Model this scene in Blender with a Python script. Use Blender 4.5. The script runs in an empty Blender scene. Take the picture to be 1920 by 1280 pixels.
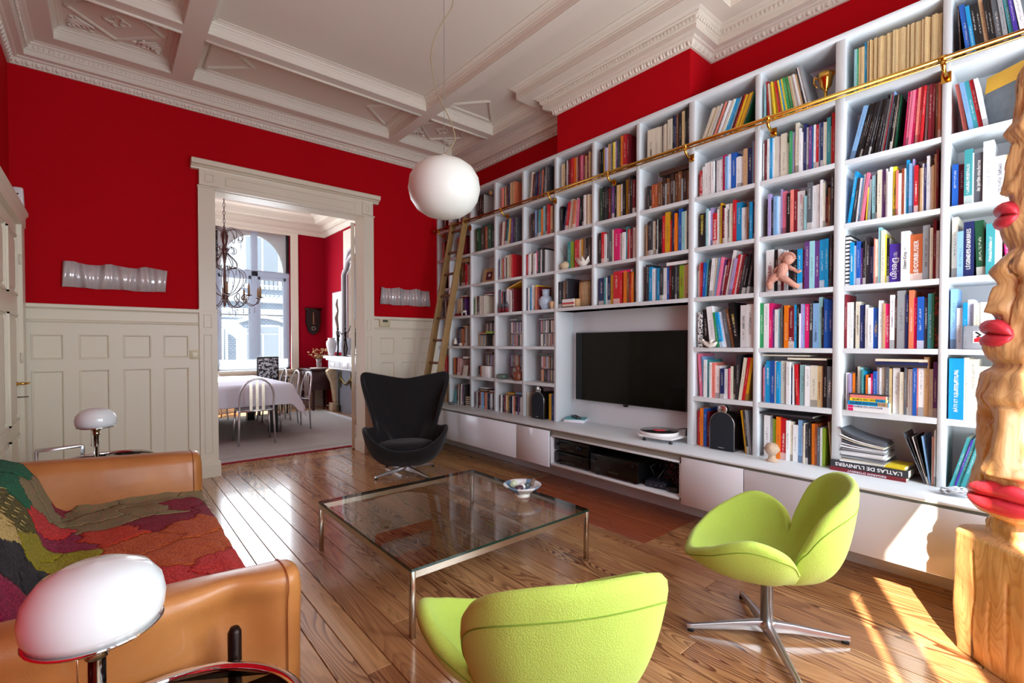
import bpy, bmesh, math, random
from math import sin, cos, pi, radians as R
from mathutils import Vector, Matrix, noise
C = bpy.context.scene.collection
SC = bpy.context.scene
rnd = random.Random(7)

# ------------------------------------------------------------ camera, world, lights, exposure
cam_d = bpy.data.cameras.new('camera'); cam = bpy.data.objects.new('camera', cam_d); C.objects.link(cam)
cam.location = (0, 0, 1.30)
cam.rotation_euler = (R(90 - 0.978), 0, R(-40.356))
cam_d.sensor_width = 36; cam_d.lens = 36 * 897.1 / 1920; cam_d.shift_y = 19.5 / 1920
cam_d.clip_start = 0.02
SC.camera = cam
SC.view_settings.view_transform = 'Standard'; SC.view_settings.look = 'None'
SC.view_settings.gamma = 1; SC.view_settings.use_curve_mapping = False
SC.view_settings.exposure = 0.35
SC.cycles.use_denoising = True
SC.cycles.max_bounces = 9; SC.cycles.diffuse_bounces = 5; SC.cycles.glossy_bounces = 4
SC.cycles.transmission_bounces = 8; SC.cycles.transparent_max_bounces = 12
SC.cycles.sample_clamp_indirect = 6; SC.cycles.caustics_reflective = False; SC.cycles.caustics_refractive = False
W = bpy.data.worlds.new('sky'); SC.world = W; W.use_nodes = True
_n = W.node_tree.nodes; _l = W.node_tree.links
_n['Background'].inputs[0].default_value = (0.72, 0.86, 1.0, 1)
_n['Background'].inputs[1].default_value = 1.6
def sun(d, strength, col, ang):
    s = bpy.data.lights.new('sun', 'SUN'); s.energy = strength; s.color = col; s.angle = ang
    o = bpy.data.objects.new('sun', s); C.objects.link(o)
    o.rotation_euler = Vector(d).to_track_quat('-Z', 'Y').to_euler(); o.location = (-6, -4, 8)
SUN_EL = R(40)
sun((0.905 * cos(SUN_EL), 0.425 * cos(SUN_EL), -sin(SUN_EL)), 24, (1.0, 0.86, 0.66), R(0.6))
def area(name, loc, d, sx, sy, power, col):
    a = bpy.data.lights.new(name, 'AREA'); a.shape = 'RECTANGLE'; a.size = sx; a.size_y = sy; a.energy = power; a.color = col
    o = bpy.data.objects.new(name, a); C.objects.link(o); o.location = loc
    o.rotation_euler = Vector(d).to_track_quat('-Z', 'Z').to_euler()
    return o
area('window_daylight_fill', (0.38, -0.68, 1.6), (0, 1, -0.05), 0.86, 2.1, 16, (0.84, 0.93, 1.0))  # fill lamps added at the unseen windows behind the camera
area('window_daylight_fill', (1.5, -0.68, 1.6), (0, 1, 0.05), 0.86, 2.1, 40, (0.84, 0.93, 1.0))
area('window_daylight_fill', (2.75, -0.68, 1.6), (0, 1, 0.05), 0.86, 2.1, 64, (0.84, 0.93, 1.0))  # strongest fill, through a third window that is itself added
area('dining_window_daylight', (2.22, 10.24, 2.1), (0, -1, -0.1), 1.2, 2.6, 60, (0.88, 0.94, 1.0))
area('dining_side_window_daylight', (-0.45, 8.0, 2.1), (1, 0, -0.1), 1.6, 2.2, 22, (0.9, 0.95, 1.0))  # area lamp by an unseen opening in the dining room's left wall

# ------------------------------------------------------------ materials
def lin(c):
    return tuple(((x / 255) / 12.92 if x / 255 <= 0.04045 else ((x / 255 + 0.055) / 1.055) ** 2.4) for x in c)
MATS = {}
def mat(name, rgb=None, rough=0.5, metal=0.0, spec=0.5, coat=0.0, sheen=0.0, bump=0.0, bscale=200, vary=0.0, vscale=3.0, **k):
    if name in MATS: return MATS[name]
    m = bpy.data.materials.new(name); m.use_nodes = True; nt = m.node_tree; b = nt.nodes['Principled BSDF']
    c = lin(rgb) if rgb else (0.8, 0.8, 0.8)
    b.inputs['Base Color'].default_value = (*c, 1); b.inputs['Roughness'].default_value = rough
    b.inputs['Metallic'].default_value = metal; b.inputs['Specular IOR Level'].default_value = spec
    b.inputs['Coat Weight'].default_value = coat; b.inputs['Coat Roughness'].default_value = 0.08
    b.inputs['Sheen Weight'].default_value = sheen
    if 'trans' in k: b.inputs['Transmission Weight'].default_value = k['trans']; b.inputs['IOR'].default_value = k.get('ior', 1.45)
    if 'alpha' in k: b.inputs['Alpha'].default_value = k['alpha']
    if 'sss' in k: b.inputs['Subsurface Weight'].default_value = k['sss']; b.inputs['Subsurface Radius'].default_value = (0.1, 0.1, 0.1)
    tc = nt.nodes.new('ShaderNodeTexCoord')
    if vary:
        n = nt.nodes.new('ShaderNodeTexNoise'); n.inputs['Scale'].default_value = vscale; n.inputs['Detail'].default_value = 5
        nt.links.new(tc.outputs['Object'], n.inputs['Vector'])
        mx = nt.nodes.new('ShaderNodeMix'); mx.data_type = 'RGBA'
        mx.inputs[6].default_value = (*[x * (1 - vary) for x in c], 1); mx.inputs[7].default_value = (*[min(1, x * (1 + vary)) for x in c], 1)
        nt.links.new(n.outputs[0], mx.inputs[0]); nt.links.new(mx.outputs[2], b.inputs['Base Color'])
    if bump:
        n = nt.nodes.new('ShaderNodeTexNoise'); n.inputs['Scale'].default_value = bscale; n.inputs['Detail'].default_value = 3
        nt.links.new(tc.outputs['Object'], n.inputs['Vector'])
        bp = nt.nodes.new('ShaderNodeBump'); bp.inputs['Strength'].default_value = bump; bp.inputs['Distance'].default_value = 0.01
        nt.links.new(n.outputs[0], bp.inputs['Height']); nt.links.new(bp.outputs[0], b.inputs['Normal'])
    MATS[name] = m
    return m
def nodes_of(m): return m.node_tree.nodes, m.node_tree.links, m.node_tree.nodes['Principled BSDF']

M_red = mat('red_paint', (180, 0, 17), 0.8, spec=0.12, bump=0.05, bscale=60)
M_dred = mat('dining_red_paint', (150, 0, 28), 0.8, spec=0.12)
M_cream = mat('cream_paint', (226, 219, 200), 0.42, bump=0.03, bscale=30)
M_plaster = mat('plaster_white', (222, 214, 200), 0.6, bump=0.04, bscale=40)
M_white = mat('shelf_white', (218, 224, 228), 0.35)
M_door = mat('cabinet_white', (226, 230, 238), 0.16)
M_gap = mat('grey_profile', (150, 148, 136), 0.5)  # plain grey-olive for the rail set back under the ledge
M_chrome = mat('chrome', (235, 235, 235), 0.06, 1.0)
M_steel = mat('brushed_steel', (198, 188, 172), 0.22, 1.0)
M_alu = mat('satin_aluminium', (215, 217, 220), 0.28, 1.0)
M_brass = mat('polished_brass', (214, 168, 78), 0.2, 1.0)
M_black = mat('black_plastic', (14, 14, 16), 0.3)
M_rubber = mat('black_rubber', (12, 12, 12), 0.7)
M_screen = mat('tv_screen', (2, 3, 2), 0.07, spec=0.35)
M_opal = mat('opal_glass', (226, 234, 236), 0.06, coat=0.4)
M_globe = mat('opal_globe', (226, 228, 220), 0.35)
M_bronze = mat('dark_bronze', (46, 34, 30), 0.35, 0.8)
M_lime = mat('lime_wool', (180, 203, 86), 0.9, spec=0.2, sheen=0.15, bump=0.35, bscale=260, vary=0.10, vscale=220)
M_seam = mat('lime_stitch', (120, 150, 40), 0.9)
M_char = mat('charcoal_wool', (26, 24, 26), 0.85, spec=0.25, sheen=0.12, bump=0.2, bscale=300)
M_chalk = mat('white_ceramic', (236, 232, 222), 0.3)
M_paper = mat('paper', (226, 220, 204), 0.8)
M_marble = mat('white_marble', (226, 226, 228), 0.25, vary=0.18, vscale=9)
M_ymarble = mat('veined_marble', (205, 184, 150), 0.3, vary=0.35, vscale=14)
M_darkwood = mat('dark_carved_wood', (58, 30, 30), 0.35, bump=0.25, bscale=60)
M_linen = mat('white_tablecloth', (222, 226, 238), 0.85, bump=0.06, bscale=25)
M_ladder = mat('ladder_wood', (150, 118, 72), 0.5, vary=0.25, vscale=9)
M_rung = mat('rung_wood', (112, 68, 44), 0.45)
M_rug = mat('pale_rug', (160, 155, 150), 0.95, bump=0.3, bscale=90, vary=0.10, vscale=14)
M_fringe = mat('red_fringe', (150, 14, 40), 0.95)
M_cushion = mat('tan_leather_dark', (120, 60, 22), 0.4)

def thin_glass(name, tint=(1, 1, 1), refl=1.45, haze=0.0):
    m = bpy.data.materials.new(name); m.use_nodes = True; n = m.node_tree.nodes; l = m.node_tree.links; n.clear()
    o = n.new('ShaderNodeOutputMaterial'); tr = n.new('ShaderNodeBsdfTransparent'); tr.inputs[0].default_value = (*tint, 1); gl = n.new('ShaderNodeBsdfGlossy'); gl.inputs['Roughness'].default_value = 0.0
    f = n.new('ShaderNodeFresnel'); f.inputs[0].default_value = refl; mx = n.new('ShaderNodeMixShader'); l.new(f.outputs[0], mx.inputs[0]); l.new(tr.outputs[0], mx.inputs[1]); l.new(gl.outputs[0], mx.inputs[2])
    out = mx.outputs[0]
    if haze:
        df_ = n.new('ShaderNodeBsdfTranslucent'); df_.inputs[0].default_value = (.9, .95, 1, 1); m2 = n.new('ShaderNodeMixShader'); m2.inputs[0].default_value = haze; l.new(out, m2.inputs[1]); l.new(df_.outputs[0], m2.inputs[2]); out = m2.outputs[0]
    l.new(out, o.inputs[0]); return m
def leather():
    m = mat('tan_leather', (190, 112, 44), 0.36, coat=0.12, bump=0.12, bscale=380)
    n, l, b = nodes_of(m); tc = n.new('ShaderNodeTexCoord')
    a = n.new('ShaderNodeTexNoise'); a.inputs['Scale'].default_value = 3.2; a.inputs['Detail'].default_value = 7; l.new(tc.outputs['Object'], a.inputs['Vector'])
    r = n.new('ShaderNodeValToRGB'); r.color_ramp.elements[0].position = 0.3; r.color_ramp.elements[0].color = (*lin((158, 92, 40)), 1)
    r.color_ramp.elements[1].position = 0.75; r.color_ramp.elements[1].color = (*lin((196, 132, 72)), 1)
    l.new(a.outputs[0], r.inputs[0]); l.new(r.outputs[0], b.inputs['Base Color'])
    return m
M_leather = leather()

def floor_mat(name, light, dark, mid, grain=1.0):
    m = mat(name, mid, 0.2, coat=0.35); n, l, b = nodes_of(m)
    tc = n.new('ShaderNodeTexCoord'); oi = n.new('ShaderNodeObjectInfo')
    mp = n.new('ShaderNodeMapping'); mp.inputs['Scale'].default_value = (1.0, 0.10, 1.0)
    l.new(tc.outputs['Object'], mp.inputs['Vector'])
    ofs = n.new('ShaderNodeCombineXYZ'); mul = n.new('ShaderNodeMath'); mul.operation = 'MULTIPLY'; mul.inputs[1].default_value = 60
    l.new(oi.outputs['Random'], mul.inputs[0]); l.new(mul.outputs[0], ofs.inputs[0]); l.new(mul.outputs[0], ofs.inputs[1])
    add = n.new('ShaderNodeVectorMath'); l.new(mp.outputs[0], add.inputs[0]); l.new(ofs.outputs[0], add.inputs[1])
    # cathedral grain: contour lines of a stretched noise field
    nz = n.new('ShaderNodeTexNoise'); nz.inputs['Scale'].default_value = 7.0; nz.inputs['Detail'].default_value = 1.6; nz.inputs['Roughness'].default_value = 0.45
    nz.inputs['Distortion'].default_value = 0.25
    l.new(add.outputs[0], nz.inputs['Vector'])
    k = n.new('ShaderNodeMath'); k.operation = 'MULTIPLY'; k.inputs[1].default_value = 26.0; l.new(nz.outputs[0], k.inputs[0])
    fr = n.new('ShaderNodeMath'); fr.operation = 'FRACT'; l.new(k.outputs[0], fr.inputs[0])
    rp = n.new('ShaderNodeValToRGB'); e = rp.color_ramp.elements
    e[0].position = 0.0; e[0].color = (1, 1, 1, 1); e[1].position = 1.0; e[1].color = (1, 1, 1, 1)
    x = rp.color_ramp.elements.new(0.45); x.color = (0.72, 0.72, 0.72, 1)
    x = rp.color_ramp.elements.new(0.80); x.color = (0.0, 0.0, 0.0, 1)
    x = rp.color_ramp.elements.new(0.93); x.color = (0.0, 0.0, 0.0, 1)
    l.new(fr.outputs[0], rp.inputs[0])
    # strength of the figure varies along the boards
    nv = n.new('ShaderNodeTexNoise'); nv.inputs['Scale'].default_value = 2.3; l.new(add.outputs[0], nv.inputs['Vector'])
    sr = n.new('ShaderNodeMapRange'); sr.inputs[1].default_value = 0.40; sr.inputs[2].default_value = 0.60; sr.inputs[3].default_value = 0.25 * grain; sr.inputs[4].default_value = 1.0 * grain
    l.new(nv.outputs[0], sr.inputs[0])
    base = n.new('ShaderNodeMix'); base.data_type = 'RGBA'; base.inputs[6].default_value = (*lin(light), 1); base.inputs[7].default_value = (*lin(mid), 1)
    wn = n.new('ShaderNodeMath'); wn.operation = 'MULTIPLY'; wn.inputs[1].default_value = 1.0; l.new(oi.outputs['Random'], wn.inputs[0]); l.new(wn.outputs[0], base.inputs[0])
    fine = n.new('ShaderNodeTexNoise'); fine.inputs['Scale'].default_value = 60; fine.inputs['Detail'].default_value = 3
    mp2 = n.new('ShaderNodeMapping'); mp2.inputs['Scale'].default_value = (1.0, 0.03, 1.0); l.new(tc.outputs['Object'], mp2.inputs['Vector']); l.new(mp2.outputs[0], fine.inputs['Vector'])
    inv = n.new('ShaderNodeMath'); inv.operation = 'SUBTRACT'; inv.inputs[0].default_value = 1.0; l.new(rp.outputs[0], inv.inputs[1])
    fac = n.new('ShaderNodeMath'); fac.operation = 'MULTIPLY'; l.new(inv.outputs[0], fac.inputs[0]); l.new(sr.outputs[0], fac.inputs[1])
    mx = n.new('ShaderNodeMix'); mx.data_type = 'RGBA'; mx.inputs[7].default_value = (*lin(dark), 1)
    l.new(fac.outputs[0], mx.inputs[0]); l.new(base.outputs[2], mx.inputs[6])
    f2 = n.new('ShaderNodeMix'); f2.data_type = 'RGBA'; f2.blend_type = 'MULTIPLY'; f2.inputs[0].default_value = 0.5
    fr2 = n.new('ShaderNodeMapRange'); fr2.inputs[1].default_value = 0.3; fr2.inputs[2].default_value = 0.7; fr2.inputs[3].default_value = 0.55; fr2.inputs[4].default_value = 1.1
    l.new(fine.outputs[0], fr2.inputs[0]); l.new(mx.outputs[2], f2.inputs[6]); l.new(fr2.outputs[0], f2.inputs[7])
    l.new(f2.outputs[2], b.inputs['Base Color'])
    return m
M_plank = floor_mat('heart_pine', (204, 154, 104), (98, 54, 32), (174, 122, 80))
M_plank_red = floor_mat('reddish_board', (164, 90, 60), (108, 50, 32), (150, 78, 50), 0.3)

def book_mat(name, use_attr=False):
    m = mat(name, (200, 200, 200), 0.42); n, l, b = nodes_of(m)
    if use_attr:
        at = n.new('ShaderNodeAttribute'); at.attribute_name = 'bcol'; col = at.outputs['Color']; rn = at.outputs['Alpha']
        uv = n.new('ShaderNodeUVMap'); sp = n.new('ShaderNodeSeparateXYZ'); l.new(uv.outputs[0], sp.inputs[0]); X = sp.outputs[0]; Z = sp.outputs[1]; Y = None
    else:
        oi = n.new('ShaderNodeObjectInfo'); col = oi.outputs['Color']; rn = oi.outputs['Random']
        tc = n.new('ShaderNodeTexCoord'); sp = n.new('ShaderNodeSeparateXYZ'); l.new(tc.outputs['Generated'], sp.inputs[0]); X = sp.outputs[0]; Z = sp.outputs[2]; Y = sp.outputs[1]
    def math_(op, a, bb, c=None):
        q = n.new('ShaderNodeMath'); q.operation = op
        for i, v in enumerate((a, bb, c)):
            if v is None: continue
            if isinstance(v, (int, float)): q.inputs[i].default_value = v
            else: l.new(v, q.inputs[i])
        return q.outputs[0]
    # text-like marks: noise cells along the spine, in the middle of its width, inside a band per book
    cx = n.new('ShaderNodeCombineXYZ'); l.new(math_('MULTIPLY', X, 2.6), cx.inputs[0]); l.new(math_('MULTIPLY', Z, 52.0), cx.inputs[2]); l.new(math_('MULTIPLY', rn, 90.0), cx.inputs[1])
    vz = n.new('ShaderNodeTexNoise'); vz.inputs['Scale'].default_value = 1.6; vz.inputs['Detail'].default_value = 0.5; l.new(cx.outputs[0], vz.inputs['Vector'])
    mark = math_('GREATER_THAN', vz.outputs[0], 0.52)
    xin = math_('LESS_THAN', math_('ABSOLUTE', math_('SUBTRACT', X, 0.5), 0), 0.16)
    z0 = math_('MULTIPLY', rn, 0.38)
    zin = math_('MULTIPLY', math_('GREATER_THAN', Z, math_('ADD', z0, 0.14)), math_('LESS_THAN', Z, math_('ADD', z0, 0.56)))
    mk = math_('MULTIPLY', math_('MULTIPLY', mark, xin), zin)
    if Y is not None: mk = math_('MULTIPLY', mk, math_('LESS_THAN', Y, 0.01))
    mk = math_('MULTIPLY', mk, 0.5)
    # light ink on dark books, dark ink on light ones
    bw = n.new('ShaderNodeRGBToBW'); l.new(col, bw.inputs[0])
    lt = math_('LESS_THAN', bw.outputs[0], 0.30)
    ink = n.new('ShaderNodeMix'); ink.data_type = 'RGBA'; ink.inputs[6].default_value = (0.05, 0.05, 0.07, 1); ink.inputs[7].default_value = (0.85, 0.83, 0.78, 1); l.new(lt, ink.inputs[0])
    # a publisher's band on some books
    band = math_('MULTIPLY', math_('MULTIPLY', math_('GREATER_THAN', math_('FRACT', math_('MULTIPLY', rn, 13.7), 0), 0.72), math_('LESS_THAN', Z, 0.16)), 0.55)
    bd = n.new('ShaderNodeMix'); bd.data_type = 'RGBA'; l.new(band, bd.inputs[0]); l.new(col, bd.inputs[6]); l.new(ink.outputs[2], bd.inputs[7])
    mx = n.new('ShaderNodeMix'); mx.data_type = 'RGBA'; l.new(mk, mx.inputs[0]); l.new(bd.outputs[2], mx.inputs[6]); l.new(ink.outputs[2], mx.inputs[7])
    l.new(mx.outputs[2], b.inputs['Base Color'])
    return m
M_book = book_mat('book_cover'); M_bookattr = book_mat('book_covers_joined', True)

# ------------------------------------------------------------ mesh helpers
class MB:
    def __init__(s): s.v = []; s.f = []; s.sm = []; s.mi = []
    def add(s, vs, fs, smooth=False, mi=0):
        o = len(s.v); s.v += [tuple(p) for p in vs]; s.f += [tuple(i + o for i in f) for f in fs]; s.sm += [smooth] * len(fs); s.mi += [mi] * len(fs); return s
    def box(s, x0, y0, z0, x1, y1, z1, mi=0):
        x0, x1 = min(x0, x1), max(x0, x1); y0, y1 = min(y0, y1), max(y0, y1); z0, z1 = min(z0, z1), max(z0, z1)
        return s.add([(x0, y0, z0), (x1, y0, z0), (x1, y1, z0), (x0, y1, z0), (x0, y0, z1), (x1, y0, z1), (x1, y1, z1), (x0, y1, z1)],
                     [(3, 2, 1, 0), (4, 5, 6, 7), (0, 1, 5, 4), (1, 2, 6, 5), (2, 3, 7, 6), (3, 0, 4, 7)], mi=mi)
    def quad(s, a, b, c, d, mi=0): return s.add([a, b, c, d], [(0, 1, 2, 3)], mi=mi)
    def lathe(s, prof, n=32, loc=(0, 0, 0), smooth=True, mi=0, mtx=None):
        vs = []; fs = []
        for (r, z) in prof:
            for i in range(n):
                a = 2 * pi * i / n; vs.append((r * cos(a), r * sin(a), z))
        m = len(prof)
        for j in range(m - 1):
            for i in range(n):
                k = (i + 1) % n; fs.append((j * n + i, j * n + k, (j + 1) * n + k, (j + 1) * n + i))
        if prof[0][0] > 1e-5: fs.append(tuple(reversed(range(n))))
        if prof[-1][0] > 1e-5: fs.append(tuple((m - 1) * n + i for i in range(n)))
        M = Matrix.Translation(loc) @ (mtx or Matrix.Identity(4))
        return s.add([M @ Vector(p) for p in vs], fs, smooth, mi)
    def tube(s, pts, r, n=8, smooth=True, mi=0, closed=False):
        pts = [Vector(p) for p in pts]; rs = r if isinstance(r, (list, tuple)) else [r] * len(pts)
        vs = []; fs = []; m = len(pts); up = None
        for i, p in enumerate(pts):
            t = (pts[(i + 1) % m] - pts[i - 1]) if (closed or 0 < i < m - 1) else (pts[1] - pts[0] if i == 0 else pts[-1] - pts[-2])
            t.normalize()
            if up is None: up = Vector((0, 0, 1)) if abs(t.z) < 0.9 else Vector((1, 0, 0))
            a = t.cross(up)
            if a.length < 1e-4: a = t.cross(Vector((0, 1, 0.1)))
            a.normalize(); b = a.cross(t).normalized(); up = b
            for k in range(n):
                an = 2 * pi * k / n; vs.append(p + (a * cos(an) + b * sin(an)) * rs[i])
        for i in range(m if closed else m - 1):
            j = (i + 1) % m
            for k in range(n):
                q = (k + 1) % n; fs.append((i * n + k, i * n + q, j * n + q, j * n + k))
        if not closed: fs.append(tuple(reversed(range(n)))); fs.append(tuple((m - 1) * n + k for k in range(n)))
        return s.add(vs, fs, smooth, mi)
    def bar(s, a, b, w, h, up=(0, 0, 1), mi=0):
        a = Vector(a); b = Vector(b); t = (b - a).normalized(); u = Vector(up); x = t.cross(u).normalized(); u = x.cross(t).normalized()
        vs = [p + x * (sx * w / 2) + u * (su * h / 2) for p in (a, b) for sx, su in ((-1, -1), (1, -1), (1, 1), (-1, 1))]
        return s.add(vs, [(3, 2, 1, 0), (4, 5, 6, 7), (0, 1, 5, 4), (1, 2, 6, 5), (2, 3, 7, 6), (3, 0, 4, 7)], mi=mi)
    def prism(s, pts, axis, a, b, mi=0, smooth=False):
        # pts: 2D outline; extruded along axis ('x','y','z') from a to b
        def P(p, t): return {'x': (t, p[0], p[1]), 'y': (p[0], t, p[1]), 'z': (p[0], p[1], t)}[axis]
        n = len(pts); vs = [P(p, a) for p in pts] + [P(p, b) for p in pts]
        fs = [tuple(reversed(range(n))), tuple(range(n, 2 * n))]
        s.add(vs, fs, mi=mi); o = len(s.v) - 2 * n
        for i in range(n):
            j = (i + 1) % n; s.f.append((o + i, o + j, o + n + j, o + n + i)); s.sm.append(smooth); s.mi.append(mi)
        return s
    def ball(s, c, r, n=16, m=10, sc=(1, 1, 1), mi=0):
        prof = [(sin(pi * j / m) * r, -cos(pi * j / m) * r) for j in range(m + 1)]
        return s.lathe([(max(a, 0.0), z) for a, z in prof], n, c, True, mi, Matrix.Diagonal((*sc, 1)))
    def mesh(s, name):
        me = bpy.data.meshes.new(name); me.from_pydata(s.v, [], s.f); me.validate(clean_customdata=False)
        if len(me.polygons) == len(s.f):
            me.polygons.foreach_set('use_smooth', s.sm); me.polygons.foreach_set('material_index', s.mi)
        me.update(); return me
    def build(s, name, mats, parent=None, loc=None, fix=True, **kw):
        me = s.mesh(name)
        if fix:
            bm = bmesh.new(); bm.from_mesh(me); bmesh.ops.recalc_face_normals(bm, faces=bm.faces); bm.to_mesh(me); bm.free()
        return link(name, me, mats, parent, loc, **kw)
def link(name, me, mats, parent=None, loc=None, rot=None, kind=None, label=None, cat=None, group=None):
    o = bpy.data.objects.new(name, me); C.objects.link(o)
    for m in (mats if isinstance(mats, (list, tuple)) else [mats]): me.materials.append(m)
    if parent: o.parent = parent
    if loc is not None: o.location = loc
    if rot is not None: o.rotation_euler = rot
    tag(o, label, cat, group, kind); return o
def tag(o, label=None, cat=None, group=None, kind=None):
    if label: o['label'] = label
    if cat: o['category'] = cat
    if group: o['group'] = group
    if kind: o['kind'] = kind
    return o
def thing(name, label, cat, loc=(0, 0, 0), rz=0, group=None):
    o = bpy.data.objects.new(name, None); C.objects.link(o); o.location = loc; o.rotation_euler = (0, 0, rz); o.empty_display_size = 0.05
    return tag(o, label, cat, group)
def struct(o): o['kind'] = 'structure'; return o
def bevel(o, w, seg=2, ang=40):
    b = o.modifiers.new('bevel', 'BEVEL'); b.width = w; b.segments = seg; b.limit_method = 'ANGLE'; b.angle_limit = R(ang)
    for p in o.data.polygons: p.use_smooth = True
    b.harden_normals = False
    return o
def subsurf(o, n=1):
    s = o.modifiers.new('sub', 'SUBSURF'); s.levels = n; s.render_levels = n; return o
def copy_tree(o, parent=None, label=None, loc=None, rz=None):
    c = o.copy(); C.objects.link(c)
    if parent: c.parent = parent
    for ch in list(o.children): copy_tree(ch, c)
    if label: c['label'] = label
    if loc is not None: c.location = loc
    if rz is not None: c.rotation_euler = (0, 0, rz)
    return c
def text_mesh(txt, size, bold=0.0, align='CENTER', extrude=0.0004):
    cu = bpy.data.curves.new('t', 'FONT'); cu.body = txt; cu.size = size; cu.align_x = align; cu.align_y = 'CENTER'; cu.extrude = extrude; cu.offset = bold; cu.resolution_u = 3
    ob = bpy.data.objects.new('t', cu); C.objects.link(ob); dg = bpy.context.evaluated_depsgraph_get()
    me = bpy.data.meshes.new_from_object(ob.evaluated_get(dg)); bpy.data.objects.remove(ob); return me
def lettering(txt, size, m, parent, loc, rot, bold=0.0, name='lettering', sx=1.0, align='CENTER'):
    me = text_mesh(txt, size, bold, align); me.materials.clear(); me.materials.append(m)
    o = bpy.data.objects.new(name, me); C.objects.link(o); o.parent = parent; o.location = loc; o.rotation_euler = rot; o.scale = (sx, 1, 1); return o
# ------------------------------------------------------------ room shell
XL, XR, XB, YW, YN, ZC = -0.568, 3.70, 3.38, 5.50, -0.60, 3.86
BY0, BY1 = 1.905, 3.295
# floor boards
fl = MB().box(-1.2, -0.75, -0.06, 3.85, 5.72, -0.022).build('floor', M_plank); struct(fl)
def plank(x0, x1, y0, y1, m, parent):
    g = 0.0012; c = 0.002; z = 0.0; zb = -0.022
    x0 += g; x1 -= g; y0 += g; y1 -= g
    mb = MB().add([(x0, y0, zb), (x1, y0, zb), (x1, y1, zb), (x0, y1, zb), (x0, y0, -c), (x1, y0, -c), (x1, y1, -c), (x0, y1, -c),
                   (x0 + c, y0 + c, z), (x1 - c, y0 + c, z), (x1 - c, y1 - c, z), (x0 + c, y1 - c, z)],
                  [(0, 1, 5, 4), (1, 2, 6, 5), (2, 3, 7, 6), (3, 0, 4, 7), (4, 5, 9, 8), (5, 6, 10, 9), (6, 7, 11, 10), (7, 4, 8, 11), (8, 9, 10, 11)])
    return mb.build('plank', m, parent, fix=False)
PX0, PX1, PY0, PY1 = 2.66, 3.45, 1.80, 3.34      # the patch of newer, redder boards in front of the television
x = -0.60; i = 0; rp = random.Random(3)
while x < 3.72:
    w = rp.choice((0.105, 0.115, 0.125)); x1 = x + w
    if abs(x1 - PX0) < 0.06: x1 = PX0
    cuts = [YN]; y = YN + rp.uniform(0.8, 4.0)
    while y < 5.0: cuts.append(y); y += rp.uniform(2.6, 4.2)
    cuts.append(5.46)
    if x >= PX0 - 0.001:
        cuts = sorted([c for c in cuts if not (PY0 - 0.15 < c < PY1 + 0.15)] + [PY0, PY1])
    for a, b in zip(cuts, cuts[1:]):
        red = x >= PX0 - 0.001 and PY0 - 0.01 < (a + b) / 2 < PY1 + 0.01
        plank(x, x1, a, b, M_plank_red if red else M_plank, fl)
    x = x1
for k in range(2): plank(0.70, 2.46, 5.46 + 0.13 * k, 5.46 + 0.13 * (k + 1), M_plank, fl).rotation_euler = (0, 0, 0)
# walls
struct(MB().box(-0.75, YN - 0.2, 0, XL, YW + 0.22, ZC).build('wall_left', M_red))
wb = MB().box(XL, YW, 0, 0.80, YW + 0.22, ZC).box(2.38, YW, 0, XR + 0.2, YW + 0.22, ZC).box(0.80, YW, 2.84, 2.38, YW + 0.22, ZC)
struct(wb.build('wall_back', M_red))
struct(MB().box(XR, YN - 0.2, 0, XR + 0.2, YW, ZC).build('wall_right', M_red))
struct(MB().box(XB, BY0, 3.15, XR, BY1, ZC).build('wall_right_breast', M_red))
WIN = ((-0.03, 0.86), (0.96, 2.0), (2.30, 3.2)); WZ0, WZ1 = 0.32, 2.75; YO = YN - .05  # all out of view; third opening added to carry fill light
wn = MB().box(XL, YO, 0, XR, YN, WZ0).box(XL, YO, WZ1, XR, YN, ZC)
xs = [XL] + [v for w in WIN for v in w] + [XR]
for k in range(0, len(xs), 2): wn.box(xs[k], YO, WZ0, xs[k + 1], YN, WZ1)
struct(wn.build('wall_front', M_red))
for k, (a, b) in enumerate(WIN):
    fr = MB().box(a, YN - 0.045, WZ0, b, YN - 0.015, WZ0 + 0.05).box(a, YN - 0.045, WZ1 - 0.05, b, YN - 0.015, WZ1).box(a, YN - 0.045, WZ0, a + 0.03, YN - 0.015, WZ1).box(b - 0.03, YN - 0.045, WZ0, b, YN - 0.015, WZ1)
    fr.box(a - 0.02, YN - 0.01, WZ0 - 0.04, b + 0.02, YN + 0.06, WZ0)
    struct(fr.build('window_%d' % (k + 2), M_cream))
blk = MB()  # cloth strip out of view, added to part the sun into two streaks
pts = [(0.37 + 0.25 * t / 24, YN + 0.08 + 0.022 * sin(t * 1.6)) for t in range(25)]
for (x0, y0), (x1, y1) in zip(pts, pts[1:]): blk.add([(x0, y0, 0.03), (x1, y1, 0.03), (x1, y1, 2.95), (x0, y0, 2.95)], [(0, 1, 2, 3)], True)
o = blk.build('curtain', M_linen); o.modifiers.new('s', 'SOLIDIFY').thickness = 0.004; tag(o, 'white linen curtain hanging between the two left street windows', 'curtain')

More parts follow.
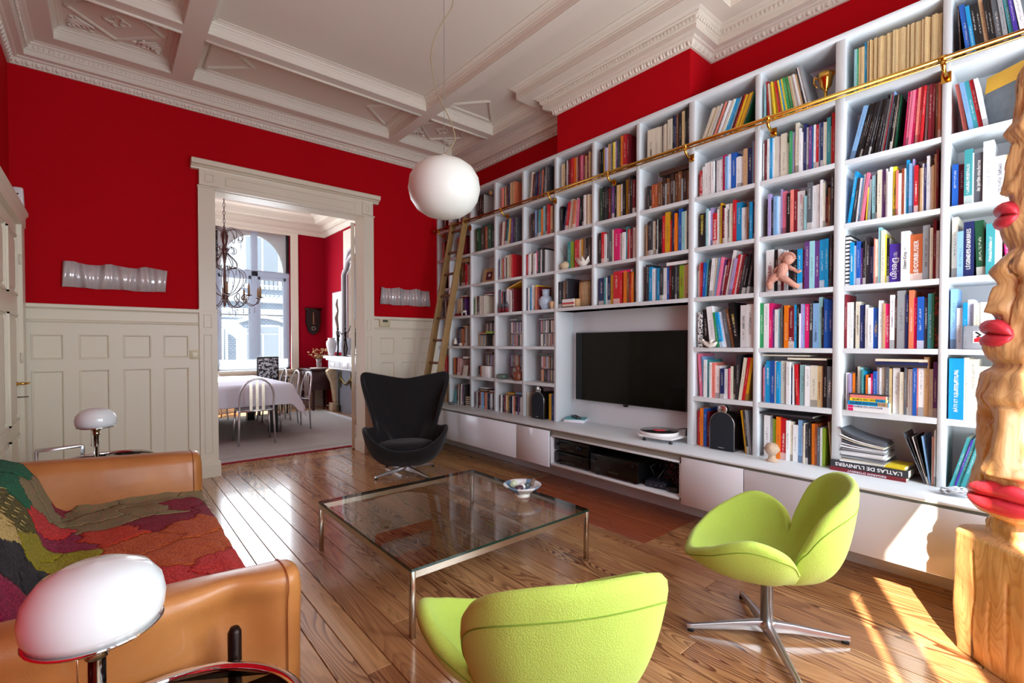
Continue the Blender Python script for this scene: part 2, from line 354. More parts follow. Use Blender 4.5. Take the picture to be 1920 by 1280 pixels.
# ------------------------------------------------------------ cornice and coffered ceiling
ROOM = [(XL, YN), (XR, YN), (XR, BY0), (XB, BY0), (XB, BY1), (XR, BY1), (XR, YW), (XL, YW)]   # counter-clockwise
def offset_poly(P, d):      # inward for a counter-clockwise rectilinear outline
    n = len(P); out = []
    for i in range(n):
        a, b, c = Vector(P[i - 1]), Vector(P[i]), Vector(P[(i + 1) % n])
        e1 = (b - a).normalized(); e2 = (c - b).normalized(); n1 = Vector((-e1.y, e1.x)); n2 = Vector((-e2.y, e2.x))
        out.append(tuple(b + (n1 + n2) * d))
    return out
def sweep(P, prof, name, m, parent=None, smooth=False):
    mb = MB(); n = len(P); rings = [[(x, y, z) for x, y in offset_poly(P, d)] for d, z in prof]
    vs = [p for r_ in rings for p in r_]; fs = []
    for j in range(len(prof) - 1):
        for i in range(n):
            k = (i + 1) % n; fs.append((j * n + i, (j + 1) * n + i, (j + 1) * n + k, j * n + k))
    mb.add(vs, fs, smooth); return mb.build(name, m, parent, fix=False)
CPROF = [(0, 3.524), (.017, 3.524), (.019, 3.530), (.030, 3.545), (.042, 3.568), (.055, 3.570), (.062, 3.576), (.062, 3.583), (.103, 3.586), (.103, 3.626),
         (.112, 3.628), (.116, 3.640), (.128, 3.662), (.136, 3.664), (.145, 3.671), (.145, 3.680), (.160, 3.684), (.171, 3.69)]
cor = sweep(ROOM, CPROF, 'trim_1', M_plaster); struct(cor)
eg = MB(); dn = MB()
def along(P, d, step):
    Q = offset_poly(P, d)
    for i in range(len(Q)):
        a, b = Vector(Q[i]), Vector(Q[(i + 1) % len(Q)]); L = (b - a).length; e = (b - a).normalized(); nn = Vector((-e.y, e.x)); k = max(1, int(L / step))
        for j in range(k): yield a + e * (L * (j + 0.5) / k), e, nn, L / k
for p, e, nn, st in along(ROOM, 0.03, 0.058):
    if p.y < 0.6: continue
    c = Vector((p.x, p.y, 3.549)); ax = Vector((nn.x * 0.55, nn.y * 0.55, -0.83)); up = Vector((nn.x * 0.5, nn.y * 0.5, 0.86)); ex = Vector((e.x, e.y, 0))
    vs = []; 
    for j, (rr, hh) in enumerate(((1, 0), (0.8, 0.55), (0.0, 0.9))):
        for q in range(8):
            an = 2 * pi * q / 8; vs.append(c + ex * (cos(an) * 0.016 * rr) + up * (sin(an) * 0.021 * rr) + ax * (0.012 * hh))
    fs = [(j * 8 + q, j * 8 + (q + 1) % 8, (j + 1) * 8 + (q + 1) % 8, (j + 1) * 8 + q) for j in range(2) for q in range(8)]
    eg.add(vs, fs, True)
    a0 = c + ex * (st / 2); eg.add([a0 + up * 0.022 + ax * 0.002, a0 + ex * 0.006 + ax * 0.003, a0 - up * 0.024 + ax * 0.006, a0 - ex * 0.006 + ax * 0.003, a0 + ax * 0.012], [(0, 1, 4), (1, 2, 4), (2, 3, 4), (3, 0, 4)])
for p, e, nn, st in along(ROOM, 0.122, 0.030):
    if p.y < 0.6: continue
    c = Vector((p.x, p.y, 3.650)); ex = Vector((e.x, e.y, 0)) * 0.0085; up = Vector((nn.x * 0.4, nn.y * 0.4, 0.9)) * 0.011; ax = Vector((nn.x * 0.8, nn.y * 0.8, -0.6)) * 0.010
    vs = [c - ex - up, c + ex - up, c + ex + up, c - ex + up]; vs += [v + ax for v in vs]
    dn.add(vs, [(4, 5, 6, 7), (0, 1, 5, 4), (1, 2, 6, 5), (2, 3, 7, 6), (3, 0, 4, 7)])
eg.build('egg_and_dart', M_plaster, cor, kind='stuff'); dn.build('dentil_row', M_plaster, cor, kind='stuff')
# coffers
def rect(x0, y0, x1, y1): return [(x0, y0), (x1, y0), (x1, y1), (x0, y1)]
CX = [(-.283, .474), (.628, 2.545), (2.667, 3.415)]; CY = [(-0.315, 0.73), (0.84, 4.36), (4.47, 5.215)]
COF = []
for ix, (a, b) in enumerate(CX):
    for iy, (c, d) in enumerate(CY):
        if ix == 2 and iy == 1:
            COF.append([(a, c), (b, c), (b, 1.62), (3.095, 1.62), (3.095, 3.58), (b, 3.58), (b, d), (a, d)])
        else: COF.append(rect(a, c, b, d))
ceil = MB().box(XL - 0.1, YN - 0.2, 3.86, XR + 0.2, YW + 0.22, 3.92).build('ceiling', M_plaster); struct(ceil)
# soffit between the coffers
inner = offset_poly(ROOM, .171)
def inside(P, x, y):
    c = False; n = len(P)
    for i in range(n):
        (x1, y1), (x2, y2) = P[i], P[(i + 1) % n]
        if (y1 > y) != (y2 > y) and x < (x2 - x1) * (y - y1) / (y2 - y1) + x1: c = not c
    return c
gx = sorted({p[0] for p in inner} | {p[0] for P in COF for p in P}); gy = sorted({p[1] for p in inner} | {p[1] for P in COF for p in P})
so = MB()
for a, b in zip(gx, gx[1:]):
    for c, d in zip(gy, gy[1:]):
        mx, my = (a + b) / 2, (c + d) / 2
        if b - a > 1e-4 and d - c > 1e-4 and inside(inner, mx, my) and not any(inside(P, mx, my) for P in COF):
            so.add([(a, c, 3.69), (b, c, 3.69), (b, d, 3.69), (a, d, 3.69)], [(3, 2, 1, 0)])
so.build('ceiling_beam_soffit', M_plaster, ceil, fix=False)
KP = [(0, 3.69), (-0.004, 3.700), (0, 3.706), (0, 3.752), (.006, 3.756), (.006, 3.766), (.020, 3.775), (.024, 3.784), (.034, 3.784), (.040, 3.790), (.060, 3.794), (.060, 3.800), (.075, 3.800)]
for P in COF:
    cf = sweep(P, KP, 'coffer', M_plaster, ceil)
    mb = MB(); q = offset_poly(P, .075); mb.add([(x, y, 3.800) for x, y in q], [tuple(reversed(range(len(q))))]); mb.build('coffer_panel', M_plaster, cf, fix=False)
# raised moulding along the beam edges
bm_ = MB()
for x0, x1, y in ((-.283, .474, 4.452), (.628, 2.545, 4.452), (2.667, 3.415, 4.452)):
    bm_ = MB().tube([(x0 + .0, y + .014, 3.686), (x1, y + .014, 3.686)], 0.012, 8); bm_.build('beam_bead', M_plaster, ceil)
# relief in the corner coffers: a lozenge, a rosette and leaf scrolls; triangles in the long ones
def frame_bars(mb, pts, w, h, z, closed=True):
    n = len(pts)
    for i in range(n if closed else n - 1):
        a = Vector((*pts[i], z)); b = Vector((*pts[(i + 1) % n], z)); mb.bar(a, b, w, h); mb.bar(a - Vector((0, 0, h / 2)), b - Vector((0, 0, h / 2)), w * 0.45, h * 0.6)
def lozenge(x0, y0, x1, y1):
    cx, cy = (x0 + x1) / 2, (y0 + y1) / 2; a = (x1 - x0) / 2 - 0.085; b = (y1 - y0) / 2 - 0.085
    mb = MB(); frame_bars(mb, [(cx - a, cy), (cx, cy - b), (cx + a, cy), (cx, cy + b)], 0.022, 0.014, 3.796); mb.build('lozenge_moulding', M_plaster, ceil)
    mb = MB(); frame_bars(mb, [(cx - a * .28, cy), (cx, cy - b * .28), (cx + a * .28, cy), (cx, cy + b * .28)], 0.012, 0.010, 3.796)
    for k in range(4):
        t = pi / 2 * k + pi / 4; pts = [(cx + cos(t + s * 0.5) * (0.03 + 0.05 * abs(s)), cy + sin(t + s * 0.5) * (0.03 + 0.05 * abs(s)), 3.794) for s in (-1, -.5, 0, .5, 1)]; mb.tube(pts, [0.003, 0.007, 0.009, 0.007, 0.003], 6)
    mb.build('rosette', M_plaster, ceil)
    for sx in (-1, 1):
        for sy in (-1, 1):
            mb = MB(); ox, oy = cx + sx * (a + 0.005), cy + sy * (b + 0.005); rr = random.Random(int(ox * 100) + sy)
            for j in range(6):
                r0 = 0.035 + 0.028 * j; pts = []
                for s in range(7):
                    t = s / 6; an = 0.2 + 1.2 * t + rr.uniform(-.05, .05)
                    pts.append((ox - sx * (r0 * cos(an) + 0.012 * sin(t * 9 + j)), oy - sy * (r0 * sin(an) * 0.95), 3.795 - 0.006 * sin(pi * t)))
                f = 0.011 if j < 3 else 0.008
                pts = [p for p in pts if abs(p[0] - cx) / a + abs(p[1] - cy) / b > 1.1]
                if len(pts) > 2: mb.tube(pts, [f * (0.5 + 0.8 * sin(pi * q / (len(pts) - 1))) for q in range(len(pts))], 6)
            for j in range(7):
                px_ = ox - sx * rr.uniform(.01, .2); py_ = oy - sy * rr.uniform(.01, .2)
                if abs(px_ - cx) / a + abs(py_ - cy) / b > 1.12: mb.ball((px_, py_, 3.797), rr.uniform(.010, .02), 8, 6, (1.3, 1, .7))
            mb.build('leaf_scroll', M_plaster, ceil)
for (a, b) in (CX[0], CX[2]): lozenge(a, CY[2][0], b, CY[2][1])
lozenge(CX[2][0], CY[0][0] + 0.25, CX[2][1], CY[0][1])
def tri(pts):
    mb = MB(); frame_bars(mb, pts, 0.026, 0.016, 3.795); mb.build('triangle_moulding', M_plaster, ceil)
yc0, yc1 = CY[2][0] + .085, CY[2][1] - .085; ym = (yc0 + yc1) / 2
tri([(CX[1][0] + .085, yc0), (CX[1][0] + .085, yc1), (CX[1][0] + .42, ym)]); tri([(CX[1][1] - .085, yc0), (CX[1][1] - .085, yc1), (CX[1][1] - .42, ym)])
for (a, b) in (CX[0], CX[2]):
    xm = (a + b) / 2; tri([(a + .085, CY[1][1] - .085), (b - .085, CY[1][1] - .085), (xm, CY[1][1] - .42)])

# ------------------------------------------------------------ wainscot, door casing
def panel_part(x0, x1, z0, z1, y, parent, w=0.016, m=None):
    # recessed panel with a moulded edge; front face towards -Y
    mb = MB(); y1 = y + 0.014
    o_ = [(x0, z0), (x1, z0), (x1, z1), (x0, z1)]
    def ring(d): return [(x0 + d, z0 + d), (x1 - d, z0 + d), (x1 - d, z1 - d), (x0 + d, z1 - d)]
    levels = [(0, y), (0.003, y - 0.004), (0.008, y - 0.004), (0.011, y + 0.004), (w, y + 0.009), (w + 0.001, y1)]
    vs = []; 
    for d, yy in levels: vs += [(px_, yy, pz) for px_, pz in ring(d)]
    fs = [(j * 4 + i, j * 4 + (i + 1) % 4, (j + 1) * 4 + (i + 1) % 4, (j + 1) * 4 + i) for j in range(len(levels) - 1) for i in range(4)]
    k = (len(levels) - 1) * 4; fs.append((k, k + 1, k + 2, k + 3)); mb.add(vs, fs)
    return mb.build('panel', m or M_cream, parent, fix=False)
def wainscot(n, x0, x1, cols, zlow0):
    YF = 5.47; d = struct(MB().box(x0, YF + 0.016, 0, x1, YW, 1.60).build('trim_%d' % n, M_cream))
    zr = [(zlow0, 1.078), (1.168, 1.38)]
    # stiles and rails around the panels
    mb = MB(); xs = [x0] + [v for c in cols for v in c] + [x1]
    for k in range(0, len(xs), 2): mb.box(xs[k], YF, 0, xs[k + 1], YF + 0.016, 1.475)
    for a, b in cols: mb.box(a, YF, 0, b, YF + 0.016, zr[0][0]).box(a, YF, zr[0][1], b, YF + 0.016, zr[1][0]).box(a, YF, zr[1][1], b, YF + 0.016, 1.475)
    mb.build('stile_and_rail', M_cream, d)
    for a, b in cols:
        for c, e in zr: panel_part(a, b, c, e, YF, d)
    MB().box(x0, 5.475, 1.50, x1, YW, 1.585).build('frieze_board', M_cream, d)
    MB().prism([(5.5, 1.475), (5.462, 1.475), (5.455, 1.485), (5.462, 1.497), (5.475, 1.503), (5.5, 1.503)], 'x', x0, x1).build('lower_moulding', M_cream, d)
    MB().prism([(5.5, 1.585), (5.468, 1.585), (5.462, 1.592), (5.445, 1.600), (5.445, 1.626), (5.455, 1.630), (5.5, 1.630)], 'x', x0, x1).build('cap_rail', M_cream, d)
    MB().prism([(5.5, 0), (5.445, 0), (5.445, 0.13), (5.452, 0.14), (5.462, 0.155), (5.5, 0.155)], 'x', x0, x1).build('baseboard', M_cream, d)
wainscot(2, XL, 0.69, [(-.461, -.263), (-.173, .029), (.119, .321), (.408, .608)], 0.24)
wainscot(3, 2.461, 3.36, [(2.55, 2.736), (2.828, 3.026), (3.10, 3.30)], 0.24)
def casing(x0, x1, n, inner_right):
    t = struct(MB().box(x0, 5.452, 1.63, x1 - (0.015 if inner_right else 0), YW + 0.0, 2.81).build('trim_%d' % n, M_cream))
    MB().box(x0, 5.45, 0.14, x1, YW, 1.63).build('pilaster', M_cream, t)
    xa, xb = (x0 + 0.035, x1 - 0.045) if inner_right else (x0 + 0.03, x1 - 0.03)
    panel_part(xa, xb, 0.23, 1.39, 5.448, t, 0.010); panel_part(xa, xb, 1.455, 1.585, 5.448, t, 0.008)
    mb = MB(); cx = (xa + xb) / 2; frame_bars2 = [(cx, 1.475), (xb - .015, 1.52), (cx, 1.565), (xa + .015, 1.52)]
    for i in range(4):
        a = frame_bars2[i]; b = frame_bars2[(i + 1) % 4]; mb.bar((a[0], 5.458, a[1]), (b[0], 5.458, b[1]), 0.003, 0.004, (0, 1, 0))
    mb.build('lozenge', M_cream, t)
    MB().prism([(5.5, 0), (5.428, 0), (5.428, 0.118), (5.436, 0.13), (5.45, 0.142), (5.5, 0.142)], 'x', x0 - 0.018, x1 + 0.016).build('plinth', M_cream, t)
    MB().box(x0 - 0.006, 5.444, 1.615, x1 + 0.004, YW, 1.635).build('pilaster_cap', M_cream, t)
    return t
casing(0.69, 0.84, 4, True); casing(2.341, 2.461, 5, False)
lt = struct(MB().box(0.70, 5.455, 2.81, 2.45, YW, 2.985).build('trim_6', M_cream))
MB().prism([(5.5, 2.975), (5.455, 2.975), (5.45, 2.99), (5.43, 3.0), (5.43, 3.006), (5.395, 3.012), (5.395, 3.05), (5.385, 3.056), (5.5, 3.056)], 'x', 0.635, 2.525).build('head_cornice', M_cream, lt)
MB().prism([(5.5, 2.805), (5.44, 2.805), (5.44, 2.82), (5.455, 2.826), (5.5, 2.826)], 'x', 0.685, 2.47).build('head_architrave', M_cream, lt)
for a, b in ((0.70, 0.865), (2.32, 2.45)):
    MB().box(a, 5.442, 2.826, b, 5.456, 2.975).build('head_block', M_cream, lt); panel_part(a + 0.045, b - 0.045, 2.86, 2.94, 5.440, lt, 0.007)
panel_part(0.92, 2.24, 2.855, 2.945, 5.453, lt, 0.008)
mb = MB(); q = [(1.58, 2.86), (1.68, 2.90), (1.58, 2.94), (1.48, 2.90)]
for i in range(4): a = q[i]; b = q[(i + 1) % 4]; mb.bar((a[0], 5.458, a[1]), (b[0], 5.458, b[1]), 0.004, 0.010, (0, 1, 0))
for sx in (-1, 1):
    mb.bar((1.58 + sx * .15, 5.458, 2.935), (1.58 + sx * .22, 5.458, 2.90), .004, .010, (0, 1, 0)).bar((1.58 + sx * .22, 5.458, 2.90), (1.58 + sx * .15, 5.458, 2.865), .004, .010, (0, 1, 0))
mb.build('lozenge', M_cream, lt)
jm = struct(MB().box(0.80, 5.50, 0, 0.838, 5.72, 2.81).box(2.343, 5.50, 0, 2.38, 5.72, 2.81).box(0.80, 5.5, 2.80, 2.38, 5.72, 2.84).build('door_1', M_cream))
for px_ in (2.325,): MB().box(2.325, 5.46, 0, 2.343, 5.72, 0.14).build('jamb_plinth', M_cream, jm)
lf = MB().bar((2.318, 5.74, 1.395), (2.318 + .265, 5.74 + .66, 1.395), .042, 2.77).build('door_leaf', M_cream, jm)
for z in (0.35, 1.55, 2.35): MB().lathe([(0.008, -0.05), (0.008, 0.05)], 8, (2.338, 5.728, z)).build('hinge', M_cream, jm)
# the door in the left wall
D2 = struct(MB().box(XL, 4.05, 0, XL + 0.055, 5.40, 2.30).build('door_2', M_cream))
MB().box(XL, 5.28, 0, XL + 0.085, 5.44, 2.30).box(XL, 4.02, 0, XL + 0.085, 4.14, 2.30).box(XL, 4.0, 2.22, XL + 0.092, 5.455, 2.32).build('door_casing', M_cream, D2)
MB().prism([(XL, 2.30), (XL + .094, 2.30), (XL + .108, 2.32), (XL + .108, 2.345), (XL, 2.345)], 'y', 3.98, 5.46).build('head_cornice', M_cream, D2)
def side_panel(y0, y1, z0, z1):
    x = XL + 0.055; mb = MB()
    for d, h in ((0, 0.014), (0.014, 0.008)): 
        a, b, c, e = y0 + d, y1 - d, z0 + d, z1 - d
        mb.box(x, a, c, x + h, a + .012, e).box(x, b - .012, c, x + h, b, e).box(x, a, c, x + h, b, c + .012).box(x, a, e - .012, x + h, b, e)
    mb.box(x, y0 + .05, z0 + .05, x + .006, y1 - .05, z1 - .05); mb.build('panel', M_cream, D2)
for a, b in ((4.22, 4.62), (4.74, 5.18)):
    side_panel(a, b, 0.25, 0.62); side_panel(a, b, 0.72, 1.52); side_panel(a, b, 1.66, 2.12)
h = MB().tube([(XL + .055, 5.12, 1.0), (XL + .10, 5.12, 1.0), (XL + .115, 5.14, 1.0), (XL + .115, 5.25, .998)], 0.009, 8).lathe([(.022, 0), (.022, .006), (.012, .012)], 16, (XL + .055, 5.12, 1.0), mtx=Matrix.Rotation(R(90), 4, 'Y'))
h.build('door_handle', M_brass, D2)
MB().tube([(XL + .055, 5.12, .90), (XL + .09, 5.12, .90)], .004, 6).tube([(XL + .09 + .016 * (1 - cos(t)), 5.12 + .016 * sin(t), .90) for t in [2 * pi * k / 12 for k in range(12)]], .0028, 6, closed=True).build('key', M_bronze, D2)
for z in (1.19, 1.95): MB().lathe([(.008, -.04), (.008, .04)], 8, (XL + .075, 5.275, z)).build('hinge', M_cream, D2)
# small wall things
sn = thing('alarm_sensor', 'white alarm motion sensor high in the corner left of the doorway', 'sensor', (-0.515, 5.475, 2.39))
o = MB().prism([(-.035, 0), (.035, 0), (.03, .15), (-.03, .15)], 'y', -0.05, 0.0).build('housing', mat('sensor_white', (225, 225, 225), .4), sn); bevel(o, .012, 3)
MB().ball((0, -0.052, .095), .006, 8, 6).build('lens', M_black, sn)
sw = thing('light_switch', 'cream light switch at the right edge of the left wainscot', 'switch', (0.652, 5.47, 1.195))
bevel(MB().box(-.04, -.010, -.042, .04, 0.0, .042).build('plate', mat('switch_cream', (214, 205, 170), .4), sw), .003)
bevel(MB().box(-.022, -.016, -.024, .022, -.008, .024).build('rocker', mat('switch_cream2', (232, 226, 200), .35), sw), .003)
th = thing('thermostat', 'beige thermostat with a small grey display beside the right door casing', 'thermostat', (2.60, 5.474, 1.555))
bevel(MB().box(-.068, -.028, -.045, .068, 0.0, .05).build('case', mat('thermo_beige', (208, 198, 165), .4), th), .006)
MB().box(-.03, -.030, .008, .035, -.0275, .036).build('display', mat('thermo_lcd', (74, 82, 66), .2), th)
for k in range(3): MB().box(.0 + k * .018, -.0305, -.02, .010 + k * .018, -.027, -.012).build('button', mat('switch_cream', ()), th)
def wave_art(x0, x1, z0, z1, label, ph):
    mb = MB(); n = 140; top = []; bot = []
    for i in range(n + 1):
        t = i / n; x = x0 + (x1 - x0) * t
        y = -0.020 - 0.012 * sin(t * 34 + ph) - 0.006 * sin(t * 71 + ph); tilt = 0.012 * sin(t * 21 + ph)
        top.append((x + tilt, y, z1 + 0.010 * sin(t * 17 + ph))); bot.append((x - tilt, y, z0 + 0.004 * sin(t * 15)))
    mb.add(bot + top, [(i, i + 1, n + 2 + i, n + 1 + i) for i in range(n)], True)
    w = thing('wall_sculpture', label, 'wall art', (0, 5.50, 0), 0, None)
    s = mb.build('rippled_sheet', mat('frosted_acrylic', (206, 198, 200), .22, metal=.25, coat=.3, vary=.12, vscale=12), w); s.modifiers.new('s', 'SOLIDIFY').thickness = .003
    for x in (x0 + .1, x1 - .1): MB().box(x - .01, -.02, z0 + .08, x + .01, 0, z0 + .10).build('wall_clip', M_alu, w)
wave_art(-.268, .439, 1.775, 1.985, 'long rippled translucent white panel on the red wall left of the doorway', 0.3)
wave_art(2.557, 3.255, 1.782, 1.99, 'long rippled translucent white panel on the red wall beside the ladder', 2.1)
# ------------------------------------------------------------ bookcase wall
XS, XK = 3.36, 3.62
UP = [-0.0215 + 0.4745 * k for k in range(12)]          # upright centres, right to left in the picture
UT = {2: .050, 4: .046}
UP[11] = 5.198; UP.append(5.485)
ROWZ = [(2.770, 3.109), (2.388, 2.735), (2.014, 2.358), (1.645, 1.985), (1.272, 1.614), (.905, 1.243), (.537, .872)]
BOARDS = [(3.109, 3.144), (2.735, 2.770), (2.358, 2.388), (1.985, 2.014), (1.614, 1.645), (1.243, 1.272), (.872, .905)]
BC = thing('bookcase', 'white built-in bookcase filling the wall around the television', 'bookcase', (XS, 2.6, .537))
def bcpart(mb, name, m=None): o = mb.build(name, m or M_white, BC, (-XS, -2.6, -.537)); return o
for k, y in enumerate(UP):
    t = UT.get(k, .033)
    lo = .537
    if k in (5, 6): lo = 1.614
    o = bcpart(MB().box(XS, y - t / 2, lo, XK, y + t / 2, 3.144), 'upright'); bevel(o, .0015, 1)
spans = {}
def span(k): return (UP[k] + UT.get(k, .033) / 2, UP[k + 1] - UT.get(k + 1, .033) / 2)
bevel(bcpart(MB().box(XS - .002, UP[0] - .02, 3.109, XK, 5.5, 3.144), 'top_board'), .0015, 1)
for z0, z1 in BOARDS[1:]:
    for k in range(12):
        if z1 < 1.6 and 4 <= k <= 6: continue
        a, b = span(k)
        bcpart(MB().box(XS + .001, a, z0, XK, b, z1), 'shelf_board')
bcpart(MB().box(XS - .001, span(4)[0], 1.614, XK, span(6)[1], 1.645), 'niche_lintel')
for a, b, z0 in ((UP[0], UP[4], .537), (UP[7], 5.5, .537), (UP[4], UP[7], 1.645)): bcpart(MB().box(XK, a, z0, XK + .012, b, 3.144), 'back_panel')
bcpart(MB().box(3.60, UP[4] + .02, .537, 3.612, UP[7] - .016, 1.614), 'niche_back')
# ledge, cabinets
XD = 3.064
lg = tag(MB().box(XD, -0.5, .523, XK, 5.49, .537).build('worktop', M_white), 'long white ledge running along the whole bookcase above the cabinets', 'ledge'); bevel(lg, .002, 1)
def cabinet(y0, y1, label, openf=False):
    c = thing('cabinet', label, 'cabinet', (XD, (y0 + y1) / 2, 0), 0, None); L = (-XD, -(y0 + y1) / 2, 0)
    def pt(mb, n, m): return mb.build(n, m, c, L)
    pt(MB().box(3.385, y0, 0, 3.41, y1, .185), 'plinth', M_white)
    pt(MB().box(3.10, y0, .455 if openf else .19, 3.115, y1, .523), 'recessed_rail', M_gap)
    if not openf:
        pt(MB().box(3.086, y0, .185, 3.58, y1, .200).box(3.56, y0, .2, 3.58, y1, .50), 'carcass', M_white)
        o = pt(MB().box(XD, y0 + .003, .176, XD + .02, y1 - .003, .506), 'door', M_door); bevel(o, .0015, 1)
    else:
        o = pt(MB().box(XD + .012, y0 + .002, .458, 3.58, y1 - .002, .472).box(XD + .012, y0 + .002, .195, 3.58, y1 - .002, .213)
               .box(XD + .012, y0 + .002, .195, 3.58, y0 + .018, .472).box(XD + .012, y1 - .018, .195, 3.58, y1 - .002, .472).box(3.56, y0, .195, 3.58, y1, .47), 'carcass', M_white); bevel(o, .0015, 1)
    return c
cabinet(3.542, 5.46, 'long white cabinet behind the black armchair'); cabinet(3.089, 3.542, 'short white cabinet just left of the hi-fi compartment')
cabinet(1.780, 3.089, 'open white cabinet holding the black hi-fi equipment', True); cabinet(1.347, 1.780, 'short white cabinet just right of the hi-fi compartment')
cabinet(-0.45, 1.347, 'long white cabinet between green chair and carved totem')

# television
tv = thing('television', 'large black flat television mounted in the bookcase niche', 'television', (3.575, 2.61, 1.08))
bevel(MB().box(-.025, -.592, -.329, .0, .592, .329).build('bezel', mat('tv_bezel', (60, 56, 56), .3, .6), tv), .003)
MB().box(-.0265, -.586, -.322, -.0245, .586, .322).build('screen', M_screen, tv)
bevel(MB().box(-.03, -.02, -.349, .0, .02, -.329).build('sensor', M_black, tv), .004)
MB().box(0, -.2, -.15, .028, .2, .15).build('wall_bracket', M_black, tv)
# hi-fi
def hifi(x, y0, y1, z0, z1, label, cat, name, knobs):
    t = thing(name, label, cat, (x, (y0 + y1) / 2, z0)); w = (y1 - y0) / 2; h = z1 - z0
    bevel(MB().box(.004, -w, .012, .36, w, h).build('case', M_black, t), .003)
    bevel(MB().box(0, -w, .014, .006, w, h - .002).build('front_panel', mat('hifi_panel', (10, 8, 8), .22), t), .002)
    for sy in (-1, 1): MB().lathe([(.018, 0), (.018, .012)], 12, (.04, sy * (w - .05), 0)).build('foot', M_rubber, t)
    for yy, zz, r_ in knobs: MB().lathe([(r_, 0), (r_, .014), (r_ * .85, .018)], 20, (0, yy, zz), mtx=Matrix.Rotation(R(-90), 4, 'Y')).build('knob', mat('knob_dark', (36, 40, 54), .25, .7), t)
    MB().box(-.001, w * .1, h * .45, .001, w * .75, h * .7).build('display', mat('hifi_display', (30, 30, 34), .1), t)
    for q in range(5): MB().box(-.003, -w * .2 + q * .02, h * .25, .001, -w * .2 + q * .02 + .008, h * .33).build('button', mat('hifi_button', (70, 66, 60), .4), t)
    return t
hifi(3.11, 2.66, 3.06, .213, .325, 'black cassette or disc deck at the bottom left of the hi-fi compartment', 'hi-fi', 'disc_player', [(.15, .03, .008), (-.12, .07, .012)])
hifi(3.11, 2.66, 3.06, .326, .440, 'black receiver with a blue-grey volume knob stacked upper left in the hi-fi compartment', 'hi-fi', 'receiver', [(-.10, .065, .024), (.16, .07, .012)])
hifi(3.09, 2.15, 2.62, .213, .385, 'large black amplifier in the middle of the hi-fi compartment', 'hi-fi', 'amplifier', [(-.19, .14, .010), (.19, .13, .008)])
rt = thing('network_box', 'small dark blue-black box in front of the tangled cables', 'electronics', (3.14, 2.03, .213), R(10))
bevel(MB().box(0, -.085, 0, .14, .085, .05).build('case', mat('router_blue', (34, 42, 56), .35), rt), .008, 3)
for q in range(3): MB().box(-.002, -.05 + q * .04, .02, .001, -.04 + q * .04, .026).build('light', M_alu, rt)
cb = MB(); rc = random.Random(5)
for q in range(16):
    pts = []; x, y, z = 3.25 + rc.uniform(-.04, .25), rc.uniform(1.83, 2.1), rc.uniform(.3, .43)
    for s in range(12):
        pts.append((min(3.54, max(3.13, x)), min(2.13, max(1.81, y)), min(.45, max(.222, z)))); x += rc.uniform(-.07, .07); y += rc.uniform(-.08, .08); z += rc.uniform(-.08, .06)
    cb.tube(pts, .0035, 6)
tag(cb.build('cable_tangle', M_black), 'tangle of black cables at the right end of the hi-fi compartment', 'cables', kind='stuff')
hb = thing('round_hub', 'round black adapter lying in front of the cable tangle', 'electronics', (3.20, 1.90, .213))
MB().lathe([(.062, 0), (.075, .012), (.07, .035), (.03, .042), (0, .042)], 32).build('body', M_black, hb)

# rail and ladder
RX, RZ = 3.262, 2.750
rl = thing('ladder_rail', 'long polished brass rail along the second shelf from the top', 'rail', (RX, 2.6, RZ))
MB().tube([(0, -3.2, 0), (0, 2.79, 0)], .011, 10).build('tube', M_brass, rl)
MB().tube([(.004, -3.2, -.022), (.004, 2.79, -.022)], .0055, 8).build('lower_tube', M_brass, rl)
MB().ball((0, 2.795, 0), .018, 12, 8).build('end_knob', M_brass, rl)
for y in (.453, 1.30, 1.8765, 2.59, 3.30, 4.02, 4.7235, 5.30):
    b = MB().tube([(XS - RX, y - 2.6, -.065), (.045, y - 2.6, -.062), (.012, y - 2.6, -.045), (0, y - 2.6, -.012)], [.012, .010, .010, .012], 8).box(XS - RX - .004, y - 2.62, -.09, XS - RX, y - 2.58, -.035)
    b.lathe([(.014, -.016), (.016, 0), (.014, .016)], 12, (0, y - 2.6, 0), mtx=Matrix.Rotation(R(90), 4, 'X')).build('bracket', M_brass, rl)
ld = thing('library_ladder', 'weathered wooden library ladder leaning on the brass rail', 'ladder', (2.735, 4.86, 0))
dx = .200
for y, hh in ((.135, 2.80), (-.135, 2.80)):
    o = MB().add([(-.045 + 0, y - .014, 0), (.045, y - .014, 0), (.045, y + .014, 0), (-.045, y + .014, 0), (-.040 + hh * dx, y - .014, hh), (.035 + hh * dx, y - .014, hh), (.035 + hh * dx, y + .014, hh), (-.040 + hh * dx, y + .014, hh)],
                 [(3, 2, 1, 0), (4, 5, 6, 7), (0, 1, 5, 4), (1, 2, 6, 5), (2, 3, 7, 6), (3, 0, 4, 7)]).build('stile', M_ladder, ld); bevel(o, .008, 3)
for k in range(10):
    z = .28 + k * .265; MB().tube([(z * dx, -.145, z), (z * dx, .145, z)], .0155, 10).build('rung', M_rung, ld)
for y in (.135, -.135): MB().tube([(2.72 * dx - .02, y, 2.76), (2.72 * dx + .01, y, 2.79), (2.72 * dx + .04, y, 2.74)], .008, 8).build('hook', M_brass, ld)
bevel(MB().box(.9 * dx - .047, -.142, .86, .9 * dx - .045, -.127, .90).build('sticker', M_chalk, ld), .001, 1)
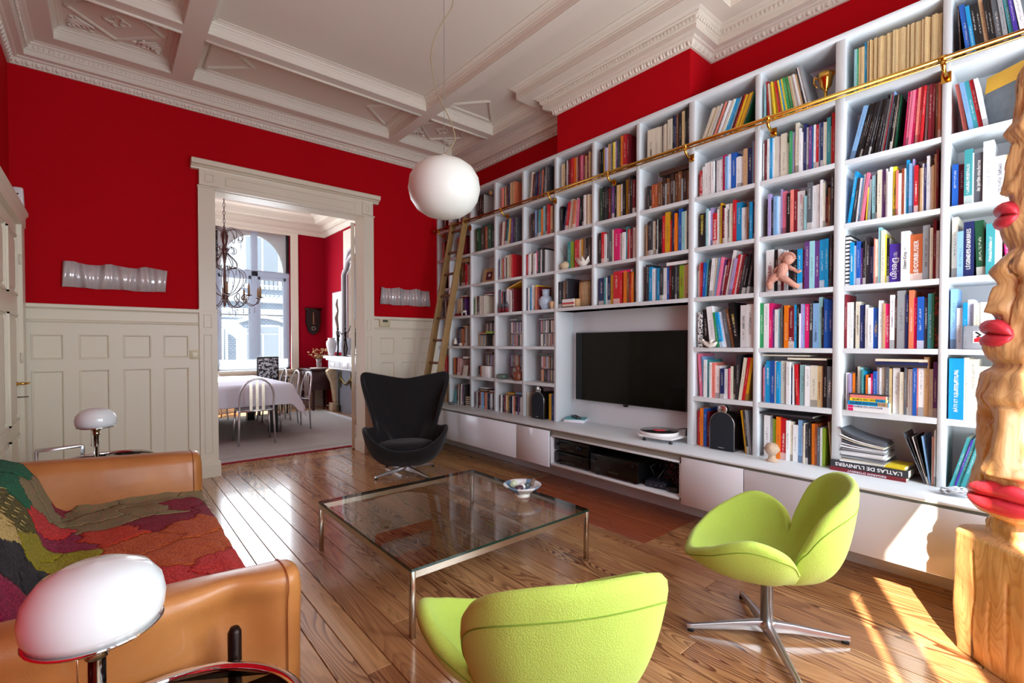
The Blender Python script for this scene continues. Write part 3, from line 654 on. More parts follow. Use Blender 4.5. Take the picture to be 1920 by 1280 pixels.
# ------------------------------------------------------------ glass coffee table
ct = thing('coffee_table', 'low square glass coffee table with a slim polished steel frame', 'table', (1.60, 2.465, 0))
TH = .312; hw = .58; hd = .585
fr = MB(); s = .011
for sx in (-1, 1):
    for sy in (-1, 1):
        bevel(MB().box(sx * hw - s, sy * hd - s, 0, sx * hw + s, sy * hd + s, TH - .014).build('leg', M_steel, ct), .0008, 1)
for sy in (-1, 1): MB().box(-hw + s, sy * hd - s, TH - .044, hw - s, sy * hd + s, TH - .014).build('frame_rail', M_steel, ct)
for sx in (-1, 1): MB().box(sx * hw - s, -hd + s, TH - .044, sx * hw + s, hd - s, TH - .014).build('frame_rail', M_steel, ct)
M_glass = thin_glass('table_glass', (.90, .955, .93), 1.62)
M_glassedge = mat('glass_edge', (24, 74, 60), 0.05, trans=0.55, ior=1.5)
gt = MB().quad((-hw - s, -hd - s, TH), (hw + s, -hd - s, TH), (hw + s, hd + s, TH), (-hw - s, hd + s, TH)).build('glass_top', M_glass, ct)
e = MB(); a, b = hw + s, hd + s
for (x0, y0, x1, y1) in ((-a - .0006, -b - .0006, a + .0006, -b + .0004), (-a - .0006, b - .0004, a + .0006, b + .0006), (-a - .0006, -b, -a + .0004, b), (a - .0004, -b, a + .0006, b)): e.box(x0, y0, TH - .013, x1, y1, TH - .001)
e.build('green_glass_edge', M_glassedge, ct)
# bowl with pebbles
def bowl_mat():
    m = mat('painted_bowl', (232, 236, 238), 0.15, coat=.4); n, l, b = nodes_of(m)
    tc = n.new('ShaderNodeTexCoord'); sp = n.new('ShaderNodeSeparateXYZ'); l.new(tc.outputs['Object'], sp.inputs[0])
    at = n.new('ShaderNodeMath'); at.operation = 'ARCTAN2'; l.new(sp.outputs[0], at.inputs[0]); l.new(sp.outputs[1], at.inputs[1])
    ml = n.new('ShaderNodeMath'); ml.operation = 'MULTIPLY'; ml.inputs[1].default_value = 4 / (2 * pi); l.new(at.outputs[0], ml.inputs[0])
    f = n.new('ShaderNodeMath'); f.operation = 'FRACT'; l.new(ml.outputs[0], f.inputs[0])
    rp = n.new('ShaderNodeValToRGB'); rp.color_ramp.interpolation = 'CONSTANT'; e = rp.color_ramp.elements
    e[0].position = 0; e[0].color = (*lin((236, 238, 240)), 1); e[1].position = .62; e[1].color = (*lin((120, 160, 196)), 1)
    l.new(f.outputs[0], rp.inputs[0]); l.new(rp.outputs[0], b.inputs['Base Color']); return m
bw = thing('ceramic_bowl', 'white and blue footed ceramic bowl on the glass coffee table', 'bowl', (2.05, 2.31, TH))
MB().lathe([(.045, 0), (.048, .022), (.05, .024), (.075, .036), (.108, .062), (.124, .078), (.121, .080), (.105, .068), (.07, .042), (.03, .032), (0, .031)], 40).build('body', [bowl_mat()], bw)
MB().lathe([(.048, .0005), (.0505, .001), (.049, .021), (.0475, .0215)], 40).build('foot_ring', M_chalk, bw)
for nm, lb, (x, y, z), sc, c in (('glass_ball', 'pale green glass ball in the bowl on the coffee table', (-.035, .045, .077), (.024, .024, .024), (196, 206, 172)),
                          ('stone', 'dark purple crystal lump in the bowl on the coffee table', (-.052, -.03, .070), (.032, .022, .018), (72, 48, 58)),
                          ('stone', 'white bumpy shell lump in the middle of the coffee table bowl', (-.004, .0, .064), (.026, .024, .020), (232, 230, 222)),
                          ('stone', 'dark grey green stone right of the white lump in the bowl', (.034, -.012, .068), (.024, .018, .016), (82, 96, 96)),
                          ('shell', 'brown striped shell at the right rim of the coffee table bowl', (.072, -.02, .080), (.034, .014, .018), (118, 96, 80))):
    m = mat('bowlthing_%d_%d_%d' % c, c, .3, vary=.3, vscale=50, coat=.3)
    b_ = MB().ball((0, 0, 0), 1, 18, 12, sc).mesh(nm)
    for v in b_.vertices: v.co += v.co * (noise.noise(v.co * 70 + Vector((x * 99, 0, 0))) * (0.25 if nm != 'glass_ball' else 0))
    o = link(nm, b_, m, None, (2.05 + x, 2.31 + y, TH + z), None, None, lb, 'ornament'); 
    if nm == 'shell': o.rotation_euler = (.3, -.5, .5)

# ------------------------------------------------------------ shell chairs
def cubic(tab, t, col):
    n = len(tab)
    for i in range(n - 1):
        if tab[i][0] <= t <= tab[i + 1][0]:
            p1, p2 = tab[i][col], tab[i + 1][col]; t1, t2 = tab[i][0], tab[i + 1][0]
            # monotone-ish Hermite with mirrored ends
            def slope(k):
                a = tab[k - 1] if k > 0 else (2 * tab[0][0] - tab[1][0],) + tab[1][1:]
                b = tab[k + 1] if k < n - 1 else (2 * tab[-1][0] - tab[-2][0],) + tab[-2][1:]
                return (b[col] - a[col]) / (b[0] - a[0])
            h = t2 - t1; u = (t - t1) / h; m1, m2 = slope(i) * h, slope(i + 1) * h
            return (2 * u**3 - 3 * u**2 + 1) * p1 + (u**3 - 2 * u**2 + u) * m1 + (-2 * u**3 + 3 * u**2) * p2 + (u**3 - u**2) * m2
    return tab[-1][col]
def shell_point(tab, z0, r, th):
    d = math.degrees(th) % 360; d = 360 - d if d > 180 else d
    Rm, zr, k, ctr, dt_ = (cubic(tab, d, c) for c in (1, 2, 3, 4, 5))
    sg = 1 if (math.degrees(th) % 360) <= 180 else -1; th = th + sg * R(dt_) * r ** 3
    f = r ** k
    q = math.sin(min(r, 1.0) * pi / 2) ** ctr       # horizontal run: out early, then upright
    rr = Rm * (0.35 * r + 0.65 * q)
    return Vector((rr * sin(th), rr * cos(th), z0 + (zr - z0) * f))
def shell(tab, z0, name, m, parent, thick, NT=144, NR=16, seam=None, seam_r=0.93):
    vs = [Vector((0, 0, z0))]; fs = []
    for j in range(1, NR + 1):
        for i in range(NT): vs.append(shell_point(tab, z0, j / NR, 2 * pi * i / NT))
    for i in range(NT): fs.append((0, 1 + i, 1 + (i + 1) % NT))
    for j in range(NR - 1):
        for i in range(NT):
            k = (i + 1) % NT; a = 1 + j * NT; b = a + NT; fs.append((a + i, b + i, b + k, a + k))
    mb = MB().add(vs, fs, True); o = mb.build(name, m, parent, fix=False)
    me = o.data; bm = bmesh.new(); bm.from_mesh(me); bmesh.ops.recalc_face_normals(bm, faces=bm.faces)
    f0 = [f for f in bm.faces if f.calc_center_median().length_squared >= 0]; 
    bm.faces.ensure_lookup_table()
    if bm.faces[0].normal.z < 0: bmesh.ops.reverse_faces(bm, faces=bm.faces)
    bmesh.ops.smooth_vert(bm, verts=[v for v in bm.verts if not v.is_boundary], factor=0.5, use_axis_x=True, use_axis_y=True, use_axis_z=True)
    bm.to_mesh(me); bm.free()
    for p in me.polygons: p.use_smooth = True
    s = o.modifiers.new('solid', 'SOLIDIFY'); s.thickness = thick; s.offset = -1; s.use_even_offset = False
    subsurf(o, 1)
    if seam:
        pts = []
        for i in range(NT * 2):
            th = 2 * pi * i / (NT * 2); p = shell_point(tab, z0, seam_r, th); a = shell_point(tab, z0, seam_r, th + .02) - p; b = shell_point(tab, z0, seam_r + .03, th) - p
            nn = a.cross(b).normalized()
            if nn.dot(Vector((p.x, p.y, -0.12 if p.z < .5 else 0))) < 0: nn = -nn
            pts.append(p + nn * (thick * 0.985))
        MB().tube(pts, .0022, 5, closed=True).build('stitching', seam, parent)
    return o
def star_base(parent, zc, rz, L=.30, hcol=.045, post=.030):
    MB().lathe([(post * .85, .06), (post * .85, zc - .07), (post, zc - .07), (post, zc)], 24).build('column', M_alu, parent)
    MB().lathe([(.02, .045), (.034, .05), (.034, .066), (.026, .075)], 24).build('hub', M_alu, parent)
    for k in range(4):
        a = rz + k * pi / 2; d = Vector((cos(a), sin(a), 0)); n = Vector((-sin(a), cos(a), 0))
        secs = [(.0, .022, .030, .078), (.10, .016, .030, .066), (L - .02, .010, .013, .032), (L, .009, .013, .030)]
        vs = []
        for r_, w, z0, z1 in secs: vs += [d * r_ + n * w + Vector((0, 0, z0)), d * r_ - n * w + Vector((0, 0, z0)), d * r_ - n * w * .7 + Vector((0, 0, z1)), d * r_ + n * w * .7 + Vector((0, 0, z1))]
        fs = [(j * 4 + i, j * 4 + (i + 1) % 4, (j + 1) * 4 + (i + 1) % 4, (j + 1) * 4 + i) for j in range(3) for i in range(4)] + [(3, 2, 1, 0), (12, 13, 14, 15)]
        l_ = bevel(MB().add(vs, fs).build('leg', M_alu, parent), .002, 2)
        c = d * (L - .018); bevel(MB().box(c.x - .013, c.y - .013, 0, c.x + .013, c.y + .013, .014).build('glide', M_rubber, l_), .002, 1)
#          deg   R     z     k    ctr
SWAN = [(0, .310, .402, 2.2, 1.2, 0), (28, .335, .412, 2.2, 1.1, 0), (55, .355, .480, 2.6, 1.0, 0), (78, .352, .552, 2.6, .9, 2), (96, .312, .512, 2.4, .85, 4), (108, .240, .430, 2.2, .9, 2),
        (116, .222, .430, 2.6, .85, -2), (126, .268, .540, 2.8, .8, -8), (136, .302, .645, 2.8, .8, -12), (148, .316, .716, 3.0, .75, -10), (163, .298, .742, 3.2, .7, -5), (180, .288, .745, 3.2, .7, 0)]
def swan(loc, face, base, label):
    t = thing('swivel_chair', label, 'chair', loc, -math.atan2(face[0], face[1]), 'pair of lime green swivel chairs')
    shell(SWAN, .335, 'shell', M_lime, t, .042, seam=M_seam, seam_r=.935); star_base(t, .31, base, L=.34); return t
swan((2.223, .871, 0), (-.365, .93), R(20), 'lime green curved swivel armchair seen from the side in front of the white cabinets')
swan((.995, 1.01, 0), (.45, .893), R(15), 'lime green curved swivel armchair seen from behind in the foreground')
EGG = [(0, .34, .300, 2.4, 1.0, 0), (25, .375, .322, 2.4, .9, 0), (46, .410, .400, 2.6, .8, 0), (62, .415, .470, 2.6, .75, 0), (78, .392, .492, 2.4, .7, 0), (92, .335, .470, 2.2, .7, 0), (102, .300, .500, 2.0, .8, 0),
       (111, .360, .70, 1.7, 1.3, -1), (121, .480, .930, 1.6, 1.7, -3), (129, .520, 1.005, 1.6, 1.8, -4), (140, .455, .985, 1.8, 1.4, -2), (160, .365, .950, 2.4, .8, 0), (180, .335, .935, 2.6, .7, 0)]
eg_ = thing('egg_armchair', 'black high-backed egg shaped armchair facing the room near the doorway', 'chair', (2.30, 4.36, 0), R(180 - 27.5))
shell(EGG, .125, 'shell', M_char, eg_, .035, 144, 20)
cu = MB().lathe([(0, -.005), (.20, 0), (.265, .02), (.285, .055), (.26, .09), (.18, .105), (0, .108)], 48, (0, .045, .225)).build('seat_cushion', M_char, eg_); cu.rotation_euler = (R(4), 0, 0)
star_base(eg_, .115, R(35), .36)

# ------------------------------------------------------------ opal lamps on tubular side tables
def side_table(loc, rz, label, h=.58, r_=.255):
    t = thing('side_table', label, 'table', loc, rz)
    MB().tube([(r_ * cos(a), r_ * sin(a), h) for a in [2 * pi * k / 64 for k in range(64)]], .0125, 12, closed=True).build('top_ring', M_chrome, t)
    MB().lathe([(0, h), (r_ - .011, h)], 48).build('glass_top', M_glass, t)
    MB().tube([(r_ + .02, 0 + .05, .02), (r_ + .02, .05, h - .02)], .0125, 12).tube([(r_ + .02, -.05, .02), (r_ + .02, -.05, h - .06)], .0125, 12).build('upright', M_chrome, t)
    MB().tube([(r_ + .02, .05, h - .02), (r_ + .02, .04, h), (r_ * .98, .0, h)], .010, 10).tube([(r_ + .02, -.05, h - .06), (r_ + .02, .05, h - .06)], .008, 10).build('clamp', M_chrome, t)
    pts = [(.22 * cos(a), .22 * sin(a), .0135) for a in [R(40) + R(280) * k / 30 for k in range(31)]]
    MB().tube([(r_ + .02, .05, .03), (r_ + .015, .06, .0135)] + pts + [(r_ + .015, -.06, .0135), (r_ + .02, -.05, .03)], .0125, 12).build('base_ring', M_chrome, t)
    return t
def opal_lamp(loc, rz, label, sh=0.0):
    t = thing('table_lamp', label, 'lamp', loc, rz, 'pair of opal glass table lamps')
    MB().lathe([(0, 0), (.078, 0), (.078, .016), (.074, .018), (0, .018)], 40).build('base', mat('lamp_glass_base', (210, 230, 220), .03, trans=.8), t)
    MB().lathe([(.013, .018), (.013, .235 - sh)], 24).build('glass_stem', mat('stem_glass', (240, 245, 245), .0, trans=1.0), t)
    MB().tube([(0, 0, .018), (0, 0, .24 - sh)], .0045, 8).build('inner_tube', mat('stem_rod', (110, 84, 60), .3, .8), t)
    L = (0, 0, -sh)
    MB().lathe([(.018, .232), (.018, .252), (.014, .254), (.014, .25), (.0225, .262), (.0225, .282), (.0, .282)], 24).build('socket', mat('nickel', (200, 188, 160), .2, 1.0), t, L)
    MB().lathe([(.02, .279), (.096, .281), (.1005, .286), (.097, .288), (.02, .287)], 48).build('rim_plate', M_chrome, t, L)
    MB().lathe([(.094, .286), (.102, .305), (.104, .330), (.098, .358), (.078, .385), (.045, .400), (0, .405)], 48).build('shade', M_opal, t, L)
    MB().tube([(.028, 0, .278), (.028, 0, .17)], .0012, 5).ball((.028, 0, .166), .004, 8, 6).build('pull_chain', mat('nickel', ()), t, L)
    return t
side_table((.09, 1.155, 0), R(-100), 'chrome ring side table in the foreground beside the sofa arm', .494, .245)
opal_lamp((-.018, 1.15, .498), R(200), 'large foreground table lamp with white opal dome at lower left')
side_table((.01, 4.10, 0), R(95), 'chrome ring side table behind the far arm of the sofa', .540, .250)
opal_lamp((-.05, 3.98, .544), R(150), 'small distant opal dome lamp behind the far arm of the sofa', .05)
# handle of a swing arm reading lamp near the wall
fl_ = thing('reading_lamp', 'square bent chrome bar of a floor lamp by the wainscot left of the far lamp', 'lamp', (-.35, 4.35, 0))
MB().tube([(0, 0, .02), (0, 0, .60), (0, 0, .605), (.22, -.0, .61), (.225, -.0, .61), (.225, 0, .50)], .012, 10).build('bent_arm', M_alu, fl_)
MB().lathe([(0, 0), (.13, 0), (.13, .012), (.02, .02), (0, .02)], 32).build('base', M_alu, fl_)

# ------------------------------------------------------------ leather sofa
SY0, SY1 = 1.42, 3.46
sf = thing('leather_sofa', 'tan leather sofa with rolled arms along the left wall', 'sofa', (-.05, (SY0 + SY1) / 2, 0)); SL = (.05, -(SY0 + SY1) / 2, 0)
def sofa_arm(yc, out, x0, x1, dimple=None):
    # cross sections along X; a slab whose top rolls outward
    vs = []; fs = []; NS = 34; prof = []
    for k in range(28):
        a = 2 * pi * k / 28
        prof.append((a, cos(a), sin(a)))
    for j in range(NS + 1):
        t = j / NS; x = x0 + (x1 - x0) * t
        e = 1.0
        if t > .93: e = math.sqrt(max(0.0, 1 - ((t - .93) / .07) ** 2)) * .55 + .45 if t < 1 else .45
        ztop = .715 - .055 * t; zbot = .16; hh = (ztop - zbot) / 2 * (0.97 + .03 * e); zc = (ztop + zbot) / 2
        wd = .088 * e
        for a, c, s_ in prof:
            cc = math.copysign(abs(c) ** .55, c); ss = math.copysign(abs(s_) ** .45, s_)
            z = zc + hh * ss; y = yc + wd * cc * (1.0 + .12 * (s_ > .5)) + out * .055 * max(0, (z - .42) / .3) ** 2
            p = Vector((x, y, z))
            if dimple and c * out > 0:
                d = math.hypot((x - dimple[0]) / .12, (z - dimple[1]) / .16); y -= out * .060 * math.exp(-d * d * 2.0)
                d2 = abs(math.atan2(z - dimple[1], x - dimple[0])); y -= out * .007 * sin(5 * d2) * math.exp(-d * .8)
            y += .0035 * noise.noise(Vector((x * 7, z * 7, yc))) 
            vs.append((x, y, z))
    n = 28
    for j in range(NS):
        for k in range(n): fs.append((j * n + k, j * n + (k + 1) % n, (j + 1) * n + (k + 1) % n, (j + 1) * n + k))
    fs.append(tuple(reversed(range(n)))); fs.append(tuple(NS * n + k for k in range(n)))
    o = MB().add(vs, fs, True).build('arm', M_leather, sf, SL); subsurf(o, 1)
    pts = [vs[j * n + 7] for j in range(0, 1)]
    return vs
for yc, out, dm in ((SY0 + .095, -1, (.25, .56)), (SY1 - .095, 1, None)):
    vs = sofa_arm(yc, out, -.50, .435, dm)
    n = 28; ring = [vs[32 * n + k] for k in range(n)]
    MB().tube([(p[0] + .003, p[1] + (p[1] - yc) * .05, p[2]) for p in ring], .0025, 6, closed=True).build('piping', M_leather, sf, SL)
def pad(name, x0, x1, y0, y1, z0, z1, e, m=M_leather, puff=.02):
    vs = []; fs = []; NX, NY = 14, 22
    o = MB().box(x0, y0, z0, x1, y1, z1).build(name, m, sf, SL)
    bm = bmesh.new(); bm.from_mesh(o.data); bmesh.ops.subdivide_edges(bm, edges=bm.edges, cuts=7, use_grid_fill=True)
    for v in bm.verts:
        u = ((v.co.x - x0) / (x1 - x0) - .5) * 2; w = ((v.co.y - y0) / (y1 - y0) - .5) * 2
        if v.co.z > (z0 + z1) / 2: v.co.z += puff * (1 - u * u) * (1 - w * w)
    bm.to_mesh(o.data); bm.free(); bevel(o, e, 4, 50); return o
pad('seat_base', -.45, .36, SY0 + .17, SY1 - .17, .17, .28, .03)
pad('seat_cushion', -.25, .40, SY0 + .185, (SY0 + SY1) / 2 - .004, .28, .405, .05); pad('seat_cushion', -.25, .40, (SY0 + SY1) / 2 + .004, SY1 - .185, .28, .405, .05)
bk = MB(); NB = 24
vs = []; fs = []
for j in range(NB + 1):
    y = SY0 + .16 + (SY1 - SY0 - .32) * j / NB
    for (x, z) in ((-.18, .30), (-.20, .45), (-.265, .60), (-.32, .685), (-.39, .715), (-.46, .69), (-.49, .60), (-.50, .40), (-.50, .18), (-.30, .18)):
        vs.append((x, y, z + .008 * noise.noise(Vector((y * 4, z * 3, 0)))))
for j in range(NB):
    for k in range(10): fs.append((j * 10 + k, j * 10 + (k + 1) % 10, (j + 1) * 10 + (k + 1) % 10, (j + 1) * 10 + k))
fs += [tuple(range(10)), tuple(NB * 10 + k for k in range(10))]
subsurf(bk.add(vs, fs, True).build('backrest', M_leather, sf, SL), 1)
for x, y in ((.245, SY0 - .03), (.245, SY1 + .03), (-.42, SY0 - .03), (-.42, SY1 + .03)):
    MB().tube([(x, y, 0), (x, y, .56), (x, y, .572)], [.016, .016, .010], 14).build('leg', M_bronze, sf, SL)
    MB().tube([(x, y, .17), (x, y + (.08 if y < 2 else -.08), .17)], .014, 10).build('leg_stub', M_bronze, sf, SL)
MB().tube([(-.03, SY0 - .004, .19), (-.03, SY0 - .003, .40), (-.03, SY0 - .010, .60)], .002, 5).build('arm_seam', M_cushion, sf, SL)

# ------------------------------------------------------------ patchwork blanket
def wool(name, rgb, dots=None, sc=160):
    m = mat(name, rgb, .95, spec=.12, sheen=.05, bump=.5, bscale=180); n, l, b = nodes_of(m)
    tc = n.new('ShaderNodeTexCoord'); z = n.new('ShaderNodeTexNoise'); z.inputs['Scale'].default_value = sc; z.inputs['Detail'].default_value = 2
    mp = n.new('ShaderNodeMapping'); mp.inputs['Scale'].default_value = (1, .35, 1); l.new(tc.outputs['Object'], mp.inputs[0]); l.new(mp.outputs[0], z.inputs['Vector'])
    r = n.new('ShaderNodeValToRGB'); r.color_ramp.elements[0].position = .42; r.color_ramp.elements[1].position = .62
    r.color_ramp.elements[0].color = (*lin(rgb), 1); r.color_ramp.elements[1].color = (*lin(dots or tuple(min(255, c * 1.35) for c in rgb)), 1)
    l.new(z.outputs[0], r.inputs[0]); l.new(r.outputs[0], b.inputs['Base Color']); return m
WOOL = dict(g=wool('wool_green', (6, 78, 52), (16, 104, 66)), o=wool('wool_olive', (66, 58, 18), (98, 88, 34)), s=wool('wool_sage', (112, 114, 76), (148, 110, 84)), r=wool('wool_red', (170, 34, 34), (206, 60, 52)),
            m=wool('wool_magenta', (116, 12, 48), (150, 30, 70)), w=wool('wool_wine', (112, 10, 36), (138, 28, 50)), a=wool('wool_rust', (164, 66, 28), (190, 96, 44)), l=wool('wool_lime', (128, 118, 12), (152, 140, 30)),
            k=wool('wool_black', (22, 20, 24), (46, 42, 44)), y=wool('wool_straw', (176, 150, 84), (196, 172, 110)), t=wool('wool_tomato', (176, 44, 24), (190, 70, 40)))
bl = thing('patchwork_blanket', 'colourful patchwork wool blanket draped over the back and seat of the sofa', 'blanket', (-.05, 2.4, 0)); BLL = (.05, -2.4, 0)
path = [(-.505, .60), (-.50, .70), (-.44, .738), (-.385, .742), (-.32, .712), (-.265, .625), (-.205, .48), (-.165, .448), (-.05, .440), (.10, .446), (.25, .442), (.36, .430), (.412, .405), (.425, .36), (.428, .30)]
acc = [0]
for a, b in zip(path, path[1:]): acc.append(acc[-1] + math.dist(a, b))
def pth(s):
    s = max(0, min(acc[-1] - 1e-6, s))
    for i in range(len(path) - 1):
        if acc[i] <= s <= acc[i + 1]:
            u = (s - acc[i]) / (acc[i + 1] - acc[i]); return path[i][0] + (path[i + 1][0] - path[i][0]) * u, path[i][1] + (path[i + 1][1] - path[i][1]) * u
NYB, NSB = 96, 88; Y0B, Y1B = SY0 + .165, SY1 - .150
seeds = [ # (y, s fraction 0..1 along the drape, colour)
 (3.16, .18, 'g'), (2.92, .22, 'g'), (3.18, .38, 's'), (3.02, .33, 's'), (2.86, .40, 'r'), (2.62, .18, 'o'), (2.64, .30, 'o'), (2.38, .22, 'y'), (2.56, .42, 'l'), (2.52, .50, 'l'), (2.28, .34, 'k'), (2.30, .44, 'k'), (2.72, .50, 'm'), (2.40, .56, 'm'), (2.0, .42, 'm'), (1.75, .3, 'w'), (1.75, .55, 'm'),
 (3.27, .47, 'w'), (3.24, .52, 's'), (3.27, .78, 's'), (3.10, .57, 's'), (2.96, .60, 's'), (3.04, .74, 's'), (3.27, .98, 's'), (3.10, .90, 'w'), (3.02, 1.0, 'w'), (2.76, .62, 't'), (2.84, .75, 'w'), (2.55, .68, 'a'), (2.66, .88, 'a'), (2.55, 1.0, 'a'), (2.36, .82, 'a'), (2.20, .95, 'r'), (2.1, .70, 'r'), (1.85, .8, 'w'), (1.9, .98, 'r')]
VB = {}; 
def bv(i, j):
    y = Y0B + (Y1B - Y0B) * i / NYB; f = j / NSB
    sm = acc[-1] - .02 - .050 * abs(((y * 8.0) % 1.0) * 2 - 1) - .018 * (noise.noise(Vector((y * 6, 0, 3))) + 1)
    s = .04 + (sm - .04) * f; x, z = pth(s)
    z += .010 * noise.noise(Vector((y * 5, s * 5, 1))) + .005 * noise.noise(Vector((y * 14, s * 14, 5)))
    if f > .45: z += .010 * max(0, noise.noise(Vector((y * 3.1, s * 9, 8))))
    if y > Y1B - .10 and f > .5: z += .12 * ((y - Y1B + .10) / .10) ** 2 * (0.3)
    return Vector((x + .004 * noise.noise(Vector((y * 8, s * 8, 2))), y, z))
G = [[bv(i, j) for j in range(NSB + 1)] for i in range(NYB + 1)]
cells = {}
for i in range(NYB):
    for j in range(NSB):
        y = Y0B + (Y1B - Y0B) * (i + .5) / NYB; f = (j + .5) / NSB
        yy = y + .05 * noise.noise(Vector((y * 6, f * 9, 0))); ff = f + .035 * noise.noise(Vector((y * 7, f * 8, 4)))
        k = min(range(len(seeds)), key=lambda q: (seeds[q][0] - yy) ** 2 + ((seeds[q][1] - ff) * 1.25) ** 2); cells.setdefault(k, []).append((i, j))
for k, cl in cells.items():
    ids = {}; vs = []; fs = []
    def vid(i, j):
        if (i, j) not in ids: ids[(i, j)] = len(vs); vs.append(G[i][j])
        return ids[(i, j)]
    for i, j in cl: fs.append((vid(i, j), vid(i, j + 1), vid(i + 1, j + 1), vid(i + 1, j)))
    o = MB().add(vs, fs, True).build('patch', WOOL[seeds[k][2]], bl, BLL, fix=False); sd = o.modifiers.new('s', 'SOLIDIFY'); sd.thickness = .007 + .0012 * (k % 3); sd.offset = 1
st = MB()
for q in range(40):
    y = 2.44 + .06 * (q // 7) + .01 * (q % 3); s = .15 + .045 * (q % 7); x, z = pth(s)
    x2, z2 = pth(s + .022); st.tube([(x + .004, y, z + .012), (x2 + .004, y + .02, z2 + .012)], .0022, 5)
st.build('running_stitch', WOOL['y'], bl, BLL, kind='stuff')

# ------------------------------------------------------------ pendant globe
PL = (1.66, 2.62, 2.29)
pg = thing('pendant_lamp', 'big white flattened globe lamp hanging from the ceiling', 'lamp', PL)
MB().lathe([(0, -.190), (.06, -.186), (.12, -.168), (.175, -.130), (.212, -.075), (.228, -.005), (.218, .065), (.185, .122), (.135, .160), (.07, .182), (.022, .188)], 64).build('globe', M_globe, pg)
MB().lathe([(.03, .182), (.03, .20), (.012, .215), (.0, .215)], 24).build('cap', M_chalk, pg)
MB().tube([(0, 0, .20), (0, 0, 3.80 - PL[2])], .0016, 6).build('suspension_wire', mat('wire_grey', (120, 116, 108), .4), pg)
pts = [(0, 0, .21), (.045, -.05, .30), (.03, -.03, .42), (-.03, .03, .60), (-.052, .055, .75), (-.055, .06, .88), (-.02, .02, 1.02), (.035, -.035, 1.14), (.045, -.05, 1.28), (.02, -.02, 1.42), (0, 0, 3.80 - PL[2])]
def smooth_pts(P, n=6):
    P = [Vector(p) for p in P]; out = []
    for i in range(len(P) - 1):
        a = P[max(0, i - 1)]; b = P[i]; c = P[i + 1]; d = P[min(len(P) - 1, i + 2)]
        for k in range(n):
            t = k / n; out.append(0.5 * ((2 * b) + (c - a) * t + (2 * a - 5 * b + 4 * c - d) * t * t + (3 * b - a - 3 * c + d) * t ** 3))
    return out + [P[-1]]
MB().tube(smooth_pts(pts), .0035, 6).build('cable', mat('cable_khaki', (150, 136, 104), .5), pg)
MB().lathe([(0, 0), (.05, 0), (.05, .02), (0, .02)], 24, (0, 0, 3.78 - PL[2])).build('ceiling_rose', M_chalk, pg)

# ------------------------------------------------------------ carved totem
def wood_carve():
    m = mat('carved_pine', (196, 138, 82), .42, coat=.12); n, l, b = nodes_of(m)
    tc = n.new('ShaderNodeTexCoord'); mp = n.new('ShaderNodeMapping'); mp.inputs['Scale'].default_value = (1, 1, .22); l.new(tc.outputs['Object'], mp.inputs[0])
    a = n.new('ShaderNodeTexNoise'); a.inputs['Scale'].default_value = 6; a.inputs['Detail'].default_value = 2; l.new(mp.outputs[0], a.inputs['Vector'])
    k = n.new('ShaderNodeMath'); k.operation = 'MULTIPLY'; k.inputs[1].default_value = 30; l.new(a.outputs[0], k.inputs[0]); f = n.new('ShaderNodeMath'); f.operation = 'FRACT'; l.new(k.outputs[0], f.inputs[0])
    r = n.new('ShaderNodeValToRGB'); e = r.color_ramp.elements; e[0].color = (*lin((206, 158, 106)), 1); e[1].color = (*lin((202, 154, 102)), 1); x = e.new(.5); x.color = (*lin((204, 153, 101)), 1); x = e.new(.85); x.color = (*lin((190, 136, 84)), 1)
    l.new(f.outputs[0], r.inputs[0])
    c = n.new('ShaderNodeTexNoise'); c.inputs['Scale'].default_value = 5; mp2 = n.new('ShaderNodeMapping'); mp2.inputs['Scale'].default_value = (4, 4, .35); l.new(tc.outputs['Object'], mp2.inputs[0]); l.new(mp2.outputs[0], c.inputs['Vector'])
    cr = n.new('ShaderNodeMapRange'); cr.inputs[1].default_value = .66; cr.inputs[2].default_value = .70; cr.inputs[3].default_value = 0; cr.inputs[4].default_value = .85; l.new(c.outputs[0], cr.inputs[0])
    mx = n.new('ShaderNodeMix'); mx.data_type = 'RGBA'; mx.inputs[7].default_value = (*lin((70, 40, 22)), 1); l.new(cr.outputs[0], mx.inputs[0]); l.new(r.outputs[0], mx.inputs[6]); l.new(mx.outputs[2], b.inputs['Base Color'])
    bp = n.new('ShaderNodeBump'); bp.inputs['Strength'].default_value = .35; bp.inputs['Distance'].default_value = .012; bp.invert = True; l.new(cr.outputs[0], bp.inputs['Height'])
    l.new(bp.outputs[0], b.inputs['Normal']); return m
M_totem = wood_carve(); M_lips = mat('painted_lips', (196, 44, 58), .38, vary=.2, vscale=18, bump=.2, bscale=60); M_slit = mat('lip_slit', (70, 20, 20), .7)
TC = (2.80, .078)
tt = thing('carved_totem', 'tall carved log totem of stacked faces with red lips at the right edge', 'sculpture', (TC[0], TC[1], 0))
FA = R(152)      # direction the lowest face looks
# radius of the trunk by height
RT = [(0, .225), (.02, .235), (.25, .238), (.44, .234), (.475, .220), (.482, .165), (.53, .158), (.565, .150), (.585, .19), (.62, .210), (.70, .214), (.80, .200), (.95, .192), (1.08, .196), (1.17, .190), (1.20, .15), (1.215, .14), (1.235, .155), (1.30, .150), (1.38, .145), (1.50, .140),
      (1.60, .142), (1.66, .135), (1.70, .105), (1.74, .112), (1.84, .112), (1.95, .105), (2.10, .098), (2.30, .092), (2.44, .088), (2.47, .07)]
KT = .948
RT = [(1.3 - (1.3 - z) * KT if z > 0 else 0, r * KT) for z, r in RT]
def tz(z): return 1.3 - (1.3 - z) * KT
def gaus(x, s): return math.exp(-(x / s) ** 2)
def adiff(a, b): return (a - b + pi) % (2 * pi) - pi
FACES = [(tz(.66), tz(1.18), FA, .19), (tz(1.33), tz(1.68), FA - R(38), .14), (tz(1.83), tz(2.28), FA - R(45), .11)]     # z of mouth, top, direction, radius
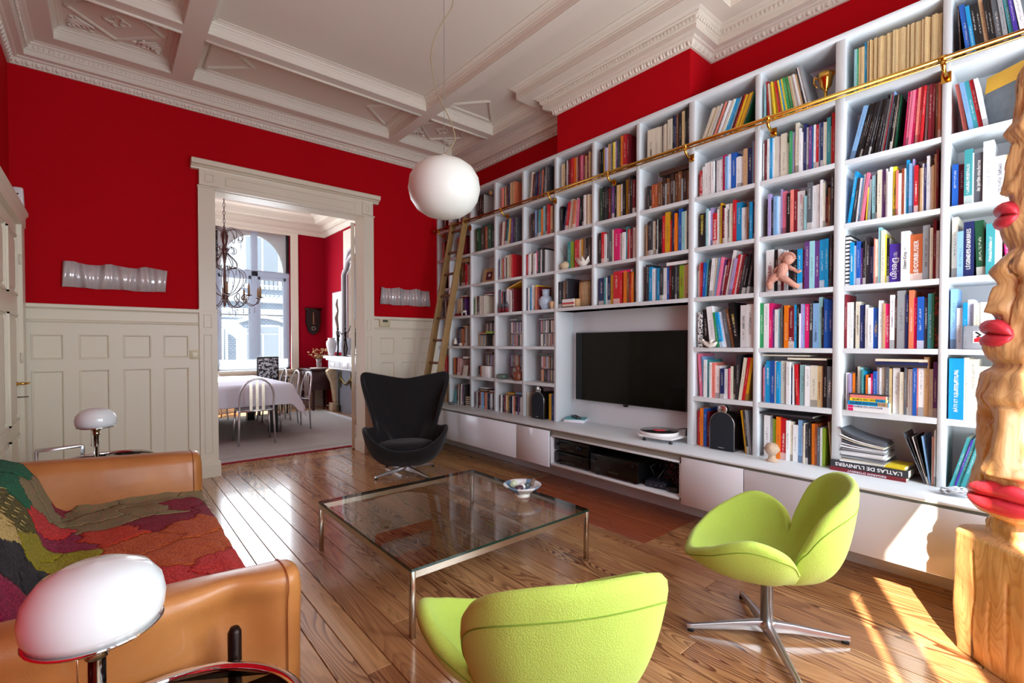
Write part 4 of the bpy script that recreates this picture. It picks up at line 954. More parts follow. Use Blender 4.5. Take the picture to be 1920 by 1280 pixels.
vs = []; fs = []; NA, NZ = 220, 320
CRK = [(R(118), 0, .46, .020), (R(160), .03, .40, .014), (R(142), .0, .30, .010), (R(186), .05, .45, .016), (R(128), .60, 1.16, .022), (R(175), .70, 1.0, .012), (R(140), 1.3, 1.7, .010)]
for j in range(NZ + 1):
    z = 2.47 * j / NZ; r0 = cubic(RT, z, 1)
    for i in range(NA):
        a = 2 * pi * i / NA; r_ = r0
        if z < tz(.478):       # squared block
            q = max(abs(cos(a - R(136))), abs(sin(a - R(136)))); r_ = min(r0 * .88 / q, r0 * 1.12 - .02 * (1 - q))
            r_ += .004 * noise.noise(Vector((cos(a) * 6, sin(a) * 6, z * 1.5)))
        else:
            r_ += .008 * noise.noise(Vector((cos(a) * 2.5, sin(a) * 2.5, z * 5))) + .004 * noise.noise(Vector((cos(a) * 8, sin(a) * 8, z * 14)))
            for zm, zt, fa, fr_ in FACES:
                h = zt - zm; d = adiff(a, fa)
                if zm - .12 < z < zt + .05:
                    # chin, cheeks, nose ridge, brow, eye sockets
                    r_ += .028 * gaus(z - (zm - .03), .06) * gaus(d, .6)
                    nz = (z - (zm + .09)) / (h - .22)
                    if 0 <= nz <= 1: r_ += (.050 * (1 - nz) ** .7 + .016) * (fr_ / .19) ** 1.3 * gaus(d, .17 + .05 * (1 - nz)) * (1 if nz > .04 else nz / .04)
                    r_ += .018 * gaus(z - (zm + .12), .035) * (gaus(d - .28, .13) + gaus(d + .28, .13))
                    r_ += .028 * gaus(z - (zm + h * .80), .035) * gaus(d, .95)
                    r_ -= .032 * gaus(z - (zm + h * .60), .05) * (gaus(d - .52, .24) + gaus(d + .52, .24))
                    r_ += .020 * gaus(z - (zm + h * .57), .018) * (gaus(d - .52, .18) + gaus(d + .52, .18))
                    r_ -= .012 * gaus(z - (zm + .05), .03) * gaus(d, .5)
        for ac, za, zb, dp in CRK:
            if za < z < zb: r_ -= dp * gaus(adiff(a, ac + .10 * noise.noise(Vector((0, ac * 9, z * 4)))), .022) * min(1, (z - za) * 25, (zb - z) * 25)
        fq = noise.noise(Vector((cos(a) * 3.4, sin(a) * 3.4, z * 9 + 5))); r_ += (.010 if z > tz(.478) else .005) * round(fq * 4) / 4
        vs.append((r_ * cos(a), r_ * sin(a), z))
for j in range(NZ):
    for i in range(NA): fs.append((j * NA + i, j * NA + (i + 1) % NA, (j + 1) * NA + (i + 1) % NA, (j + 1) * NA + i))
fs.append(tuple(reversed(range(NA)))); fs.append(tuple(NZ * NA + i for i in range(NA)))
MB().add(vs, fs, True).build('carved_trunk', M_totem, tt, fix=False)
def lips(zm, fa, rr, wid, th_):
    for up in (1, -1):
        vs = []; fs = []; N, K = 26, 12
        for i in range(N + 1):
            u = -1 + 2 * i / N; a = fa + u * wid; env = (1 - u * u) ** .55 if abs(u) < 1 else 0
            cup = 1 - .28 * gaus(u, .16) if up > 0 else 1.0
            H = th_ * env * cup + .002; zc = zm + up * (H * .55 + .0015) + .012 * abs(u) * (-1)
            for k in range(K):
                t = 2 * pi * k / K; rad = rr + (.034 * env + .004) * cos(t) ; vs.append((rad * cos(a), rad * sin(a), zc + H * .62 * sin(t)))
        for i in range(N):
            for k in range(K): fs.append((i * K + k, i * K + (k + 1) % K, (i + 1) * K + (k + 1) % K, (i + 1) * K + k))
        fs += [tuple(range(K)), tuple(N * K + k for k in range(K))]
        MB().add(vs, fs, True).build('upper_lip' if up > 0 else 'lower_lip', M_lips, tt)
lips(tz(.675), FA, .212, .66, .052); lips(tz(1.345), FA - R(38), .150, .62, .050); lips(tz(1.845), FA - R(45), .113, .62, .046)
# ------------------------------------------------------------ dining room
DX0, DX1, DY0, DY1, DZ = -0.75, 3.56, 5.72, 10.30, 3.95
df = struct(MB().box(DX0, 5.72, -0.06, DX1 + .2, DY1, -0.022).build('floor_dining', M_plank))
x = DX0; rp = random.Random(11)
while x < DX1:
    w = rp.choice((.115, .125)); y = 5.72
    cut = rp.uniform(7.5, 9.6); plank(x, min(x + w, DX1), 5.72, cut, M_plank, df); plank(x, min(x + w, DX1), cut, DY1, M_plank, df); x += w
WX0, WX1, WZa, WZb = 1.56, 2.87, .78, 3.50
dw = MB().box(DX0, DY1, 0, WX0, DY1 + .35, DZ).box(WX1, DY1, 0, DX1 + .2, DY1 + .35, DZ).box(WX0, DY1, 0, WX1, DY1 + .35, WZa).box(WX0, DY1, WZb, WX1, DY1 + .35, DZ)
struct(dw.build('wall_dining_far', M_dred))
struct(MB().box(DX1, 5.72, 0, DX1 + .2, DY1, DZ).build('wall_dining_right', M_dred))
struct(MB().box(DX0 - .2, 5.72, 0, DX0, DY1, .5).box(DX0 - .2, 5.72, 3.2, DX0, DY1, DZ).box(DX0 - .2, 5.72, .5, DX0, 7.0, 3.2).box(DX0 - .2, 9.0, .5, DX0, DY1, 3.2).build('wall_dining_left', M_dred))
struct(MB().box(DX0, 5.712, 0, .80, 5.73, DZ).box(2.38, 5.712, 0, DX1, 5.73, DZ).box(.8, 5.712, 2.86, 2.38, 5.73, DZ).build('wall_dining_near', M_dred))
struct(MB().box(DX0 - .2, 5.72, DZ, DX1 + .2, DY1 + .3, DZ + .06).build('ceiling_dining', mat('dining_ceiling', (222, 216, 224), .6)))
DR = [(DX0, 5.73), (DX1, 5.73), (DX1, DY1), (DX0, DY1)]
struct(sweep(DR, [(0, 3.53), (.02, 3.53), (.03, 3.56), (.06, 3.60), (.06, 3.615), (.11, 3.62), (.11, 3.66), (.14, 3.70), (.20, 3.71), (.30, 3.72), (.31, 3.80), (.34, 3.84), (.42, 3.86), (.43, 3.90), (.46, 3.95)], 'trim_7', M_plaster))
# low boarding under the sill
t8 = struct(MB().box(DX0, DY1 - .02, 0, DX1, DY1, .70).build('trim_8', M_cream))
for k in range(4): MB().prism([(DY1 - .02, .155 + .135 * k), (DY1 - .034, .16 + .135 * k), (DY1 - .034, .28 + .135 * k), (DY1 - .02, .285 + .135 * k)], 'x', DX0, DX1).build('board', M_cream, t8)
MB().box(DX0, DY1 - .045, 0, DX1, DY1, .15).build('baseboard', M_cream, t8); MB().prism([(DY1, .70), (DY1 - .05, .71), (DY1 - .05, .735), (DY1, .745)], 'x', DX0, DX1).build('dado_cap', M_cream, t8)
# window
wf = struct(MB().box(WX0 - .16, DY1 - .03, .74, WX0, DY1 + .02, 3.53).box(WX1, DY1 - .03, .74, WX1 + .14, DY1 + .02, 3.53).box(WX0, DY1 - .03, WZb - .02, WX1, DY1 + .02, 3.53).box(WX0 - .1, DY1 - .09, .74, WX1 + .1, DY1 + .2, .785).build('window_1', M_cream))
M_fr = mat('window_paint', (214, 226, 240), .45); yf = DY1 + .10
fr = MB().box(WX0, yf, WZa, WX0 + .06, yf + .06, WZb).box(WX1 - .06, yf, WZa, WX1, yf + .06, WZb).box(WX0, yf, WZa, WX1, yf + .06, WZa + .09)
xm = 2.235; fr.box(xm - .055, yf - .01, WZa, xm + .055, yf + .07, WZb).box(WX0, yf - .01, 2.62, WX1, yf + .07, 2.72)
for a, b in ((WX0 + .06, xm - .055), (xm + .055, WX1 - .06)): fr.box(a, yf + .005, .87, a + .05, yf + .05, 2.62).box(b - .05, yf + .005, .87, b, yf + .05, 2.62).box(a, yf + .005, .87, b, yf + .05, .94).box(a, yf + .005, 2.56, b, yf + .05, 2.62)
fr.build('frame', M_fr, wf)
# arched spandrels above the transom
NA_ = 24
for sx in (-1, 1):
    x_out = xm + sx * (WX1 - xm) if sx > 0 else WX0; hw_ = abs(x_out - xm) - .10; pts = []
    arc = [(xm + sx * hw_ * sin(t), 2.70 + .72 * cos(t)) for t in [pi / 2 * k / NA_ for k in range(NA_ + 1)]]
    mb = MB()
    for (a0, b0), (a1, b1) in zip(arc, arc[1:]):
        for yy in (yf + .0, yf + .055): mb.add([(a0, yy, b0), (a1, yy, b1), (a1, yy, WZb), (a0, yy, WZb)], [(0, 1, 2, 3)])
        mb.add([(a0, yf, b0), (a1, yf, b1), (a1, yf + .055, b1), (a0, yf + .055, b0)], [(0, 1, 2, 3)])
    mb.box(min(x_out, xm + sx * hw_), yf, 2.70, max(x_out, xm + sx * hw_), yf + .055, WZb); mb.build('spandrel', mat('spandrel_white', (222, 220, 212), .6), wf, fix=False)
M_pane = thin_glass('window_glass')
for a, b, c, d in ((WX0 + .11, xm - .105, .94, 2.56), (xm + .105, WX1 - .11, .94, 2.56), (WX0 + .06, xm - .055, 2.72, WZb - .02), (xm + .055, WX1 - .06, 2.72, WZb - .02)):
    MB().add([(a, yf + .03, c), (b, yf + .03, c), (b, yf + .03, d), (a, yf + .03, d)], [(0, 1, 2, 3)]).build('pane', M_pane, wf)
# sheer blind
bl_ = tag(MB().add([(WX0 + .01, DY1 + .05, .82), (WX1 - .01, DY1 + .05, .82), (WX1 - .01, DY1 + .05, 3.47), (WX0 + .01, DY1 + .05, 3.47)], [(0, 1, 2, 3)]).build('sheer_blind', thin_glass('sheer_fabric', (.80, .83, .87), 1.0, .16)), 'fine translucent blind hanging inside the arched dining room window', 'blind')
# house across the street
def brick_mat():
    m = mat('white_painted_brick', (205, 214, 222), .8); n, l, b = nodes_of(m); tc = n.new('ShaderNodeTexCoord'); mp = n.new('ShaderNodeMapping'); mp.inputs['Rotation'].default_value = (R(90), 0, 0)
    l.new(tc.outputs['Object'], mp.inputs[0]); br = n.new('ShaderNodeTexBrick'); br.inputs['Scale'].default_value = 4.2; br.inputs['Color1'].default_value = (*lin((186, 198, 210)), 1); br.inputs['Color2'].default_value = (*lin((170, 184, 198)), 1); br.inputs['Mortar'].default_value = (*lin((120, 134, 150)), 1)
    br.inputs['Mortar Size'].default_value = .03; l.new(mp.outputs[0], br.inputs['Vector']); l.new(br.outputs[0], b.inputs['Base Color']); bp = n.new('ShaderNodeBump'); bp.inputs['Strength'].default_value = .6; l.new(br.outputs[1], bp.inputs['Height']); bp.invert = True; l.new(bp.outputs[0], b.inputs['Normal']); return m
HY = 17.0
hs = thing('town_house', 'white painted brick town house across the street, seen through the dining room window', 'building', (4, HY, -1))
HL = (-4, -HY, 1)
MB().box(-4, HY, -1, 10, HY + .4, 8.5).build('facade', brick_mat(), hs, HL)
MB().box(-4, HY - .10, 2.62, 10, HY, 2.80).build('string_course', mat('stone_band', (176, 188, 200), .7), hs, HL)
M_hwin = mat('far_window', (120, 134, 150), .15)
def house_window(x0, x1, z0, z1, arch, rail=False):
    w = MB().box(x0, HY - .01, z0, x1, HY + .01, z1).build('window', mat('far_frame', (196, 206, 218), .5), hs, HL)
    k = 2 if x1 - x0 > .6 else 1
    for i in range(k): MB().box(x0 + .06 + (x1 - x0 - .06) * i / k, HY - .016, z0 + .06, x0 + (x1 - x0 - .06) * (i + 1) / k, HY - .009, z1 - .3).build('pane', M_hwin, w)
    MB().box(x0 + .06, HY - .016, z1 - .26, x1 - .06, HY - .009, z1 - .05).build('pane', M_hwin, w)
    if arch:
        pts = [(x0 - .18 + (x1 - x0 + .36) * t / 10, z1 + .10 + .16 * sin(pi * t / 10)) for t in range(11)]; mb = MB()
        for (a, b), (c, d) in zip(pts, pts[1:]): mb.bar((a, HY - .02, b), (c, HY - .02, d), .10, .16, (0, 1, 0))
        mb.build('arch_lintel', mat('stone_band', ()), w)
    MB().box(x0 - .1, HY - .08, z0 - .10, x1 + .1, HY, z0).build('sill', mat('stone_band', ()), w)
    if rail:
        mb = MB().box(x0 - .05, HY - .30, z0 + .42, x1 + .05, HY - .28, z0 + .45)
        for q in range(9): mb.box(x0 + (x1 - x0) * q / 8 - .008, HY - .30, z0, x0 + (x1 - x0) * q / 8 + .008, HY - .285, z0 + .43)
        mb.build('railing', M_bronze, w)
for xw in (.6, 3.35, 6.1):
    house_window(xw, xw + 1.05, -.4, 1.9, True); house_window(xw, xw + 1.05, 3.15, 5.0, True, True); house_window(xw, xw + 1.05, 5.7, 7.3, True)
MB().tube([(2.75, HY - .12, -.6), (2.75, HY - .12, 1.75)], .05, 8).build('downpipe', mat('pipe_grey', (110, 120, 132), .5), hs, HL)
MB().tube([(-4, HY - .06, 2.25), (2, HY - .06, 2.20), (10, HY - .06, 2.27)], .018, 6).build('facade_cable', M_bronze, hs, HL)
struct(MB().box(-8, 10.7, -1.15, 14, 17, -1.0).build('floor_street', mat('asphalt', (120, 122, 124), .9)))

# rug
rg = thing('rug', 'pale woven rug with a red fringe under the dining table', 'rug', (1.6, 7.6, 0))
MB().box(-1.9, -1.66, 0.001, 1.55, 2.0, .009).build('pile', M_rug, rg)
fg = MB(); rr = random.Random(2)
for k in range(230):
    x_ = -1.9 + 3.45 * k / 229; L = rr.uniform(.05, .085); fg.add([(x_, -1.66, .003), (x_ + .02, -1.66, .003), (x_ + rr.uniform(-.02, .035), -1.66 - L, .002), (x_ + .01, -1.66, .012)], [(0, 1, 2), (0, 2, 3), (1, 3, 2)])
fg.box(-1.9, -1.68, .001, 1.55, -1.65, .011).build('fringe', M_fringe, rg, kind='stuff')
for y in (-1.50, -1.44, 1.7): MB().box(-1.88, y, .0085, 1.53, y + .008, .0096).build('border_line', mat('rug_line', (130, 110, 112), .95), rg)
# dining table: dark legs, cloth on top
dt = thing('dining_table', 'large dining table with square black legs under the white cloth', 'table', (1.04, 8.32, 0))
MB().box(-.98, -1.02, .70, .98, 1.05, .735).build('tabletop', M_black, dt)
for sx in (-1, 1):
    for sy in (-1, 1): MB().box(sx * .82 - .055 if sx > 0 else -.82 - .055, sy * .72 - .055, .01, sx * .82 + .055, sy * .72 + .055, .70).build('leg', M_black, dt)
TX0, TX1, TY0, TY1 = .02, 2.04, 7.20, 9.45
vs = []; fs = []; NX, NY = 40, 40; hang = .30
def cloth(u, v):
    x = TX0 - hang + (TX1 - TX0 + 2 * hang) * u; y = TY0 - hang + (TY1 - TY0 + 2 * hang) * v
    ox = max(0, TX0 - x, x - TX1); oy = max(0, TY0 - y, y - TY1); sx = 1 if x > TX1 else -1; sy = 1 if y > TY1 else -1
    cx_, cy_ = min(max(x, TX0), TX1), min(max(y, TY0), TY1)
    if ox == 0 and oy == 0: return (x, y, .745)
    d = math.hypot(ox, oy) * (1.18 if ox and oy else 1.0); fold = .018 * sin(x * 17) * (oy > 0) + .018 * sin(y * 15) * (ox > 0)
    sp = .22 if not (ox and oy) else .42
    return (cx_ + sx * (ox * sp + fold * (ox > 0)), cy_ + sy * (oy * sp + fold * (oy > 0)), .742 - d * (.97 if not (ox and oy) else 1.02))
for i in range(NX + 1):
    for j in range(NY + 1):
        # denser sampling near the edges
        f = lambda t: t
        vs.append(cloth(i / NX, j / NY))
for i in range(NX):
    for j in range(NY): a = i * (NY + 1) + j; fs.append((a, a + NY + 1, a + NY + 2, a + 1))
o = MB().add(vs, fs, True).build('tablecloth', M_linen, fix=False); o.modifiers.new('s', 'SOLIDIFY').thickness = .003; subsurf(o, 1); tag(o, 'white cloth hanging over the long dining table', 'tablecloth')
# chrome hoop-backed chairs
def hoop_chair():
    t = thing('hoop_chair', '', 'chair', (0, 0, 0), 0, 'chrome hoop-backed dining chairs')
    # faces +Y (towards the table), back at -Y
    pts = [(-.21, -.21, 0), (-.20, -.20, .30), (-.195, -.195, .47)] + [(-.195 * cos(a), -.215 - .05 * sin(a), .62 + .235 * sin(a)) for a in [pi * k / 12 for k in range(13)]] + [(.195, -.195, .47), (.20, -.20, .30), (.21, -.21, 0)]
    MB().tube(pts, .0125, 8).build('hoop_back', M_alu, t)
    for x in (-.07, 0, .07): MB().box(x - .017, -.232, .45, x + .017, -.226, .84 - abs(x) * .6).build('back_slat', M_steel, t)
    MB().tube([(-.20, -.20, .44), (.20, -.20, .44)], .011, 8).build('cross_rail', M_alu, t)
    for sx in (-1, 1): MB().tube([(sx * .20, .19, .44), (sx * .22, .23, 0)], .0115, 8).build('leg', M_alu, t)
    MB().tube([(-.2, -.2, .43), (-.2, .19, .43), (.2, .19, .43), (.2, -.2, .43)], .0115, 8).build('seat_ring', M_alu, t)
    bevel(MB().box(-.20, -.19, .43, .20, .20, .455).build('seat', M_black, t), .01, 2); return t
hc = hoop_chair(); hc.location = (1.485, 6.98, 0); hc.rotation_euler.z = R(-4); hc['label'] = 'nearest chrome hoop-backed chair with its back to the doorway'
for k, (x, y, a, lb) in enumerate(((2.16, 7.75, 92, 'chrome hoop-backed chair on the fireplace side, nearest the doorway'), (2.17, 8.40, 90, 'middle chrome hoop-backed chair on the fireplace side of the table'),
                                   (2.16, 9.05, 88, 'farthest chrome hoop-backed chair on the fireplace side of the table'), (.55, 6.98, 3, 'chrome hoop-backed chair half hidden behind the left door casing'))):
    copy_tree(hc, None, lb, (x, y, 0), R(a))
copy_tree(hc, None, 'chrome hoop-backed chair at the window end of the table, left of the patterned armchair', (1.35, 9.55, 0), R(182))
ac = thing('patterned_armchair', 'dark armchair with a black and white patterned back at the far end of the table', 'chair', (2.33, 9.68, 0), R(180))
o = bevel(MB().box(-.19, -.20, .45, .19, -.15, 1.06).build('back_frame', M_black, ac), .03, 4)
def leopard():
    m = mat('leopard_fabric', (200, 196, 196), .9); n, l, b = nodes_of(m); tc = n.new('ShaderNodeTexCoord'); v = n.new('ShaderNodeTexNoise'); v.inputs['Scale'].default_value = 34; l.new(tc.outputs['Object'], v.inputs['Vector'])
    r = n.new('ShaderNodeValToRGB'); r.color_ramp.elements[0].position = .47; r.color_ramp.elements[1].position = .53; r.color_ramp.elements[0].color = (.01, .01, .015, 1); r.color_ramp.elements[1].color = (.5, .5, .53, 1); l.new(v.outputs[0], r.inputs[0]); l.new(r.outputs[0], b.inputs['Base Color']); return m
bevel(MB().box(-.165, -.16, .50, .165, -.135, 1.03).build('back_cushion', leopard(), ac), .02, 3); bevel(MB().box(-.22, -.18, .42, .22, .25, .50).build('seat', leopard(), ac), .02, 3)
for sx in (-1, 1):
    bevel(MB().box(sx * .25 - .025, -.18, .66, sx * .25 + .025, .22, .69).build('armrest', M_black, ac), .008, 2)
    for y in (-.16, .2): MB().box(sx * .23 - .015, y - .015, 0, sx * .23 + .015, y + .015, .66 if y > 0 else .68).build('leg', M_black, ac)
# chest and vase
CHX = 3.36
ch = thing('carved_chest', 'dark carved wooden chest on legs beside the fireplace', 'chest', (3.27, 9.86, 0))
bevel(MB().box(-.25, -.36, .40, .25, .36, .78).build('body', M_darkwood, ch), .005, 1); bevel(MB().box(-.28, -.39, .78, .28, .39, .81).build('top', M_darkwood, ch), .004, 1)
for r_, (z0, z1) in enumerate(((.42, .52), (.55, .75))):
    for k in range(3):
        a = -.34 + .23 * k; dw_ = bevel(MB().box(-.262, a, z0, -.25, a + .21, z1).build('drawer', M_darkwood, ch), .004, 1); MB().ball((-.268, a + .105, (z0 + z1) / 2), .012, 8, 6).build('knob', M_bronze, dw_)
mb = MB()
for k in range(14): mb.ball((-.25, -.33 + .05 * k, .38), .03, 8, 6, (.4, 1, 1))
mb.build('carved_apron', M_darkwood, ch)
for sx in (-1, 1):
    for sy in (-1, 1): MB().box(sx * .22 - .025, sy * .33 - .025, 0, sx * .22 + .025, sy * .33 + .025, .40).build('leg', M_darkwood, ch)
fv = thing('flower_vase', 'small glass vase of dried flowers on the carved chest', 'vase', (3.22, 9.70, .812))
MB().lathe([(.035, 0), (.05, .06), (.045, .12), (.06, .17), (.055, .17), (.04, .12), (.0, .01)], 20).build('vase', mat('pink_glass', (190, 170, 170), .1, trans=.5), fv)
rf = random.Random(4); stt = MB(); hd_ = MB()
for k in range(42):
    a = rf.uniform(0, 2 * pi); L = rf.uniform(.05, .20); p = (cos(a) * L, sin(a) * L, .17 + rf.uniform(.03, .20)); stt.tube([(0, 0, .12), (p[0] * .5, p[1] * .5, .2), p], .0018, 4); hd_.ball(p, rf.uniform(.012, .024), 7, 5, (1, 1, .7))
stt.build('stems', mat('dry_stem', (120, 96, 60), .8), fv); hd_.build('dried_flowers', mat('dry_petal', (186, 150, 104), .9, vary=.5, vscale=18), fv, kind='stuff')
wb_ = tag(bevel(MB().box(3.08, 9.58, .812, 3.38, 9.82, .826).build('tray', M_chalk), .003, 1), 'flat white tray under the flower vase on the carved chest', 'tray'); fv.location.z = .827
# mask on the far wall
mk = thing('wall_mask', 'dark carved wooden mask on the red wall right of the dining window', 'mask', (3.30, DY1, 1.75))
MB().prism([(-.14, .26), (.14, .26), (.15, .0), (.10, -.20), (0, -.27), (-.10, -.20), (-.15, 0)], 'y', -.05, 0).build('face', M_bronze, mk)
MB().tube([(-.17, -.04, .27), (.17, -.04, .27)], .022, 8).build('brow', M_bronze, mk); MB().tube([(0, -.05, .2), (0, -.07, -.05)], [.012, .022], 8).build('nose', M_rung, mk)
MB().tube([(.035 * cos(t), -.055, -.13 + .035 * sin(t)) for t in [2 * pi * k / 12 for k in range(12)]], .010, 6, closed=True).build('mouth_ring', mat('mask_grey', (120, 112, 104), .5), mk)
# fireplace
FX = DX1; fp = thing('marble_fireplace', 'white marble fireplace with a carved frieze and veined scroll jambs', 'fireplace', (FX, 8.5, 0)); 
MB().box(-.33, -.98, 1.02, 0, .98, 1.07).box(-.30, -.93, .985, 0, .93, 1.02).build('mantel_shelf', M_marble, fp)
fz = MB().box(-.26, -.90, .82, 0, .90, .985).build('frieze', M_marble, fp)
for k in range(9): MB().box(-.268, .28 + .028 * k, .845, -.258, .293 + .028 * k, .96).build('flute', M_marble, fp)
for a, b in ((.56, .84), (-.10, .22), (-.45, -.16), (-.84, -.56)): bevel(MB().box(-.27, a, .85, -.255, b, .955).build('frieze_tablet', M_marble, fp), .006, 2)
for sy in (-1, 1):
    sc = [(-.32, .70), (-.34, .78), (-.30, .82), (-.20, .83), (-.02, .83), (-.02, .16), (-.20, .16), (-.22, .35), (-.25, .55)]
    o = bevel(MB().prism([(a, b) for a, b in sc], 'y', sy * .80 - .07, sy * .80 + .07).build('scroll_jamb', M_ymarble, fp), .02, 3)
    bevel(MB().box(-.26, sy * .80 - .09, 0, -.0, sy * .80 + .09, .16).build('jamb_foot', M_ymarble, fp), .008, 2)
MB().box(-.16, -.73, 0, -.14, .73, .82).build('grey_surround', mat('surround_grey', (112, 116, 128), .35, bump=.3, bscale=70, vary=.15, vscale=40), fp)
sw_ = MB()
for yc in (-.25, .25):
    sw_.tube([(-.17, yc - .22 + .44 * t / 12, .66 - .10 * sin(pi * t / 12)) for t in range(13)], .012, 6)
    for t in range(11): sw_.ball((-.175, yc - .2 + .04 * t, .66 - .11 * sin(pi * (t + .5) / 11.5)), .020, 7, 5)
for yc in (-.5, 0, .5): sw_.tube([(-.172, yc, .78), (-.178, yc, .62), (-.172, yc, .46)], [.006, .022, .004], 6)
sw_.build('bronze_garland', mat('gilt_bronze', (110, 92, 52), .35, .9), fp)
for yc in (-.60, .60): MB().tube([(-.17, yc, .08), (-.17, yc, .75)], .012, 6).build('bronze_rod', mat('gilt_green', (62, 66, 42), .4, .6), fp)
for yc in (-.58, .58): MB().box(-.20, yc - .05, .02, -.165, yc + .05, .13).build('corner_mount', mat('gilt_green', ()), fp)
struct(MB().box(2.95, 7.7, -.002, DX1 - .28, 9.55, .004).build('floor_hearth', M_marble))
# mirror over the mantel
mr = thing('mantel_mirror', 'tall mirror in a pale curved frame above the fireplace', 'mirror', (FX, 8.5, 1.07))
MB().box(-.03, -.70, 0, 0, .70, 2.4).build('trumeau_panel', M_plaster, mr)
mirror = MB().box(-.034, -.62, .02, -.03, .62, 1.75).build('glass', mat('mirror_silver', (236, 240, 242), .02, 1.0), mr)
pts = [(-.05, .66, 0), (-.05, .66, 1.55), (-.05, .60, 1.62), (-.05, .52, 1.66), (-.05, .44, 1.78), (-.05, .30, 1.86), (-.05, 0, 1.92), (-.05, -.30, 1.86), (-.05, -.44, 1.78), (-.05, -.52, 1.66), (-.05, -.60, 1.62), (-.05, -.66, 1.55), (-.05, -.66, 0)]
MB().tube(pts, .038, 10).build('frame', mat('frame_grey', (176, 172, 176), .35), mr)
MB().tube([(-.06, .5, 1.80), (-.07, .35, 1.95), (-.07, .2, 2.0), (-.07, .05, 2.08), (-.07, 0, 2.2)], [.012, .03, .022, .03, .01], 8).tube([(-.06, -.5, 1.80), (-.07, -.35, 1.95), (-.07, -.2, 2.0), (-.07, 0, 2.2)], [.012, .03, .022, .01], 8).build('crest', mat('frame_grey', ()), mr)
pc = thing('framed_drawing', 'large framed figure drawing leaning on the right dining room wall', 'picture', (3.53, 9.50, .83))
MB().box(0, -.30, .30, .02, .30, 1.50).build('frame', mat('pale_frame', (196, 200, 206), .4), pc).location = (0, 0, 0)
MB().box(-.003, -.27, .33, .001, .27, 1.47).build('sheet', mat('drawing_paper', (206, 210, 218), .7), pc)
MB().tube([(-.006, .0, 1.36), (-.006, .03, 1.25), (-.006, -.03, 1.12), (-.006, .04, .98), (-.006, -.02, .80), (-.006, .02, .60), (-.006, .05, .45)], [.01, .03, .02, .045, .03, .014, .005], 6).build('ink_figure', mat('ink_brown', (104, 78, 64), .8), pc)
uv_ = tag(MB().lathe([(.05, 0), (.055, .02), (.08, .12), (.10, .22), (.095, .27), (.06, .31), (.075, .34), (.065, .34), (.05, .31), (0, .30)], 28, (3.35, 9.36, 1.072)).build('white_urn', M_marble), 'white ribbed urn on the left end of the mantelpiece', 'vase')
def bronze_fig(loc, rz, lb, ph):
    t = thing('bronze_figure', lb, 'figurine', loc, rz, 'pair of bronze dancing figures on the mantelpiece')
    MB().lathe([(.05, 0), (.05, .012), (0, .014)], 20).build('base', M_bronze, t)
    b = MB(); 
    b.tube([(.03, 0, .012), (.045, .0, .12), (.02, 0, .25), (0, 0, .30)], [.010, .014, .018, .022], 8); b.tube([(-.05, .02, .012), (-.04 - .02 * ph, 0, .13), (-.02, 0, .25), (0, 0, .30)], [.010, .014, .018, .022], 8)
    b.tube([(0, 0, .28), (.0, 0, .34), (.005, 0, .42), (.0, 0, .47)], [.026, .022, .034, .012], 10); b.ball((.004, 0, .505), .022, 10, 8, (.85, .85, 1.2))
    b.tube([(.03, 0, .43), (.09, .02, .40), (.15, .03, .46)], [.012, .010, .007], 8); b.tube([(-.03, 0, .43), (-.09, -.02, .40 + .06 * ph), (-.13, -.03, .36 + .2 * ph)], [.012, .010, .007], 8); b.build('figure', M_bronze, t); return t
bronze_fig((3.35, 9.02, 1.072), R(70), 'left bronze dancing figure on the mantelpiece in front of the mirror', 0)
bronze_fig((3.35, 8.66, 1.072), R(100), 'right bronze dancing figure with a raised arm on the mantelpiece', 1)

# chandelier
cl_ = thing('chandelier', 'wrought scroll chandelier with crystal drops and candle lights in the dining room', 'chandelier', (1.10, 6.62, 1.80))
M_iron = mat('chandelier_iron', (104, 86, 82), .3, .7); M_crystal = thin_glass('crystal', (.92, .94, .97), 1.8)
mb = MB()
for k in range(22):      # chain
    z = .92 + .048 * k; d = (.011, 0) if k % 2 else (0, .011); mb.tube([(d[0] * cos(t), d[1] * cos(t), z + .03 * sin(t)) for t in [2 * pi * q / 8 for q in range(8)]], .0035, 5, closed=True)
mb.build('chain', M_iron, cl_)
def scroll(pts, a, r_=.0055):
    return [(x * cos(a), x * sin(a), z) for x, z in smooth_2(pts)]
def smooth_2(P): return [(p.x, p.z) for p in smooth_pts([(x, 0, z) for x, z in P], 4)]
for k in range(10):
    a = 2 * pi * k / 10 + .2; mb = MB()
    mb.tube(scroll([(.02, .78), (.05, .86), (.12, .88), (.19, .83), (.20, .76), (.165, .74), (.15, .78)], a), .0044, 5)
    mb.tube(scroll([(.03, .60), (.07, .66), (.12, .64), (.12, .59), (.08, .585)], a + .2), .0035, 5)
    mb.tube(scroll([(.02, .60), (.07, .55), (.13, .48), (.13, .42), (.07, .41), (.05, .44)], a), .0044, 5)
    mb.tube(scroll([(.04, .38), (.12, .42), (.21, .36), (.22, .26), (.15, .14), (.06, .08), (.02, .06)], a + .1), .0042, 5)
    mb.tube(scroll([(.02, .08), (.06, -.02), (.13, -.06), (.21, -.02), (.24, .06), (.21, .10), (.185, .06), (.22, .02), (.30, -.03), (.36, .0), (.385, .06)], a), .0048, 6)
    mb.build('scroll_arm', M_iron, cl_)
    MB().lathe([(.004, .055), (.032, .065), (.034, .072), (.012, .075), (.0, .075)], 12, (.385 * cos(a), .385 * sin(a), 0)).build('drip_pan', M_iron, cl_)
    MB().lathe([(.0125, .072), (.0125, .17), (.009, .185), (.004, .205), (0, .21)], 10, (.385 * cos(a), .385 * sin(a), 0)).build('candle', mat('candle_tan', (168, 140, 104), .6), cl_)
